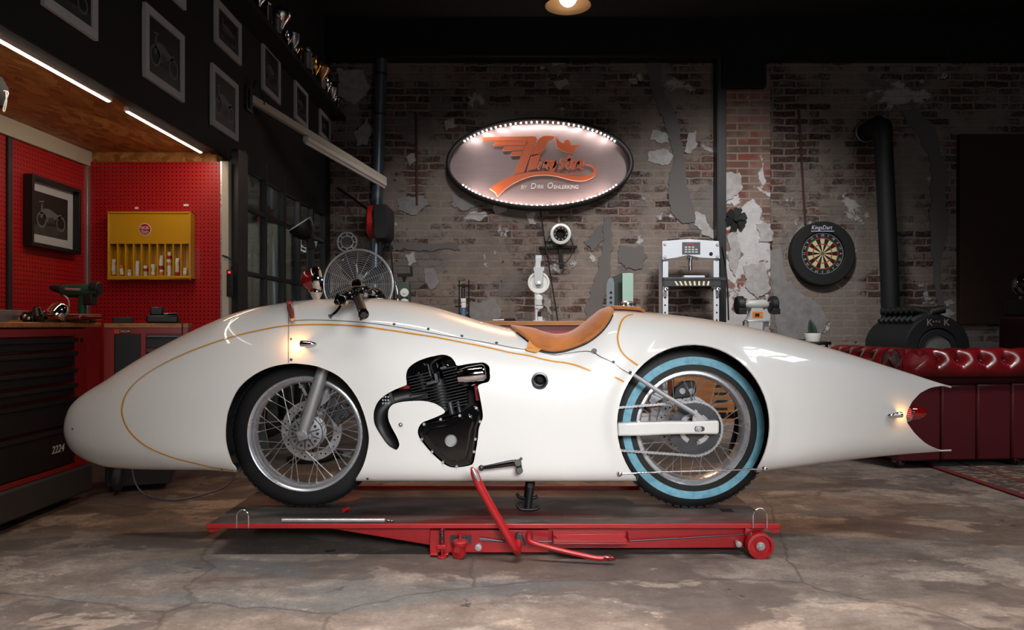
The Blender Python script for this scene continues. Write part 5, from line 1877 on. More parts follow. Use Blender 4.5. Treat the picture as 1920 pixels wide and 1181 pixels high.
MB().span((-2.43, 3.72, TZ + 0.0115), (-2.12, 3.92, TZ + 0.036)).build('body', m_deepred, bx, bevel=0.008)
MB().span((-2.44, 3.715, TZ + 0.036), (-2.13, 3.93, TZ + 0.043)).build('lid', m_cork, bx, bevel=0.003)
q = c0 + uu * 0.06 + vv * 0.10
tag(MB().box(q + Vector((0, 0, 0.901 + 0.016)), (0.10, 0.06, 0.032), Rz).build('black_box', m_drawer, None, loc=q + Vector((0, 0, 0.901)), bevel=0.004), 'flat black box on the small cabinet beside the leather case', 'box')
# camera battery pack / black device
q = c0 + uu * 0.255 + vv * 0.10 + Vector((0, 0, 0.9015))
dv = T('battery_charger', 'black battery charger with a block on top standing on the small cabinet', 'charger', q)
MB().box(q + Vector((0, 0, 0.022)), (0.16, 0.11, 0.044), Rz).build('base', m_black, dv, bevel=0.010)
MB().box(q + uu * 0.035 + Vector((0, 0, 0.048)), (0.085, 0.09, 0.016), Rz).build('cover', m_gloss, dv, bevel=0.006)
MB().box(q - uu * 0.03 + Vector((0, 0, 0.066)), (0.066, 0.07, 0.046), Rz).build('battery', m_black, dv, bevel=0.008)
MB().tube([q + uu * 0.08 + Vector((0, 0, 0.01)), q + uu * 0.10 - vv * 0.09 + Vector((0, 0, 0.006)), q + uu * 0.103 - vv * 0.113 + Vector((0, 0, 0.006)), q + uu * 0.105 - vv * 0.124 + Vector((0, 0, -0.004)), q + uu * 0.105 - vv * 0.124 + Vector((0, 0, -0.12))], 0.003, 8).build('cord', m_rubber, dv)

# ---- yellow spark plug cabinet
NY = 4.90
nx = lambda px: P(px, 0, NY).x
nz = lambda py: P(0, py, NY).z
x0, x1, z0, z1 = nx(201), nx(357), nz(524.5), nz(396.5)
yc_ = T('spark_plug_cabinet', 'yellow steel wall cabinet with ten open slots and a round sticker', 'cabinet', ((x0 + x1) / 2, PY - 0.022, z0))
b = MB().span((x0, NY, z0), (x0 + 0.012, PY - 0.023, z1)).span((x1 - 0.012, NY, z0), (x1, PY - 0.023, z1)).span((x0, NY, z1 - 0.012), (x1, PY - 0.023, z1)).span((x0, NY, z0), (x1, PY - 0.023, z0 + 0.012))
b.span((x0, PY - 0.030, z0), (x1, PY - 0.023, z1)).span((x0, NY, z0), (x1, NY + 0.006, nz(517)))
b.build('body', m_yellow, yc_, bevel=0.003)
MB().span((x0 + 0.012, NY + 0.006, nz(457)), (x1 - 0.012, NY + 0.012, z1 - 0.012)).build('front_panel', m_yellow, yc_, bevel=0.001)
ns = 10
for i in range(1, ns):
    x = x0 + 0.012 + (x1 - x0 - 0.024) * i / ns
    MB().span((x - 0.004, NY + 0.004, z0 + 0.012), (x + 0.004, PY - 0.030, nz(457))).build('divider', m_yellow, yc_, bevel=0.001)
q = P(271, 430, NY - 0.0)
sx_ = Vector((q.x, NY + 0.0045, q.z))
tag(MB().lathe([(0.0, 0.0), (0.0405, 0.0), (0.0405, 0.0012), (0.0, 0.0012)], sx_, (0, 1, 0), 40).build('sticker', m_white, yc_), 'round red and white sticker')
b = MB().lathe([(0.0, -0.0008), (0.0365, -0.0008), (0.0365, 0.0)], sx_, (0, 1, 0), 40)
b.build('sticker_disc', m_red, yc_)
b = MB()
add_text(b, 'NGK', 0.028, sx_ + Vector((0, -0.0016, 0.010)), (1, 0, 0), (0, 0, 1), (0, -1, 0), sx=0.95)
for a in (200, 225, 250, 275, 300, 325):
    d = Vector((math.cos(math.radians(a)), 0, math.sin(math.radians(a))))
    b.bar(sx_ + d * 0.012 + Vector((0, -0.0013, 0)), sx_ + d * 0.034 + Vector((0, -0.0013, 0)), 0.003, 0.0006, (0, 1, 0))
b.build('sticker_letters', m_white, yc_, smooth=0)
# little boxes and plugs in the slots
sw = (x1 - x0 - 0.024) / ns
stacks = [(6, 2), (4, 3), (3, 0), (5, 1), (4, 2), (4, 2), (7, 3), (8, 1), (6, 3), (3, 1)]
ordn = ['lowest', 'second', 'third', 'fourth', 'fifth', 'sixth', 'seventh', 'top']
slotn = ['first', 'second', 'third', 'fourth', 'fifth', 'sixth', 'seventh', 'eighth', 'ninth', 'tenth']
rnd = random.Random(5)
cols = [m_white, M('carton_cream', C(214, 200, 176), 0.6), M('carton_orange', C(214, 126, 44), 0.55), M('carton_red', C(168, 40, 40), 0.5), m_steel]
for i, (n_, extra) in enumerate(stacks):
    xc = x0 + 0.012 + sw * (i + 0.36)
    z = z0 + 0.0125
    for j in range(n_):
        hh = rnd.uniform(0.017, 0.024)
        o = MB().box((xc + rnd.uniform(-0.002, 0.002), NY + 0.03, z + hh / 2), (0.021, 0.024, hh), Matrix.Rotation(rnd.uniform(-0.15, 0.15), 3, 'Z')).build('spark_plug_box', [cols[rnd.choice([0, 0, 1, 1, 0, 2, 3])]], None, loc=(xc, NY + 0.03, z), bevel=0.001)
        tag(o, f'tiny spark plug carton, {ordn[j]} of the pile in the {slotn[i]} slot of the yellow cabinet', 'box', 'spark plug cartons in the yellow cabinet')
        z += hh + 0.0004
    if extra:
        xc2 = xc + 0.023
        z = z0 + 0.0125
        for j in range(extra):
            hh = 0.02
            o = MB().lathe([(0.0, 0.0), (0.008, 0.0), (0.009, 0.008), (0.006, 0.010), (0.006, 0.018), (0.0, hh)], (xc2, NY + 0.032, z), (0, 0, 1), 12).build('spark_plug', cols[rnd.choice([0, 3, 4])], None, loc=(xc2, NY + 0.032, z))
            tag(o, f'small spark plug, {ordn[j]} of the row leaning in the {slotn[i]} slot of the yellow cabinet', 'spark plug', 'loose spark plugs in the yellow cabinet')
            z += hh + 0.0004

# switch strip on the beige post
ss = T('power_strip', 'black power strip with a red lit switch hanging on the beige post', 'power strip', (P(431, 0, 4.92).x, 4.92, P(0, 530, 4.92).z))
a, e = P(425, 556, 4.905), P(437, 506, 4.925)
MB().span((a.x, 4.90, a.z), (e.x, 4.929, e.z)).build('housing', m_black, ss, bevel=0.004)
q = P(430, 510.5, 4.899)
MB().box(q, (0.016, 0.006, 0.014)).build('switch', emit('switch_red', (1, 0.04, 0.03, 1), 1.5), ss)
for y in (523, 535, 546):
    p = P(431, y, 4.90)
    MB().lathe([(0.0, 0.004), (0.010, 0.004), (0.0115, -0.002), (0.013, -0.001), (0.013, 0.003)], p, (0, 1, 0), 18).build('socket', m_drawer, ss)
MB().tube(smoothline([P(417, 479, 4.92), P(430, 484, 4.91), P(437, 492, 4.91), P(433, 505, 4.91)], 5), 0.0055, 8).build('cord', m_rubber, ss)

# cap hanging at the picture edge
hc = T('hat', 'dark cap with a pale strap hanging from the soffit at the picture edge', 'cap', P(-6, 160, 3.2))
MB().lathe([(0.0, 0.07), (0.05, 0.06), (0.078, 0.02), (0.082, -0.03), (0.075, -0.06), (0.0, -0.062)], P(-26, 165, 3.2), (0.2, 0, 1), 28).build('crown', m_matblack, hc)
MB().tube(smoothline([P(7, 170, 3.17), P(14, 172, 3.17), P(15, 178, 3.17), P(10, 190, 3.17), P(6, 206, 3.17), P(9, 208, 3.17), P(12, 190, 3.17), P(11, 172, 3.17)], 4), 0.0025, 8).build('strap', m_white, hc)
MB().tube([P(-20, 150, 3.2), (P(-20, 150, 3.2).x, 3.2, 2.034)], 0.002, 6).build('cord', m_rubber, hc)
# ------------------------------------------------------------------ lit oval sign
SG = 7.86
sc_ = P(1012, 306, SG)
RX, RZ = 176 * SG / F, 86 * SG / F
sign = T('oval_sign', 'large lit oval sign with orange winged lettering on the brick wall', 'sign', (sc_.x, BW, sc_.z))


def ell(k, n, dx=0.0, y=0.0):
    a = 2 * PI * k / n
    return Vector((sc_.x + (RX - dx) * math.cos(a), y, sc_.z + (RZ - dx) * math.sin(a)))


n = 120
b = MB()
vs, fs = [], []
rings = [(0.0, BW - 0.002), (0.0, SG - 0.01), (0.006, SG - 0.016), (0.030, SG - 0.016), (0.036, SG - 0.008), (0.036, SG + 0.105)]
for dx, y in rings:
    vs += [ell(k, n, dx, y) for k in range(n)]
for i in range(len(rings) - 1):
    for k in range(n):
        fs.append((i * n + k, i * n + (k + 1) % n, (i + 1) * n + (k + 1) % n, (i + 1) * n + k))
b.add(vs, fs).build('rim', m_black, sign, smooth=50)
t = NT('brushed_sign_face')
g = t.noise(t.map(t.coord(), scale=(1, 1, 40)), 3, 4)
t.set(**{'Base Color': t.mix(g, C(104, 90, 92), C(124, 108, 108)), 'Roughness': 0.45, 'Metallic': 0.35})
MB().add([ell(k, n, 0.036, SG + 0.10) for k in range(n)], [tuple(range(n))]).build('face', t.m, sign, smooth=0)
m_dot = emit('sign_led', (1, 0.90, 0.80, 1), 45)
m_dot2 = emit('sign_led_warm', (1, 0.80, 0.66, 1), 22)
led0 = None
for a0, a1, m_ in ((33, 147, 34), (211, 329, 36)):
    for i in range(m_):
        a = math.radians(a0 + (a1 - a0) * i / (m_ - 1))
        p = Vector((sc_.x + (RX - 0.045) * math.cos(a), SG + 0.022, sc_.z + (RZ - 0.045) * math.sin(a)))
        MB().sphere(p, 0.0085, 8).build('led', m_dot if a0 < 90 else m_dot2, sign)
for a0, a1, m_, en in ((36, 144, 9, 0.75), (216, 324, 9, 0.6)):
    for i in range(m_):
        a = math.radians(a0 + (a1 - a0) * (i + 0.5) / m_)
        p = Vector((sc_.x + (RX - 0.05) * math.cos(a), SG + 0.034, sc_.z + (RZ - 0.05) * math.sin(a)))
        lamp('sign_led_glow', 'AREA', p, en, (1, 0.90, 0.84) if a0 < 90 else (1, 0.82, 0.72), p + Vector((-0.35 * math.cos(a), 0.22, -1.0 * math.sin(a))), 0.20, 0.012)
m_logo = M('logo_orange', C(214, 96, 40), 0.5, var=0.05)
m_logoedge = M('logo_pale_edge', C(235, 205, 190), 0.5, var=0.02)
LY = SG + 0.035
lz = lambda L: [(890 + x / 8, 240 + y / 8) for x, y in L]
shapes = [
    [(790, 128), (870, 118), (918, 132), (936, 168), (920, 215), (868, 350), (828, 425), (745, 655), (588, 692), (690, 430), (790, 190)],
    [(860, 352), (905, 290), (945, 200), (975, 152), (1020, 125), (1080, 115), (1190, 120), (1185, 150), (1160, 172), (1110, 185), (1085, 215), (1050, 310), (985, 375), (940, 402), (850, 425)],
    [(850, 408), (960, 384), (985, 420), (970, 470), (940, 560), (925, 605), (785, 638)],
    [(112, 152), (175, 135), (800, 124), (792, 188), (120, 190)],
    [(300, 205), (795, 204), (772, 256), (300, 262), (281, 242)],
    [(440, 275), (760, 272), (740, 325), (440, 335), (422, 312)],
    [(560, 350), (730, 344), (708, 406), (560, 411), (540, 386)],
    [(1212, 120), (1275, 205), (1335, 235), (1350, 190), (1400, 170), (1430, 200), (1440, 262), (1500, 258), (1585, 245), (1520, 300), (1470, 375), (1390, 360), (1300, 330), (1240, 290)]]
rib_u = [(228, 905), (330, 830), (450, 760), (600, 705), (800, 665), (1000, 648), (1150, 655), (1300, 680), (1420, 710), (1550, 725), (1680, 715), (1765, 672), (1790, 622), (1765, 575), (1715, 552), (1655, 545)]
rib_l = [(1660, 532), (1740, 540), (1810, 580), (1835, 630), (1810, 700), (1740, 755), (1650, 785), (1550, 788), (1430, 770), (1300, 735), (1150, 705), (1000, 700), (850, 720), (700, 770), (560, 840), (450, 920), (345, 1025), (310, 962)]
shapes.append([(v.x, v.y) for v in smoothline([(x, y, 0) for x, y in rib_u], 3)] + [(v.x, v.y) for v in smoothline([(x, y, 0) for x, y in rib_l[:-1]], 3)] + [rib_l[-1]])
b, be = MB(), MB()
for s in shapes:
    cx, cy = sum(p[0] for p in s) / len(s), sum(p[1] for p in s) / len(s)
    b.ppoly(lz(s), LY, 0.02)
    be.ppoly(lz([(x - 5, y + 9) for x, y in s]), LY + 0.006, 0.012)


def stroke(b, pts, w0, Y, d, k=4):
    q = smoothline([(890 + x / 8, 240 + y / 8, 0) for x, y in pts], k)
    L, R_ = [], []
    for i, p in enumerate(q):
        t_ = (q[min(i + 1, len(q) - 1)] - q[max(0, i - 1)]).normalized()
        nn = Vector((-t_.y, t_.x, 0)) * w0 / 16
        L.append((p.x + nn.x, p.y + nn.y))
        R_.append((p.x - nn.x, p.y - nn.y))
    for i in range(len(q) - 1):
        b.ppoly([L[i], L[i + 1], R_[i + 1], R_[i]], Y, d)


letters = [[(1003, 500), (985, 545), (966, 590), (985, 598)], [(1015, 452), (1022, 462)], [(1072, 502), (1055, 550), (1040, 598)], [(1058, 540), (1090, 500), (1118, 500), (1118, 530), (1098, 590), (1112, 596)],
           [(1222, 508), (1190, 492), (1160, 515), (1145, 560), (1160, 588), (1192, 570), (1214, 520)], [(1226, 495), (1205, 560), (1180, 618), (1150, 642), (1125, 630)],
           [(1325, 462), (1300, 500), (1330, 530), (1325, 570), (1290, 592), (1258, 585)], [(1440, 408), (1415, 480), (1388, 560), (1400, 590), (1425, 580)], [(1370, 482), (1455, 470)],
           [(1500, 500), (1465, 520), (1455, 570), (1480, 592), (1512, 570), (1520, 520), (1500, 500)], [(1562, 494), (1546, 545), (1530, 596)], [(1548, 540), (1580, 498), (1612, 494), (1618, 525), (1600, 588), (1630, 585)]]
for s in letters:
    stroke(b, s, 39, LY + 0.001, 0.018)
    stroke(be, [(x - 3, y + 5) for x, y in s], 50, LY + 0.007, 0.010)
lg = b.build('logo', m_logo, sign, smooth=0, weld=False)
be.build('logo_edge', m_logoedge, sign, smooth=0, weld=False)
b = MB()
p = P(890 + 1505 / 8, 240 + 660 / 8, LY)
add_text(b, 'Custom', 0.062, p, (1, 0, 0), (0, 0, 1), (0, -1, 0), shear=0.4, extrude=0.004, sx=0.95)
b.build('small_letters', m_logo, sign, smooth=0)
b = MB()
for tx, x, y, sz in (('BY', 735, 890, 0.056), ('D', 880, 872, 0.086), ('IRK', 985, 882, 0.054), ('O', 1130, 866, 0.088), ('EHLERKING', 1370, 886, 0.054)):
    add_text(b, tx, sz, P(890 + x / 8, 240 + y / 8, LY + 0.01), (1, 0, 0), (0, 0, 1), (0, -1, 0), shear=0.12, extrude=0.002, sx=0.92)
b.build('signature_letters', m_white, sign, smooth=0)

# ------------------------------------------------------------------ pipes, reel, wall hangings
PYY = 7.9
vp = T('flue_pipe', 'grey metal pipe running up the brick wall beside the corner', 'pipe', (P(706, 600, PYY).x, PYY, 0))
MB().tube([(P(702, 600, PYY).x - 0.02, PYY, 0.0), P(704, 500, PYY), P(708, 345, PYY), P(714, 150, PYY), P(717, 85, PYY)], 0.060, 24).build('pipe', M('pipe_blue_grey', C(120, 132, 144), 0.32, 0.7), vp)
for y in (140, 215, 345):
    p = P(714 - (y - 140) * 0.03, y, PYY)
    MB().lathe([(0.060, -0.012), (0.066, -0.012), (0.066, 0.012), (0.060, 0.012)], p, (0.03, 0, 1), 24, closed=True).span(p + Vector((-0.01, 0.05, -0.01)), p + Vector((0.01, 0.095, 0.01))).build('pipe_clip', m_darksteel, vp)
cr = T('cable_reel', 'black and red cable reel on the wall in front of the grey pipe', 'cable reel', P(711, 415, 7.7))
c = P(711, 415, 7.62)
MB().lathe([(0.0, -0.116), (0.14, -0.116), (0.165, -0.098), (0.165, 0.098), (0.14, 0.116), (0.0, 0.116)], c + Vector((0.0, 0.03, 0)), (1, 0, 0), 34).build('drum', m_red, cr)
pts = [(700, 382), (725, 382), (729, 390), (729, 438), (724, 448), (705, 449), (699, 440), (698, 390)]
MB().ppoly(pts, 7.43, 0.36).build('housing', m_matblack, cr, bevel=0.02)
MB().tube(smoothline([P(726, 446, 7.7), P(722, 470, 7.66), P(714, 478, 7.66), P(720, 460, 7.66)], 5), 0.008, 8).tube(smoothline([P(728, 440, 7.72), P(734, 480, 7.75), P(738, 540, 7.8), P(742, 600, 7.85)], 5), 0.009, 8).build('cable', m_rubber, cr)
MB().tube([P(633, 352, 7.9), P(662, 372, 7.85), P(696, 398, 7.66)], 0.012, 8).build('feed_cable', m_rubber, cr)
sp = T('wall_sprocket', 'bare aluminium sprocket hung on the bricks above the wire fan', 'sprocket', P(651, 454, 7.97))
c = P(651, 454, 7.97)
pts = []
for k in range(40):
    a = 2 * PI * k / 40
    for da, r in ((-0.05, 0.104), (-0.02, 0.113), (0.02, 0.113), (0.05, 0.104)):
        pts.append((r * math.cos(a + da), r * math.sin(a + da)))
b = MB()
nn = len(pts)
inner = [(0.092 * math.cos(2 * PI * k / nn), 0.092 * math.sin(2 * PI * k / nn)) for k in range(nn)]
V = [c + Vector((x, y, z)) for y in (-0.008, 0.008) for lst in (pts, inner) for x, z in lst]
fs = []
for k in range(nn):
    q = (k + 1) % nn
    fs += [(k, q, nn + q, nn + k), (2 * nn + k, 2 * nn + q, 3 * nn + q, 3 * nn + k), (k, q, 2 * nn + q, 2 * nn + k), (nn + k, nn + q, 3 * nn + q, 3 * nn + k)]
b.add(V, fs)
b.lathe([(0.058, -0.007), (0.070, -0.007), (0.070, 0.007), (0.058, 0.007)], c, (0, 1, 0), 40, closed=True)
for k in range(8):
    a = 2 * PI * k / 8
    d = Vector((math.cos(a), 0, math.sin(a)))
    b.bar(c + d * 0.064, c + d * 0.098, 0.014, 0.022, (0, 1, 0))
b.build('sprocket_ring', m_alu, sp, smooth=30)
MB().cyl((c.x, 7.97, c.z + 0.056), (c.x, 8.02, c.z + 0.056), 0.004, n=8).build('nail', m_darksteel, sp)

# drum ring with black bracket
dr = T('brake_drum', 'white ring brake drum with black bearing hanging on the bricks under the sign', 'brake drum', P(1051, 439, 7.95))
c = P(1051, 439, 7.9)
MB().lathe([(0.075, 0.06), (0.075, -0.03), (0.085, -0.04), (0.106, -0.036), (0.110, -0.02), (0.110, 0.06)], c, (0, 1, 0), 48, closed=True).build('ring', M('bright_ring', C(226, 226, 222), 0.35, 0.2), dr)
MB().lathe([(0.040, 0.02), (0.048, -0.03), (0.074, -0.026), (0.074, 0.02)], c, (0, 1, 0), 36, closed=True).build('bearing', m_matblack, dr)
b = MB()
for k in range(10):
    a = 2 * PI * k / 10
    b.sphere(c + Vector((0.06 * math.cos(a), -0.028, 0.06 * math.sin(a))), 0.008, 8)
b.build('bearing_stud', m_steel, dr)
tb = T('wall_bracket', 'black T-shaped bracket on the bricks under the white drum ring', 'bracket', P(1050, 480, 7.97))
b = MB().bar(P(1014, 465, 7.95), P(1082, 463, 7.95), 0.05, 0.03).bar(P(1050, 452, 7.95), P(1052, 504, 7.95), 0.04, 0.035, (0, 1, 0)).sphere(P(1014, 465, 7.95), 0.022, 12)
b.span(P(1020, 452, 7.97), P(1050, 455, 8.0))
b.build('bar', m_matblack, tb, bevel=0.006)
lp = [P(1049 + 25 * math.cos(a), 464 + 31 * math.sin(a), 7.9 - 0.03 * math.sin(a)) for a in [2 * PI * k / 30 for k in range(30)]]
MB().tube(lp, 0.006, 6, closed=True).build('cable_loop', m_rubber, tb)
tag(MB().tube(smoothline([P(1014, 396, 7.97), P(1018, 430, 7.97), P(1026, 480, 7.96), P(1036, 540, 7.96), P(1046, 602, 7.9)], 5), 0.007, 8).build('hanging_cable', m_rubber, None, loc=P(1014, 396, 7.97)), 'thin black cable dropping from the oval sign to the workbench', 'cable')
tag(MB().tube([P(780.5, 212, 7.985), P(781, 300, 7.985), P(781.5, 384, 7.985)], 0.012, 8).build('conduit', M('rust_rod', C(74, 38, 32), 0.8), None, loc=P(781, 384, 7.985)), 'thin rusty upright conduit on the bricks between the grey pipe and the sign', 'conduit')
tag(MB().tube([P(1498, 206, 7.985), P(1503, 300, 7.985), P(1510, 420, 7.985)], 0.012, 8).build('conduit', M('rust_rod_dark', C(66, 36, 32), 0.8), None, loc=P(1503, 300, 7.985)), 'thin rusty conduit running down the bricks to the top of the dartboard', 'conduit')
fb = T('fan_blade', 'black six-bladed fan wheel hung on the whitewashed brick pier', 'fan blade', P(1380, 410, 7.86))
c = P(1380, 410, 7.86)
MB().cyl(c - Vector((0, 0.03, 0)), c + Vector((0, 0.04, 0)), 0.03, n=20).build('hub', m_matblack, fb)
for k in range(6):
    a = 2 * PI * k / 6 + 0.3
    d, e = Vector((math.cos(a), 0, math.sin(a))), Vector((-math.sin(a), 0, math.cos(a)))
    tw = Vector((0, 1, 0))
    b = MB()
    vs = []
    for r, w_ in ((0.022, 0.018), (0.06, 0.032), (0.095, 0.042), (0.112, 0.034)):
        for s in (-1, 1):
            vs += [c + d * r + e * s * w_ + tw * (s * w_ * 0.35 - 0.003), c + d * r + e * s * w_ + tw * (s * w_ * 0.35 + 0.003)]
    fs = []
    for i in range(3):
        o = i * 4
        fs += [(o, o + 2, o + 6, o + 4), (o + 1, o + 3, o + 7, o + 5), (o, o + 1, o + 5, o + 4), (o + 2, o + 3, o + 7, o + 6)]
    fs += [(0, 1, 3, 2), (12, 13, 15, 14)]
    b.add(vs, fs).build('blade', m_matblack, fb)

# ------------------------------------------------------------------ dartboard
c = P(1542, 475.5, 7.93)
db = T('dartboard', 'round dartboard in a wide black surround with pale lettering on the brick wall', 'dartboard', (c.x, BW, c.z))
MB().lathe([(0.225, 0.06), (0.226, -0.02), (0.235, -0.028), (0.325, -0.028), (0.336, -0.018), (0.338, 0.06)], c, (0, 1, 0), 72, closed=True).build('surround', m_matblack, db)
MB().lathe([(0.0, 0.0), (0.222, 0.0), (0.222, 0.05), (0.0, 0.05)], c, (0, 1, 0), 60).build('board', m_matblack, db)
t = NT('dart_segments')
sep = t.n('ShaderNodeSeparateXYZ')
obn = t.n('ShaderNodeVectorMath', operation='SUBTRACT')
t.l(t.coord(), obn.inputs[0])
obn.inputs[1].default_value = (0, 0, 0)
t.l(obn.outputs[0], sep.inputs[0])
r_ = t.math('SQRT', t.math('ADD', t.math('MULTIPLY', sep.outputs[0], sep.outputs[0]), t.math('MULTIPLY', sep.outputs[2], sep.outputs[2])))
an = t.math('DIVIDE', t.math('ADD', t.math('ARCTAN2', sep.outputs[2], sep.outputs[0]), 10 * PI + PI / 20), PI / 10)
odd = t.math('GREATER_THAN', t.math('FRACT', t.math('MULTIPLY', t.math('FLOOR', an), 0.5)), 0.25)
ring = lambda a_, b_: t.math('MULTIPLY', t.math('GREATER_THAN', r_, a_), t.math('LESS_THAN', r_, b_))
col = t.mix(odd, C(20, 18, 18), C(206, 182, 142))
rg = t.mix(odd, C(170, 24, 28), C(24, 100, 54))
col = t.mix(ring(0.155, 0.168), col, rg)
col = t.mix(ring(0.094, 0.104), col, rg)
col = t.mix(t.math('LESS_THAN', r_, 0.017), col, C(26, 100, 56))
col = t.mix(t.math('LESS_THAN', r_, 0.007), col, C(170, 24, 28))
t.set(**{'Base Color': col, 'Roughness': 0.9})
o = MB().lathe([(0.0, -0.002), (0.168, -0.002), (0.168, 0.0)], c, (0, 1, 0), 60).build('segments', t.m, db, smooth=0)
o.location = c + Vector((0, 0, 0)) - ORG[db.name]
for v in o.data.vertices:
    v.co -= (c - ORG[db.name])
MB().torus(c + Vector((0, -0.004, 0)), (0, 1, 0), 0.214, 0.004, 60, 6).build('number_ring', m_steel, db)
for k, num in enumerate((6, 13, 4, 18, 1, 20, 5, 12, 9, 14, 11, 8, 16, 7, 19, 3, 17, 2, 15, 10)):
    a = 2 * PI * k / 20
    u = Vector((math.sin(a), 0, -math.cos(a)))
    v = Vector((math.cos(a), 0, math.sin(a)))
    b = MB()
    add_text(b, str(num), 0.036, c + v * 0.191 + Vector((0, -0.003, 0)), u, v, (0, -1, 0))
    b.build('board_number', m_offwhite, db, smooth=0)
b = MB()
add_text(b, 'KingsDart', 0.062, c + Vector((-0.02, -0.030, 0.268)), (1, 0, 0), (0, 0, 1), (0, -1, 0), shear=0.2, sx=0.85)
b.span(c + Vector((-0.13, -0.031, 0.228)), c + Vector((0.11, -0.029, 0.235)))
b.build('surround_letters', M('pale_blue_print', C(196, 204, 226), 0.5), db, smooth=0)

# ------------------------------------------------------------------ workbench along the brick wall
bx0, bx1 = P(742, 0, 7.35).x, P(1228, 0, 7.35).x
wb = T('workbench', 'long red workbench with wooden top against the brick wall behind the seat', 'workbench', ((bx0 + bx1) / 2, 7.65, 0))
BT = 0.932
MB().span((bx0, 7.32, BT - 0.045), (bx1, 7.96, BT)).build('worktop', m_benchwood, wb, bevel=0.006)
MB().span((bx0 + 0.02, 7.36, 0.10), (bx1 - 0.02, 7.94, BT - 0.045)).build('carcass', m_redcab, wb, bevel=0.006)
nd = 4
for i in range(nd):
    for j in range(4):
        xa, xb = bx0 + 0.06 + (bx1 - bx0 - 0.12) * i / nd, bx0 + 0.06 + (bx1 - bx0 - 0.12) * (i + 1) / nd - 0.04
        z1 = 0.80 - j * 0.165
        d = MB().span((xa, 7.345, z1 - 0.15), (xb, 7.37, z1)).build('drawer', m_drawer, wb, bevel=0.003)
        MB().span((xa + 0.01, 7.325, z1 - 0.02), (xb - 0.01, 7.35, z1 - 0.008)).build('drawer_pull', m_steel, d, bevel=0.003)
for x in (bx0 + 0.1, bx1 - 0.1):
    for y in (7.42, 7.88):
        MB().cyl((x, y, 0), (x, y, 0.10), 0.03, n=16).build('foot', m_black, wb)

# bead roller, green with two white rollers
q = P(757, 560, 7.6)
br = T('bead_roller', 'green bead roller with two white rollers and black crank on the bench beside the fan', 'metalworking tool', (q.x, 7.6, BT))
BY_ = 7.6
MB().ppoly([(746, 529), (767, 528), (768, 575), (768, 600), (744, 601), (744, 560)], BY_, 0.12).build('body', m_machinegreen, br, bevel=0.008)
MB().span((P(738, 0, BY_).x, BY_ - 0.02, BT), (P(774, 0, BY_).x, BY_ + 0.16, BT + 0.03)).build('base', m_machinegreen, br, bevel=0.004)
for y, nm in ((549, 'roller'), (568, 'roller')):
    p = P(759.5, y, BY_)
    MB().lathe([(0.0, -0.07), (0.012, -0.07), (0.014, -0.06), (0.040, -0.06), (0.043, -0.055), (0.043, -0.025), (0.02, -0.02), (0.02, 0.0)], p, (0, 1, 0), 32).build(nm, m_white, br)
b = MB().bar(P(745, 516, BY_ + 0.05), P(773, 515, BY_ + 0.05), 0.03, 0.034).bar(P(771, 500, BY_ + 0.05), P(772, 518, BY_ + 0.05), 0.024, 0.024, (0, 1, 0)).tube([P(758, 518, BY_ + 0.05), P(758, 526, BY_ + 0.05), P(758, 531, BY_ + 0.05)], [0.026, 0.012, 0.010], 12)
b.build('crank', m_matblack, br, bevel=0.004)
# small frame press with a blue ram
q = P(869, 570, 7.62)
sp2 = T('frame_press', 'small black frame press with blue and white ram on the bench by pale plaster', 'press', (q.x, 7.62, BT))
b = MB()
for x in (861, 879):
    b.cyl((P(x, 0, 7.62).x, 7.62, BT), P(x, 524, 7.62), 0.0065, n=10)
b.span(P(858, 537, 7.60), P(882, 534, 7.64)).tube([P(869, 532, 7.62), P(869, 540, 7.62)], 0.018, 12).span((P(856, 0, 7.62).x, 7.56, BT), (P(884, 0, 7.62).x, 7.70, BT + 0.02)).span(P(853, 576, 7.60), P(866, 573, 7.64))
b.build('frame', m_matblack, sp2, bevel=0.002)
b = MB().tube([P(868.5, 541, 7.62), P(868.5, 560, 7.62)], [0.022, 0.016], 14)
b.build('ram', m_darksteel, sp2)
b = MB().span(P(864, 566, 7.60), P(874, 559.5, 7.64)).span(P(865, 577, 7.60), P(874, 567, 7.64))
b.build('collar', m_white, sp2, bevel=0.003)
MB().tube([(P(869, 0, 7.62).x, 7.62, BT + 0.02), P(869, 578, 7.62)], 0.027, 18).build('cylinder', m_blue, sp2)
# english wheel
q = P(1010, 540, 7.55)
ew = T('english_wheel', 'white painted wheel machine with a large upper wheel over a small anvil on the bench', 'metalworking tool', (q.x, 7.55, BT))
WY = 7.52
c = P(1010, 530, WY)
R = 20.5 * WY / F
MB().lathe([(0.0, -0.012), (R * 0.80, -0.012), (R * 0.82, -0.022), (R * 0.97, -0.022), (R, -0.018), (R, 0.018), (R * 0.97, 0.022), (0.0, 0.022)], c, (0, 1, 0), 56).build('upper_wheel', m_white, ew)
MB().lathe([(R * 0.80, -0.014), (R * 0.83, -0.014)], c, (0, 1, 0), 56).lathe([(0.0, -0.016), (0.034, -0.016), (0.036, -0.012)], c + Vector((0, 0, 0.004)), (0, 1, 0), 30).build('wheel_groove', m_darksteel, ew)
grey_w = M('machine_pale_grey', C(196, 200, 204), 0.45, var=0.05)
b = MB().ppoly([(1001.5, 506), (1018.5, 506), (1017, 530), (1015, 534), (1005, 534), (1003, 530)], WY - 0.045, 0.012).span(P(1000.5, 508, WY - 0.045), P(1019.5, 502, WY + 0.06)).span(P(1004, 504, WY - 0.02), P(1013.5, 484, WY + 0.03))
b.build('yoke', grey_w, ew, bevel=0.003)
MB().cyl(c - Vector((0, 0.052, -0.0)), c + Vector((0, 0.0, 0)), 0.014, n=20).build('axle', m_steel, ew)
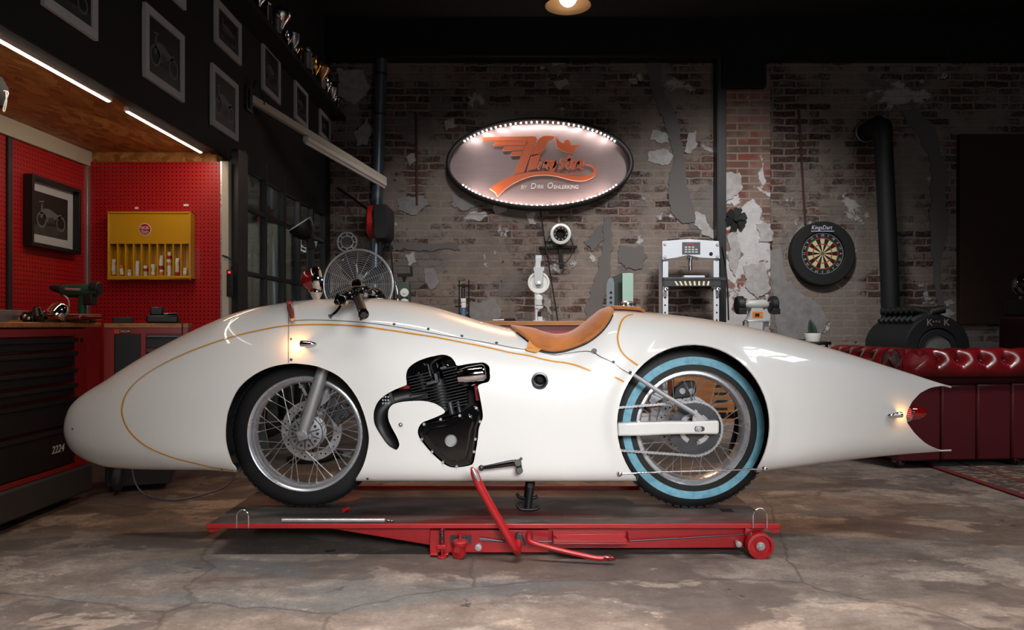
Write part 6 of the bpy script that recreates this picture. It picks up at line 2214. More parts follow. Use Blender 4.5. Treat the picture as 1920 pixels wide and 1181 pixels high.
# C-frame carries the yoke
b = MB().span(P(1004, 490, WY + 0.03), P(1013.5, 484, WY + 0.36)).span((P(1004, 0, WY).x, WY + 0.30, BT), (P(1013.5, 0, WY).x, WY + 0.36, P(0, 484, WY).z))
b.build('frame', grey_w, ew, bevel=0.004)
p = P(1010.5, 559, WY)
MB().lathe([(0.0, -0.02), (0.026, -0.02), (0.036, -0.012), (0.036, 0.012), (0.026, 0.02), (0.0, 0.02)], p, (0, 1, 0), 28).build('anvil_wheel', m_white, ew)
b = MB().ppoly([(1004, 572), (1006, 560), (1015, 560), (1017, 572)], WY - 0.035, 0.01).tube([P(1010.5, 570, WY), P(1010.5, 580, WY)], 0.03, 16).span(P(1003, 578, WY - 0.03), P(1017.5, 574, WY + 0.03)).span((P(1004, 0, WY).x, WY - 0.02, BT), (P(1008, 0, WY).x, WY + 0.03, P(0, 578, WY).z)).span((P(1008.5, 0, WY).x, WY - 0.03, BT), (P(1017, 0, WY).x, WY + 0.03, P(0, 594, WY).z))
b.build('anvil_holder', grey_w, ew, bevel=0.003)
MB().span(P(1008.5, 593, WY - 0.032), P(1014, 584, WY + 0.02)).build('adjuster', m_matblack, ew)
MB().span((P(1000, 0, WY).x, WY - 0.05, BT), (P(1020, 0, WY).x, WY + 0.38, BT + 0.008)).build('foot_plate', grey_w, ew)
# folded steel plates
q = P(1160, 560, 7.5)
pl = T('steel_plate_stand', 'pale green steel plate beside a dark bracket plate standing on the bench behind the seat', 'metal plate', (q.x, 7.5, BT))
MB().ppoly([(1167, 512), (1187.5, 512), (1187.5, 601.8), (1167, 601.8)], 7.46, 0.012).build('plate', M('pale_green_steel', C(150, 178, 164), 0.35, 0.3, var=0.15, vs=6), pl, bevel=0.002)
b = MB().ppoly([(1149, 519), (1168, 511), (1168, 601.8), (1149, 601.8)], 7.56, 0.01)
b.build('side_plate', M('dark_green_steel', C(48, 56, 52), 0.5, 0.2, var=0.15), pl)
pp = [(1137, 601.8), (1137, 535), (1139, 527), (1143, 521.5), (1147, 520), (1150, 523), (1152, 530), (1152, 601.8)]
gp = MB().ppoly(pp, 7.50, 0.012).build('bracket_plate', M('bracket_grey', C(112, 122, 126), 0.45, 0.3, var=0.12), pl, bevel=0.002)
for y in (548.5, 558, 567):
    p = P(1145.5, y, 7.5)
    MB().cyl(p - Vector((0, 0.003, 0)), p + Vector((0, 0.004, 0)), 0.013, n=16).build('bracket_bolt', m_matblack, gp)
# screwdriver
sd_ = T('screwdriver', 'screwdriver with black and red handle lying on the workbench edge', 'screwdriver', (P(950, 0, 7.36).x, 7.36, BT))
MB().tube([(P(945, 0, 7.38).x, 7.38, BT + 0.014), (P(957, 0, 7.38).x, 7.38, BT + 0.0155), (P(966, 0, 7.38).x, 7.38, BT + 0.0155)], [0.010, 0.0145, 0.012], 14).build('handle', m_matblack, sd_)
MB().tube([(P(966, 0, 7.38).x, 7.38, BT + 0.0155), (P(969, 0, 7.38).x, 7.38, BT + 0.0155)], [0.0135, 0.010], 14).build('handle_cap', m_red, sd_)
MB().tube([(P(924, 0, 7.38).x, 7.38, BT + 0.010), (P(945, 0, 7.38).x, 7.38, BT + 0.013)], 0.003, 8).build('blade', m_steel, sd_)

# ------------------------------------------------------------------ hydraulic shop press
HYP = 7.45
hp = T('hydraulic_press', 'pale grey hydraulic workshop press standing at the brick wall beside the steel column', 'press', (P(1295, 0, HYP).x, HYP, 0))
pg_ = M('press_grey', C(196, 202, 210), 0.42, coat=0.2, var=0.05)
b = MB()
for x0, x1 in ((1241, 1253), (1338, 1350)):
    xa, xb = P(x0, 0, HYP).x, P(x1, 0, HYP).x
    b.span((xa, HYP, 0.08), (xb, HYP + 0.02, P(0, 480, HYP).z)).span((xa if x0 < 1300 else xb - 0.012, HYP, 0.08), (xa + 0.012 if x0 < 1300 else xb, HYP + 0.16, P(0, 480, HYP).z))
b.build('upright', pg_, hp, bevel=0.003)
MB().ppoly([(1242, 452), (1290, 448), (1348, 452), (1350, 485), (1310, 483), (1290, 478), (1270, 483), (1242, 487)], HYP - 0.022, 0.02).ppoly([(1242, 452), (1290, 448), (1348, 452), (1350, 485), (1310, 483), (1290, 478), (1270, 483), (1242, 487)], HYP + 0.162, 0.02).build('head', pg_, hp, bevel=0.003)
MB().ppoly([(1279, 454), (1313, 454), (1313, 477), (1279, 477)], HYP - 0.024, 0.003).build('data_plate', M('data_plate', C(70, 70, 76), 0.5, var=0.2, vs=60), hp)
b = MB()
for k in range(3):
    for j in range(4 - (k == 0)):
        b.ppoly([(1284 + j * 6.5, 462 + k * 4.5), (1288.5 + j * 6.5, 462 + k * 4.5), (1288.5 + j * 6.5, 464.5 + k * 4.5), (1284 + j * 6.5, 464.5 + k * 4.5)], HYP - 0.0255, 0.002)
b.build('data_print', m_offwhite, hp, smooth=0)
MB().ppoly([(1288, 456.5), (1300, 456.5), (1300, 459), (1288, 459)], HYP - 0.0255, 0.002).build('data_mark', m_red, hp)
for x, y in ((1247, 457), (1247, 481), (1345, 458), (1345, 481)):
    p = P(x, y, HYP - 0.022)
    MB().cyl(p - Vector((0, 0.01, 0)), p + Vector((0, 0.01, 0)), 0.016, n=6).build('head_bolt', m_steel, hp)
p = P(1333, 476, HYP - 0.022)
MB().cyl(p - Vector((0, 0.004, 0)), p, 0.018, n=18).build('head_hole', m_matblack, hp)
MB().tube([P(1294, 478, HYP + 0.06), P(1294, 486, HYP + 0.06)], 0.038, 20).tube([P(1294, 486, HYP + 0.06), P(1294, 507, HYP + 0.06)], 0.024, 18).build('ram', m_chrome, hp)
b = MB().span(P(1244, 537, HYP - 0.03), P(1351, 524, HYP - 0.01)).span(P(1244, 537, HYP + 0.14), P(1351, 524, HYP + 0.165)).span(P(1244, 526, HYP - 0.03), P(1351, 522, HYP + 0.165))
b.build('bed', m_darksteel, hp, bevel=0.003)
MB().span(P(1283, 522, HYP + 0.02), P(1317, 517.5, HYP + 0.12)).build('arbor_plate', pg_, hp, bevel=0.003)
for k in range(8):
    MB().ppoly([(1269 + k * 8, 535), (1273 + k * 8, 535), (1271 + k * 8 + (k - 3.5), 527), (1268 + k * 8 + (k - 3.5), 527)], HYP - 0.032, 0.003).build('hazard_mark', M('hazard_cream', C(226, 214, 176), 0.5) if k == 0 else bpy.data.materials['hazard_cream'], hp, smooth=0)
for x in (1248, 1345):
    p = P(x, 542, HYP - 0.01)
    MB().cyl(p - Vector((0, 0.05, 0)), p + Vector((0, 0.16, 0)), 0.016, n=16).sphere(p + Vector((0.01, -0.05, 0)), 0.018, 12).build('bed_pin', m_chrome, hp)
b = MB()
for x in (1247, 1344):
    for y in (558, 572, 586, 600, 614):
        p = P(x, y, HYP - 0.001)
        b.cyl(p, p + Vector((0, 0.003, 0)), 0.009, n=12)
b.build('pin_hole_pattern', m_matblack, hp)
b = MB()
for x0, x1 in ((1236, 1258), (1333, 1355)):
    b.span((P(x0, 0, HYP).x, HYP - 0.12, 0), (P(x1, 0, HYP).x, HYP + 0.28, 0.08))
b.span(P(1246, 745, HYP + 0.03), P(1346, 735, HYP + 0.1))
b.build('foot', pg_, hp, bevel=0.004)
MB().tube(smoothline([P(1353, 462, 7.5), P(1360, 500, 7.6), P(1364, 540, 7.6), P(1366, 600, 7.7)], 5), 0.008, 8).build('hose', m_rubber, hp)

# ------------------------------------------------------------------ bench grinder on a pedestal
GY = 7.4
gx = lambda px: P(px, 0, GY).x
gz = lambda py: P(0, py, GY).z
bg = T('bench_grinder', 'grey bench grinder with black wheel guards and orange plate on a steel pedestal', 'grinder', (gx(1419), GY, 0))
MB().tube([(gx(1397), GY, gz(572)), (gx(1403), GY, gz(571)), (gx(1434), GY, gz(571)), (gx(1440), GY, gz(572))], [0.03, 0.047, 0.047, 0.03], 26).build('motor', M('grinder_grey', C(166, 168, 166), 0.45, var=0.06), bg)
MB().ppoly([(1410, 578), (1431, 578), (1434, 592), (1440, 601), (1400, 601), (1406, 592)], GY - 0.05, 0.10).build('base', bpy.data.materials['grinder_grey'], bg, bevel=0.004)
MB().ppoly([(1411, 584.5), (1430.5, 584.5), (1430.5, 596), (1411, 596)], GY - 0.053, 0.003).build('plate', M('plate_orange', C(196, 110, 40), 0.5), bg)
MB().ppoly([(1416, 587.5), (1424, 587.5), (1424, 593), (1416, 593)], GY - 0.058, 0.005).build('switch', m_black, bg, bevel=0.001)
MB().ppoly([(1426, 588.5), (1428.5, 588.5), (1428.5, 592), (1426, 592)], GY - 0.056, 0.003).build('switch_button', m_yellow, bg)
for x0, x1 in ((1380, 1394), (1443, 1456)):
    c = Vector((gx((x0 + x1) / 2), GY, gz(572)))
    h = (gx(x1) - gx(x0)) / 2
    g_ = MB().lathe([(0.0, -h), (0.078, -h), (0.09, -h + 0.012), (0.09, h - 0.012), (0.078, h), (0.0, h)], c, (1, 0, 0), 32).build('wheel_guard', m_black, bg)
    MB().span(c + Vector((-h, -0.11, -0.09)), c + Vector((h, -0.02, -0.035))).build('tool_rest', m_black, bg, bevel=0.004)
MB().span((gx(1386), GY - 0.03, gz(567)), (gx(1452), GY - 0.026, gz(565.5))).build('guard_rod', m_steel, bg)
b = MB().span((gx(1398), GY - 0.07, gz(603.5)), (gx(1442), GY + 0.07, gz(601)))
for x in (1394, 1432):
    b.span((gx(x), GY - 0.03, 0.02), (gx(x + 8), GY + 0.03, gz(602)))
b.span((gx(1386), GY - 0.16, 0.0), (gx(1448), GY + 0.16, 0.02))
b.build('pedestal', m_steel, bg, bevel=0.003)

# flower pot with dark cactus on a stool
KX, KY = P(1524, 0, 7.2).x, 7.2
kz = P(0, 640, 7.2).z
st = T('stool', 'small dark stool under the white pot at the brick wall', 'stool', (KX, KY, 0))
MB().lathe([(0.0, kz - 0.03), (0.16, kz - 0.03), (0.165, kz - 0.015), (0.16, kz), (0.0, kz)], (KX, KY, 0), (0, 0, 1), 28).build('seat', m_black, st)
for k in range(4):
    a = PI / 4 + PI / 2 * k
    MB().tube([(KX + 0.13 * math.cos(a), KY + 0.13 * math.sin(a), kz - 0.03), (KX + 0.19 * math.cos(a), KY + 0.19 * math.sin(a), 0)], 0.014, 10).build('leg', m_black, st)
pt = T('potted_cactus', 'dark green pointed cactus in a white pot above the tail of the motorcycle', 'plant', (KX, KY, kz))
MB().lathe([(0.0, 0.0), (0.066, 0.0), (0.076, 0.04), (0.078, 0.076), (0.07, 0.078), (0.066, 0.06), (0.0, 0.06)], (KX, KY, kz), (0, 0, 1), 28).build('pot', m_white, pt)
MB().lathe([(0.0, 0.085), (0.064, 0.085), (0.068, 0.079), (0.064, 0.074), (0.0, 0.074)], (KX, KY, kz), (0, 0, 1), 24).build('soil_rim', m_matblack, pt)
gcact = M('cactus_green', C(38, 52, 44), 0.6, var=0.2, bump=0.2)
b = MB()
vs, fs = [], []
for i, (h, r, s) in enumerate(((0.08, 0.036, 0.0), (0.12, 0.034, -0.006), (0.16, 0.026, -0.014), (0.19, 0.016, -0.020), (0.208, 0.005, -0.024))):
    for k in range(24):
        a = 2 * PI * k / 24
        rr = r * (1 + 0.22 * math.cos(6 * a))
        vs.append(Vector((KX + s + rr * math.cos(a), KY + rr * math.sin(a), kz + h)))
for i in range(4):
    for k in range(24):
        fs.append((i * 24 + k, i * 24 + (k + 1) % 24, (i + 1) * 24 + (k + 1) % 24, (i + 1) * 24 + k))
fs.append(tuple(range(96, 120)))
b.add(vs, fs).build('cactus', gcact, pt)

# stack of shallow wooden trays seen through the rear wheel
tx0, tx1 = P(1262, 0, 7.0).x, P(1392, 0, 7.0).x
z = 0.09
names = ['lowest', 'second from below', 'third from below', 'fourth from below', 'fifth from below', 'sixth from below', 'topmost']
pal = tag(MB().span((tx0 - 0.02, 6.95, 0.0), (tx1 + 0.02, 7.27, 0.03)).span((tx0 - 0.02, 6.97, 0.03), (tx0 + 0.06, 7.25, 0.0885)).span((tx1 - 0.06, 6.97, 0.03), (tx1 + 0.02, 7.25, 0.0885)).build('wooden_pallet', m_traywood, None, loc=((tx0 + tx1) / 2, 7.1, 0)), 'low wooden pallet under the stack of wooden trays behind the rear wheel', 'pallet')
proto = None
for i in range(7):
    if proto is None:
        proto = T('wooden_tray', '', 'tray', ((tx0 + tx1) / 2, 7.1, z), 'wooden trays seen through the rear wheel')
        b = MB().span((tx0, 6.96, z + 0.0005), (tx1, 6.985, z + 0.068)).span((tx0, 7.235, z + 0.0005), (tx1, 7.26, z + 0.068)).span((tx0, 6.985, z + 0.0005), (tx0 + 0.02, 7.235, z + 0.068)).span((tx1 - 0.02, 6.985, z + 0.0005), (tx1, 7.235, z + 0.068)).span((tx0 + 0.02, 6.985, z + 0.0005), (tx1 - 0.02, 7.235, z + 0.012))
        b.build('box', m_traywood, proto, weld=False)
        MB().span((tx1 - 0.27, 6.956, z + 0.024), (tx1 - 0.15, 6.961, z + 0.044)).build('label_strip', m_matblack, proto)
        o = proto
    else:
        o = copy_tree(proto)
        o.location.z = z
    o['label'] = f'{names[i]} of the shallow wooden trays stacked behind the rear wheel'
    z += 0.0695

# ------------------------------------------------------------------ pedestal fan with wire cage
FY = 5.1
c = P(672, 533, FY)
R = 65 * FY / F
fan = T('pedestal_fan', 'chrome wire-caged pedestal fan standing behind the handlebar', 'fan', (c.x, FY, 0))
b = MB().torus(c, (0, 1, 0), R, 0.0075, 64, 10).torus(c + Vector((0, -0.03, 0)), (0, 1, 0), R * 0.985, 0.003, 64, 6)
b.build('cage_rim', M('bright_rim', C(215, 218, 222), 0.25, 0.5), fan)
b = MB()
for k in range(14):
    rr = R * (0.16 + 0.80 * k / 13)
    yy = -0.055 * math.cos(PI / 2 * min(1, rr / R)) - 0.01
    b.torus(c + Vector((0, yy, 0)), (0, 1, 0), rr, 0.0013, 48, 4)
for k in range(16):
    a = 2 * PI * k / 16
    d = Vector((math.cos(a), 0, math.sin(a)))
    b.tube([c + d * R * 0.1 + Vector((0, -0.062, 0)), c + d * R * 0.5 + Vector((0, -0.05, 0)), c + d * R * 0.85 + Vector((0, -0.025, 0)), c + d * R], 0.0016, 5)
m_wire = M('bright_wire', C(205, 208, 212), 0.3, 0.4)
b.build('cage_grille', m_wire, fan)
b = MB()
for k in range(12):
    rr = R * (0.2 + 0.76 * k / 11)
    b.torus(c + Vector((0, 0.055 * math.cos(PI / 2 * min(1, rr / R)) + 0.01, 0)), (0, 1, 0), rr, 0.0009, 48, 4)
b.build('rear_grille', m_steel, fan)
for k in range(4):
    a = 2 * PI * k / 4 + 0.5
    vs = []
    for i in range(9):
        f = i / 8
        rr = R * (0.14 + 0.72 * f)
        wd = (0.25 + 0.55 * math.sin(PI * min(1, f * 1.05 + 0.05)) ** 0.6) * (1.0 - 0.35 * f)
        for s in range(7):
            th = a + (s / 6 - 0.5) * wd * 1.5
            vs.append(c + Vector((rr * math.cos(th), 0.022 * (s / 3 - 1), rr * math.sin(th))))
    fs = [(i * 7 + s, i * 7 + s + 1, (i + 1) * 7 + s + 1, (i + 1) * 7 + s) for i in range(8) for s in range(6)]
    o = MB().add(vs, fs).build('blade', M('fan_blade_grey', C(112, 118, 124), 0.25, 0.6, var=0.1) if k == 0 else bpy.data.materials['fan_blade_grey'], fan)
    s_ = o.modifiers.new('gauge', 'SOLIDIFY')
    s_.thickness = 0.002
b = MB().lathe([(0.0, -0.066), (0.03, -0.064), (0.036, -0.055), (0.036, 0.06), (0.0, 0.062)], c, (0, 1, 0), 28)
b.build('hub', m_chrome, fan)
MB().tube([c + Vector((0, 0.06, 0)), c + Vector((0, 0.2, 0))], [0.07, 0.055], 24).build('motor', m_steel, fan)
MB().tube([(c.x, FY + 0.12, 0.03), (c.x, FY + 0.12, c.z - 0.04)], 0.018, 16).build('pole', m_chrome, fan)
MB().lathe([(0.0, 0.0), (0.22, 0.0), (0.22, 0.02), (0.06, 0.04), (0.0, 0.045)], (c.x, FY + 0.12, 0), (0, 0, 1), 36).build('base', m_chrome, fan)
yk = smoothline([c + Vector((R + 0.012, 0, 0.02)), c + Vector((R + 0.03, 0, -0.06)), c + Vector((R + 0.02, 0.0, -0.14)), c + Vector((R * 0.6, 0.06, -R * 0.9)), c + Vector((0, 0.12, -R * 1.05))], 5)
MB().tube(yk, 0.0075, 10).build('yoke_arm', m_chrome, fan)

# black work lamp on a stand in front of the glazing
LYY = 5.0
wl = T('work_lamp', 'black bowl work lamp on a slim stand before the glazed partition', 'lamp', (P(579, 0, LYY).x, LYY, 0))
apex, mouth = P(579, 447, LYY), P(562, 420, LYY)
ax = (mouth - apex)
ax = Vector((ax.x, -0.034, ax.z)).normalized()
c = mouth
MB().lathe([(0.0, -0.112), (0.026, -0.110), (0.040, -0.098), (0.060, -0.080), (0.076, -0.050), (0.084, -0.020), (0.086, 0.0)], c, ax, 36).build('shade', m_black, wl)
MB().lathe([(0.0, -0.095), (0.03, -0.092), (0.058, -0.074), (0.074, -0.046), (0.083, -0.012), (0.0845, 0.001), (0.086, 0.0)], c + ax * 0.001, ax, 36).build('shade_lining', M('shade_white', C(206, 222, 214), 0.4), wl)
b = MB().tube([apex + ax * -0.01, P(582, 455, LYY), P(583, 462, LYY)], [0.03, 0.022, 0.018], 16).box(P(583, 461, LYY), (0.05, 0.04, 0.04))
b.build('lamp_joint', m_matblack, wl, bevel=0.004)
b = MB().tube([P(576, 462, LYY), (P(576, 0, LYY).x, LYY, 0.03)], 0.006, 10).tube([P(587, 462, LYY), (P(587, 0, LYY).x, LYY, 0.03)], 0.006, 10)
b.build('pole', m_black, wl)
MB().lathe([(0.0, 0.0), (0.15, 0.0), (0.15, 0.02), (0.03, 0.035), (0.0, 0.035)], (P(581, 0, LYY).x, LYY, 0), (0, 0, 1), 32).build('base', m_black, wl)

# ------------------------------------------------------------------ tube light on a swing arm
a0 = P(470, 185, 5.48)
a1 = P(722, 338, 7.6)
al = T('tube_light', 'long pale tube light on a steel arm swinging out from the black wall', 'light', (FX, 5.48, a0.z))
a0.x = FX + 0.03
MB().bar(a0, a1, 0.04, 0.055).build('arm', m_beige, al, bevel=0.003)
b = MB().span((FX, 5.44, a0.z - 0.09), (FX + 0.02, 5.56, a0.z + 0.09)).cyl((FX + 0.03, 5.48, a0.z - 0.07), (FX + 0.03, 5.48, a0.z + 0.07), 0.014, n=16)
b.build('wall_bracket', m_darksteel, al, bevel=0.003)
d = a1 - a0
s0, s1 = a0 + d * 0.33 - Vector((0, 0, 0.055)), a0 + d * 0.995 - Vector((0, 0, 0.045))
MB().bar(s0, s1, 0.055, 0.05).build('housing', M('housing_pale', C(206, 200, 192), 0.45), al, bevel=0.010)
MB().tube([s0 + d * 0.005 - Vector((0, 0, 0.03)), s1 - d * 0.005 - Vector((0, 0, 0.03))], 0.014, 12).build('tube', m_white, al)
MB().tube(smoothline([P(468, 165, 5.5) + Vector((0.03, 0, 0)), P(480, 150, 5.55), P(490, 172, 5.6), P(496, 196, 5.6)], 5), 0.005, 8).build('cord', m_rubber, al)

# ------------------------------------------------------------------ pendant lamp
c = P(1065, 11, 4.45)
pn = T('pendant_lamp', 'bronze bell pendant lamp with a bright bulb hanging from the dark ceiling', 'lamp', (c.x, 4.45, CE))
m_bronze = M('bronze_shade', C(150, 104, 84), 0.4, 0.5, var=0.1)
m_lining = M('shade_lining_tan', C(176, 140, 98), 0.45, 0.3, var=0.08)
MB().lathe([(0.135, 0.0), (0.128, 0.03), (0.112, 0.08), (0.082, 0.13), (0.045, 0.165), (0.030, 0.19), (0.030, 0.24), (0.0, 0.245)], c, (0, 0, 1), 44).build('shade', m_bronze, pn)
MB().lathe([(0.135, 0.0), (0.131, 0.004), (0.124, 0.03), (0.107, 0.078), (0.078, 0.126), (0.0, 0.15)], c, (0, 0, 1), 44).build('shade_lining', m_lining, pn)
MB().sphere(c + Vector((0, 0, 0.055)), 0.055, 20, (1, 1, 1.1)).build('bulb', emit('bulb_warm', (1, 0.90, 0.76, 1), 3.0), pn)
MB().tube([c + Vector((0, 0, 0.24)), (c.x, 4.45, CE)], 0.004, 8).build('cord', m_rubber, pn)

# ------------------------------------------------------------------ trophy shelf under the roof
SZ = 3.085
S(MB().span((FX, 4.6, SZ - 0.04), (-1.75, 7.98, SZ)), 'trim_7', m_matblack)
kinds = []


def trophy(kind, mat, x, y, s, label):
    o = T('trophy', label, 'trophy', (x, y, SZ), 'trophies on the high shelf')
    if kind == 'cup':
        MB().lathe([(0.0, 0.0), (0.030 * s, 0.0), (0.030 * s, 0.04 * s), (0.0, 0.042 * s)], (x, y, SZ + 0.0005), (0, 0, 1), 20).build('base', m_matblack, o)
        MB().lathe([(0.012 * s, 0.04 * s), (0.008 * s, 0.07 * s), (0.02 * s, 0.09 * s), (0.042 * s, 0.12 * s), (0.048 * s, 0.17 * s), (0.050 * s, 0.19 * s), (0.045 * s, 0.185 * s), (0.0, 0.12 * s)], (x, y, SZ), (0, 0, 1), 24).build('cup', mat, o)
        for sg in (-1, 1):
            MB().tube(smoothline([(x, y + sg * 0.044 * s, SZ + 0.17 * s), (x, y + sg * 0.07 * s, SZ + 0.165 * s), (x, y + sg * 0.066 * s, SZ + 0.13 * s), (x, y + sg * 0.036 * s, SZ + 0.11 * s)], 5), 0.004 * s, 8).build('handle', mat, o)
    elif kind == 'column':
        MB().cyl((x, y, SZ + 0.0005), (x, y, SZ + 0.03 * s), 0.032 * s, n=20).build('base', m_matblack, o)
        MB().lathe([(0.016 * s, 0.03 * s), (0.026 * s, 0.04 * s), (0.027 * s, 0.14 * s), (0.018 * s, 0.15 * s), (0.0, 0.152 * s)], (x, y, SZ), (0, 0, 1), 20).build('column', mat, o)
        MB().sphere((x, y, SZ + 0.172 * s), 0.02 * s, 14).build('finial', mat, o)
    else:
        MB().cyl((x, y, SZ + 0.0005), (x, y, SZ + 0.02 * s), 0.04 * s, n=20).build('base', m_matblack, o)
        MB().lathe([(0.008 * s, 0.02 * s), (0.008 * s, 0.10 * s), (0.03 * s, 0.14 * s), (0.07 * s, 0.19 * s), (0.08 * s, 0.22 * s), (0.06 * s, 0.25 * s), (0.0, 0.2 * s)], (x, y, SZ), (0, 0, 1), 26).build('bowl', mat, o)
    return o


tro = [(5.42, 'cup', m_chrome, 1.1), (5.60, 'column', m_chrome, 1.0), (5.78, 'column', m_steel, 0.9), (5.93, 'bowl', m_chrome, 1.0), (6.08, 'cup', m_chrome, 0.75), (6.20, 'cup', m_steel, 0.9), (6.34, 'cup', m_chrome, 0.8),
       (6.47, 'column', m_gold, 0.9), (6.62, 'column', m_steel, 1.15), (6.77, 'column', m_alu, 1.25), (6.93, 'cup', m_gold, 1.2), (7.12, 'bowl', m_brass, 0.9), (7.24, 'column', m_alu, 1.0), (7.38, 'cup', m_chrome, 1.05), (7.54, 'cup', m_steel, 0.8),
       (7.70, 'cup', m_chrome, 0.85), (7.85, 'column', m_chrome, 0.8)]
orders = ['seventeenth', 'sixteenth', 'fifteenth', 'fourteenth', 'thirteenth', 'twelfth', 'eleventh', 'tenth', 'ninth', 'eighth', 'seventh', 'sixth', 'fifth', 'fourth', 'third', 'second', 'first']
shp = {'cup': 'two-handled cup', 'column': 'column trophy', 'bowl': 'bowl trophy'}
for i, (y, k, m_, s) in enumerate(tro):
    mn = 'gold' if m_ in (m_gold, m_brass) else 'silver'
    trophy(k, m_, -1.80 + 0.012 * ((i * 7) % 3 - 1), y, s * 1.1, f'{mn} {shp[k]} on the high black shelf, {orders[i]} counted from the brick wall')
# ------------------------------------------------------------------ oxblood sofa seen from behind
RIGHT_Y = 4.62
sang = math.radians(5.0)
so = Vector((P(1692, 0, RIGHT_Y).x, RIGHT_Y, 0))
su, sv = Vector((math.cos(sang), math.sin(sang), 0)), Vector((-math.sin(sang), math.cos(sang), 0))
UZ = Vector((0, 0, 1))
sofa = T('chesterfield_sofa', 'oxblood red leather sofa with buttoned roll back, seen from behind at the tail', 'sofa', so + su * 1.0 + sv * 0.45)
t = NT('oxblood_leather')
ob = t.coord()
g = t.noise(ob, 5, 6, 0.6)
t.set(**{'Base Color': t.mix(t.step(g, 0.3, 0.75), C(84, 8, 15), C(128, 18, 26)), 'Roughness': 0.3, 'Coat Weight': 0.35, 'Coat Roughness': 0.15})
t.bump(t.noise(t.map(ob, scale=(1, 1, 3)), 26, 5, 0.6), 0.18, 0.004)
m_ox = t.m
t = NT('oxblood_panel')
ob = t.coord()
t.set(**{'Base Color': t.mix(t.noise(ob, 3, 5), C(70, 16, 24), C(92, 24, 32)), 'Roughness': 0.42, 'Coat Weight': 0.1})
t.bump(t.noise(ob, 40, 5), 0.1, 0.003)
m_oxp = t.m
SW = 2.05
TOPZ, PANZ, BOTZ = 0.755, 0.515, 0.050
sw = lambda u, v, z: so + su * u + sv * v + UZ * z


def roll(name, length, org, du, dv, pitch, flip=1):
    """a tufted roll: profile bulges outward and is pinched at the buttons"""
    nu_, nv = int(length / 0.0125), 30
    vs = []
    for i in range(nu_ + 1):
        u = length * i / nu_
        for j in range(nv + 1):
            a = -0.55 + (PI + 0.75) * j / nv        # from under the roll, over the outside, to the seat side
            r = 0.118
            ph = (u / pitch) % 1.0
            dent = 0.0
            for (ac, off) in ((0.50, 0.0), (1.75, 0.5)):
                pu = ((u / pitch + off) % 1.0) - 0.5
                d2 = (pu * pitch / 0.040) ** 2 + ((a - ac) / 0.34) ** 2
                dent += 0.060 * math.exp(-d2)
                crease = 0.034 * math.exp(-(pu * pitch / 0.012) ** 2) * (1.0 if a < ac + 0.2 and a > -0.1 else 0.25)
                if off == 0.0:
                    dent += crease * max(0.0, min(1.0, (1.25 - abs(a - 0.9)) / 0.9))
            rr = r - dent
            y, z = -math.cos(a) * rr, math.sin(a) * rr
            p = org + du * u + dv * (y + 0.11) + UZ * z
            vs.append(p)
    fs = []
    m_ = nv + 1
    for i in range(nu_):
        for j in range(nv):
            fs.append((i * m_ + j, i * m_ + j + 1, (i + 1) * m_ + j + 1, (i + 1) * m_ + j))
    fs.append(tuple(range(m_)))
    fs.append(tuple(range(nu_ * m_, (nu_ + 1) * m_)))
    o = MB().add(vs, fs).build(name, m_ox, sofa, smooth=70)
    k = 0
    u = 0.0
    for i in range(int(length / pitch) + 1):
        u = (i + 0.5) * pitch
        if u > length - 0.03:
            break
        for a, off in ((0.50, 0.0), (1.75, 0.5)):
            uu_ = u if off == 0.0 else u - pitch * 0.5 + 0.0
            if uu_ < 0.03:
                continue
            rr = 0.118 - 0.052
            p = org + du * uu_ + dv * (-math.cos(a) * rr + 0.11) + UZ * math.sin(a) * rr
            MB().sphere(p, 0.011, 10, (1, 1, 0.8)).build('button', m_ox, o)
    return o


roll('back_roll', SW, sw(0, 0.0, TOPZ - 0.118), su, sv, 0.155)
# arm: leads away from the lens
roll('arm_roll', 0.93, sw(-0.005, 0.93, TOPZ - 0.118), -sv, su, 0.155)
roll('arm_roll', 0.93, sw(SW + 0.005, 0.0, TOPZ - 0.118), sv, -su, 0.155)
b = MB()


def sbox(b, u0, u1, v0, v1, z0, z1):
    return b.add([sw(u, v, z) for u in (u0, u1) for v in (v0, v1) for z in (z0, z1)], [(0, 1, 3, 2), (4, 6, 7, 5), (0, 4, 5, 1), (2, 3, 7, 6), (0, 2, 6, 4), (1, 5, 7, 3)])


sbox(b, 0.0, 0.285, 0.055, 0.11, BOTZ, PANZ)
b.build('back_panel', m_oxp, sofa, bevel=0.012)
for u0, u1 in ((0.29, 0.52), (0.525, 0.75), (0.755, 1.30), (1.305, SW)):
    b = MB()
    sbox(b, u0, u1, 0.055, 0.11, BOTZ, PANZ + 0.02 * u0)
    b.build('back_panel', m_oxp, sofa, bevel=0.012)
b = MB()
sbox(b, 0.01, SW - 0.01, 0.10, 0.90, BOTZ, 0.30)
sbox(b, 0.01, SW - 0.01, 0.09, 0.20, 0.28, 0.66)
sbox(b, 0.06, 0.16, 0.10, 0.90, 0.28, 0.66)
sbox(b, SW - 0.16, SW - 0.06, 0.10, 0.90, 0.28, 0.66)
b.build('frame', m_oxp, sofa, bevel=0.01)
for u0 in (0.20, 1.03):
    b = MB()
    sbox(b, u0, u0 + 0.81, 0.22, 0.88, 0.30, 0.45)
    b.build('seat_cushion', m_ox, sofa, bevel=0.04)
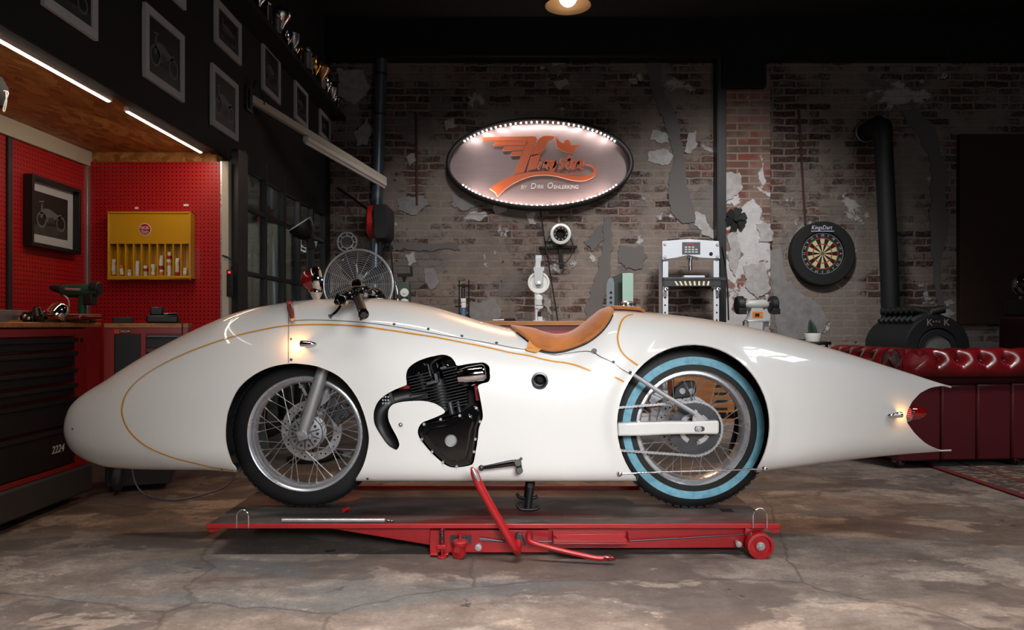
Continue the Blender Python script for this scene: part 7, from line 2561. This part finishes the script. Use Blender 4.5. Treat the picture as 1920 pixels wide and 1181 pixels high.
for u, v in ((0.05, 0.12), (0.80, 0.10), (SW - 0.07, 0.12), (0.05, 0.84), (SW - 0.07, 0.84)):
    MB().lathe([(0.0, 0.0), (0.020, 0.0), (0.030, 0.012), (0.042, 0.035), (0.036, 0.055), (0.022, 0.062), (0.030, 0.072), (0.030, BOTZ + 0.004), (0.0, BOTZ + 0.004)], sw(u, v, 0.010 if u > 0.4 else 0.0005), UZ, 22).build('bun_foot', M('mahogany', C(48, 18, 16), 0.25, coat=0.5) if 'mahogany' not in bpy.data.materials else bpy.data.materials['mahogany'], sofa)

# ------------------------------------------------------------------ rug
t = NT('persian_rug')
ob = t.coord()
sep = t.n('ShaderNodeSeparateXYZ')
t.l(ob, sep.inputs[0])
v1 = t.n('ShaderNodeTexVoronoi')
t.l(t.map(ob, scale=(1, 1.4, 1)), v1.inputs['Vector'])
v1.inputs['Scale'].default_value = 30
sc = t.n('ShaderNodeSeparateColor')
t.l(v1.outputs['Color'], sc.inputs[0])
col = t.ramp(sc.outputs[0], [(0.0, C(18, 10, 10)), (0.35, C(48, 20, 18)), (0.62, C(52, 32, 24)), (0.80, C(150, 116, 80)), (1.0, C(64, 12, 14))])
col = t.mix(t.math('MULTIPLY', t.noise(ob, 90, 3), 0.3), col, C(40, 26, 22))
t.set(**{'Base Color': col, 'Roughness': 0.95, 'Sheen Weight': 0.2})
t.bump(t.noise(ob, 220, 3), 0.4, 0.004)
m_rugc = t.m
rug = T('rug', 'patterned dark rug with a red border reaching under the sofa', 'rug', (3.6, 4.2, 0))
MB().span((2.665, 3.2, 0.001), (4.9, 5.45, 0.0095)).build('field', m_rugc, rug)
m_rb = M('rug_border_red', C(98, 20, 24), 0.95, var=0.3, vs=40)
MB().span((2.62, 3.2, 0.001), (2.665, 5.45, 0.010)).build('border', m_rb, rug, bevel=0.003)
MB().span((4.9, 3.2, 0.001), (4.945, 5.45, 0.010)).build('border', m_rb, rug, bevel=0.003)
MB().span((2.86, 3.2, 0.008), (2.885, 5.45, 0.0102)).build('inner_line', m_rb, rug)

# ------------------------------------------------------------------ wood stove with flue
SYF = 6.55
c = P(1757, 652, SYF)
stv = T('wood_stove', 'matt black round wood stove with glass door behind the sofa', 'stove', (c.x, 7.0, 0))
R = 61 * SYF / F
MB().lathe([(0.0, 0.05), (R * 0.9, 0.05), (R * 0.92, 0.78), (0.0, 0.78)], c, (0, 1, 0), 44).build('firebox', m_stove, stv)
MB().lathe([(R * 0.58, 0.03), (R * 0.58, 0.0), (R * 0.62, -0.012), (R * 0.97, -0.012), (R, 0.0), (R, 0.06), (R * 0.9, 0.06)], c, (0, 1, 0), 56).build('front_ring', m_stove, stv)
MB().lathe([(R * 0.42, -0.02), (R * 0.58, -0.02), (R * 0.60, -0.005), (R * 0.60, 0.03), (R * 0.42, 0.03)], c + Vector((0, 0, -0.01)), (0, 1, 0), 48, closed=True).build('door_frame', m_matblack, stv)
MB().lathe([(0.0, -0.006), (R * 0.43, -0.006), (R * 0.43, 0.01), (0.0, 0.01)], c + Vector((0, 0, -0.01)), (0, 1, 0), 48).build('door_glass', M('stove_glass', C(104, 106, 104), 0.12, coat=1.0, var=0.25, vs=4), stv)
for k in range(7):
    y = SYF + 0.12 + 0.095 * k
    pts = []
    for i in range(13):
        a = PI * 0.30 + (PI * 0.40) * i / 12
        pts.append((c.x + (R * 0.95) * math.cos(a), y, c.z + (R * 0.97) * math.sin(a)))
    top = [(c.x + 0.02, y, c.z + R + 0.03), (c.x + 0.12, y - 0.02, c.z + R + 0.055)]
    MB().tube(pts[:7] + top[:1] + top[1:], 0.034, 14).tube(list(reversed(pts[6:])) + [(c.x - 0.02, y + 0.02, c.z + R + 0.035), (c.x - 0.13, y + 0.04, c.z + R + 0.05)], 0.034, 14).build('air_tube', m_stove, stv)
b = MB()
for tx, x, sz, dz in (('K', 1743, 0.082, 0), ('a', 1750, 0.034, 0.012), ('n', 1755.5, 0.034, 0.014), ('u', 1761, 0.034, 0.012), ('K', 1775, 0.082, 0)):
    p = P(x, 605, SYF - 0.014)
    add_text(b, tx, sz, p + UZ * dz, (1, 0, 0), (0, 0, 1), (0, -1, 0))
b.build('door_letters', M('stove_letters', C(150, 128, 120), 0.5), stv, smooth=0)
b = MB()
for x in (-0.2, 0.2):
    for y in (0.12, 0.75):
        b.tube([(c.x + x, SYF + y, c.z - R * 0.75), (c.x + x * 1.2, SYF + y, 0.0)], 0.022, 10)
b.build('stove_leg', m_stove, stv)
fl = T('stove_flue', 'matt black stove flue pipe rising to an elbow in the brick wall', 'flue', (P(1672, 575, 7.56).x, 7.56, c.z + R))
pts = [P(1671, 640, 7.56), P(1668, 520, 7.56), P(1656, 260, 7.56)]
MB().tube(pts, 0.086, 28).build('flue_pipe', m_stove, fl)
e0 = P(1655, 262, 7.56)
ep = [e0, e0 + UZ * 0.06, e0 + UZ * 0.13 + Vector((0.0, 0.03, 0)), e0 + UZ * 0.17 + Vector((0.01, 0.12, 0)), e0 + UZ * 0.18 + Vector((0.02, 0.415, 0))]
MB().tube(ep, [0.088, 0.096, 0.102, 0.100, 0.090], 26).build('elbow', m_stove, fl)
MB().torus(e0 + UZ * 0.18 + Vector((0.02, 0.405, 0)), (0, 1, 0), 0.10, 0.012, 30, 8).build('wall_collar', m_castalu, fl)

# rusty sheet on the wall, dark machine at the edge
a, e = P(1798, 252, 7.95), P(2080, 608, 7.95)
tag(MB().span((a.x, 7.93, e.z), (e.x, 7.998, a.z)).build('rusty_sheet', m_rust, None, loc=((a.x + e.x) / 2, 7.95, e.z), bevel=0.004), 'large dark rusty steel sheet fixed on the brick wall beside the stove', 'metal sheet')
pm = T('dark_machine', 'dark red upright machine with a glossy round head at the picture edge', 'machine', (P(1948, 0, 6.2).x, 6.2, 0))
x0 = P(1908, 0, 6.2).x
MB().span((x0, 6.05, 0), (x0 + 0.42, 6.45, P(0, 592, 6.2).z)).build('body', M('machine_dark_red', C(44, 8, 10), 0.4), pm, bevel=0.02)
MB().span((x0 + 0.01, 6.1, P(0, 592, 6.2).z), (x0 + 0.3, 6.4, P(0, 560, 6.2).z)).build('neck', m_matblack, pm, bevel=0.02)
c2 = P(1924, 534, 6.2)
MB().sphere(c2, 0.10, 24, (1, 1, 1.05)).cyl(c2 - UZ * 0.2, c2, 0.05, n=16).build('head', m_gloss, pm)
MB().torus(c2, (0.2, 1, 0), 0.085, 0.008, 32, 8).build('head_ring', m_darksteel, pm)
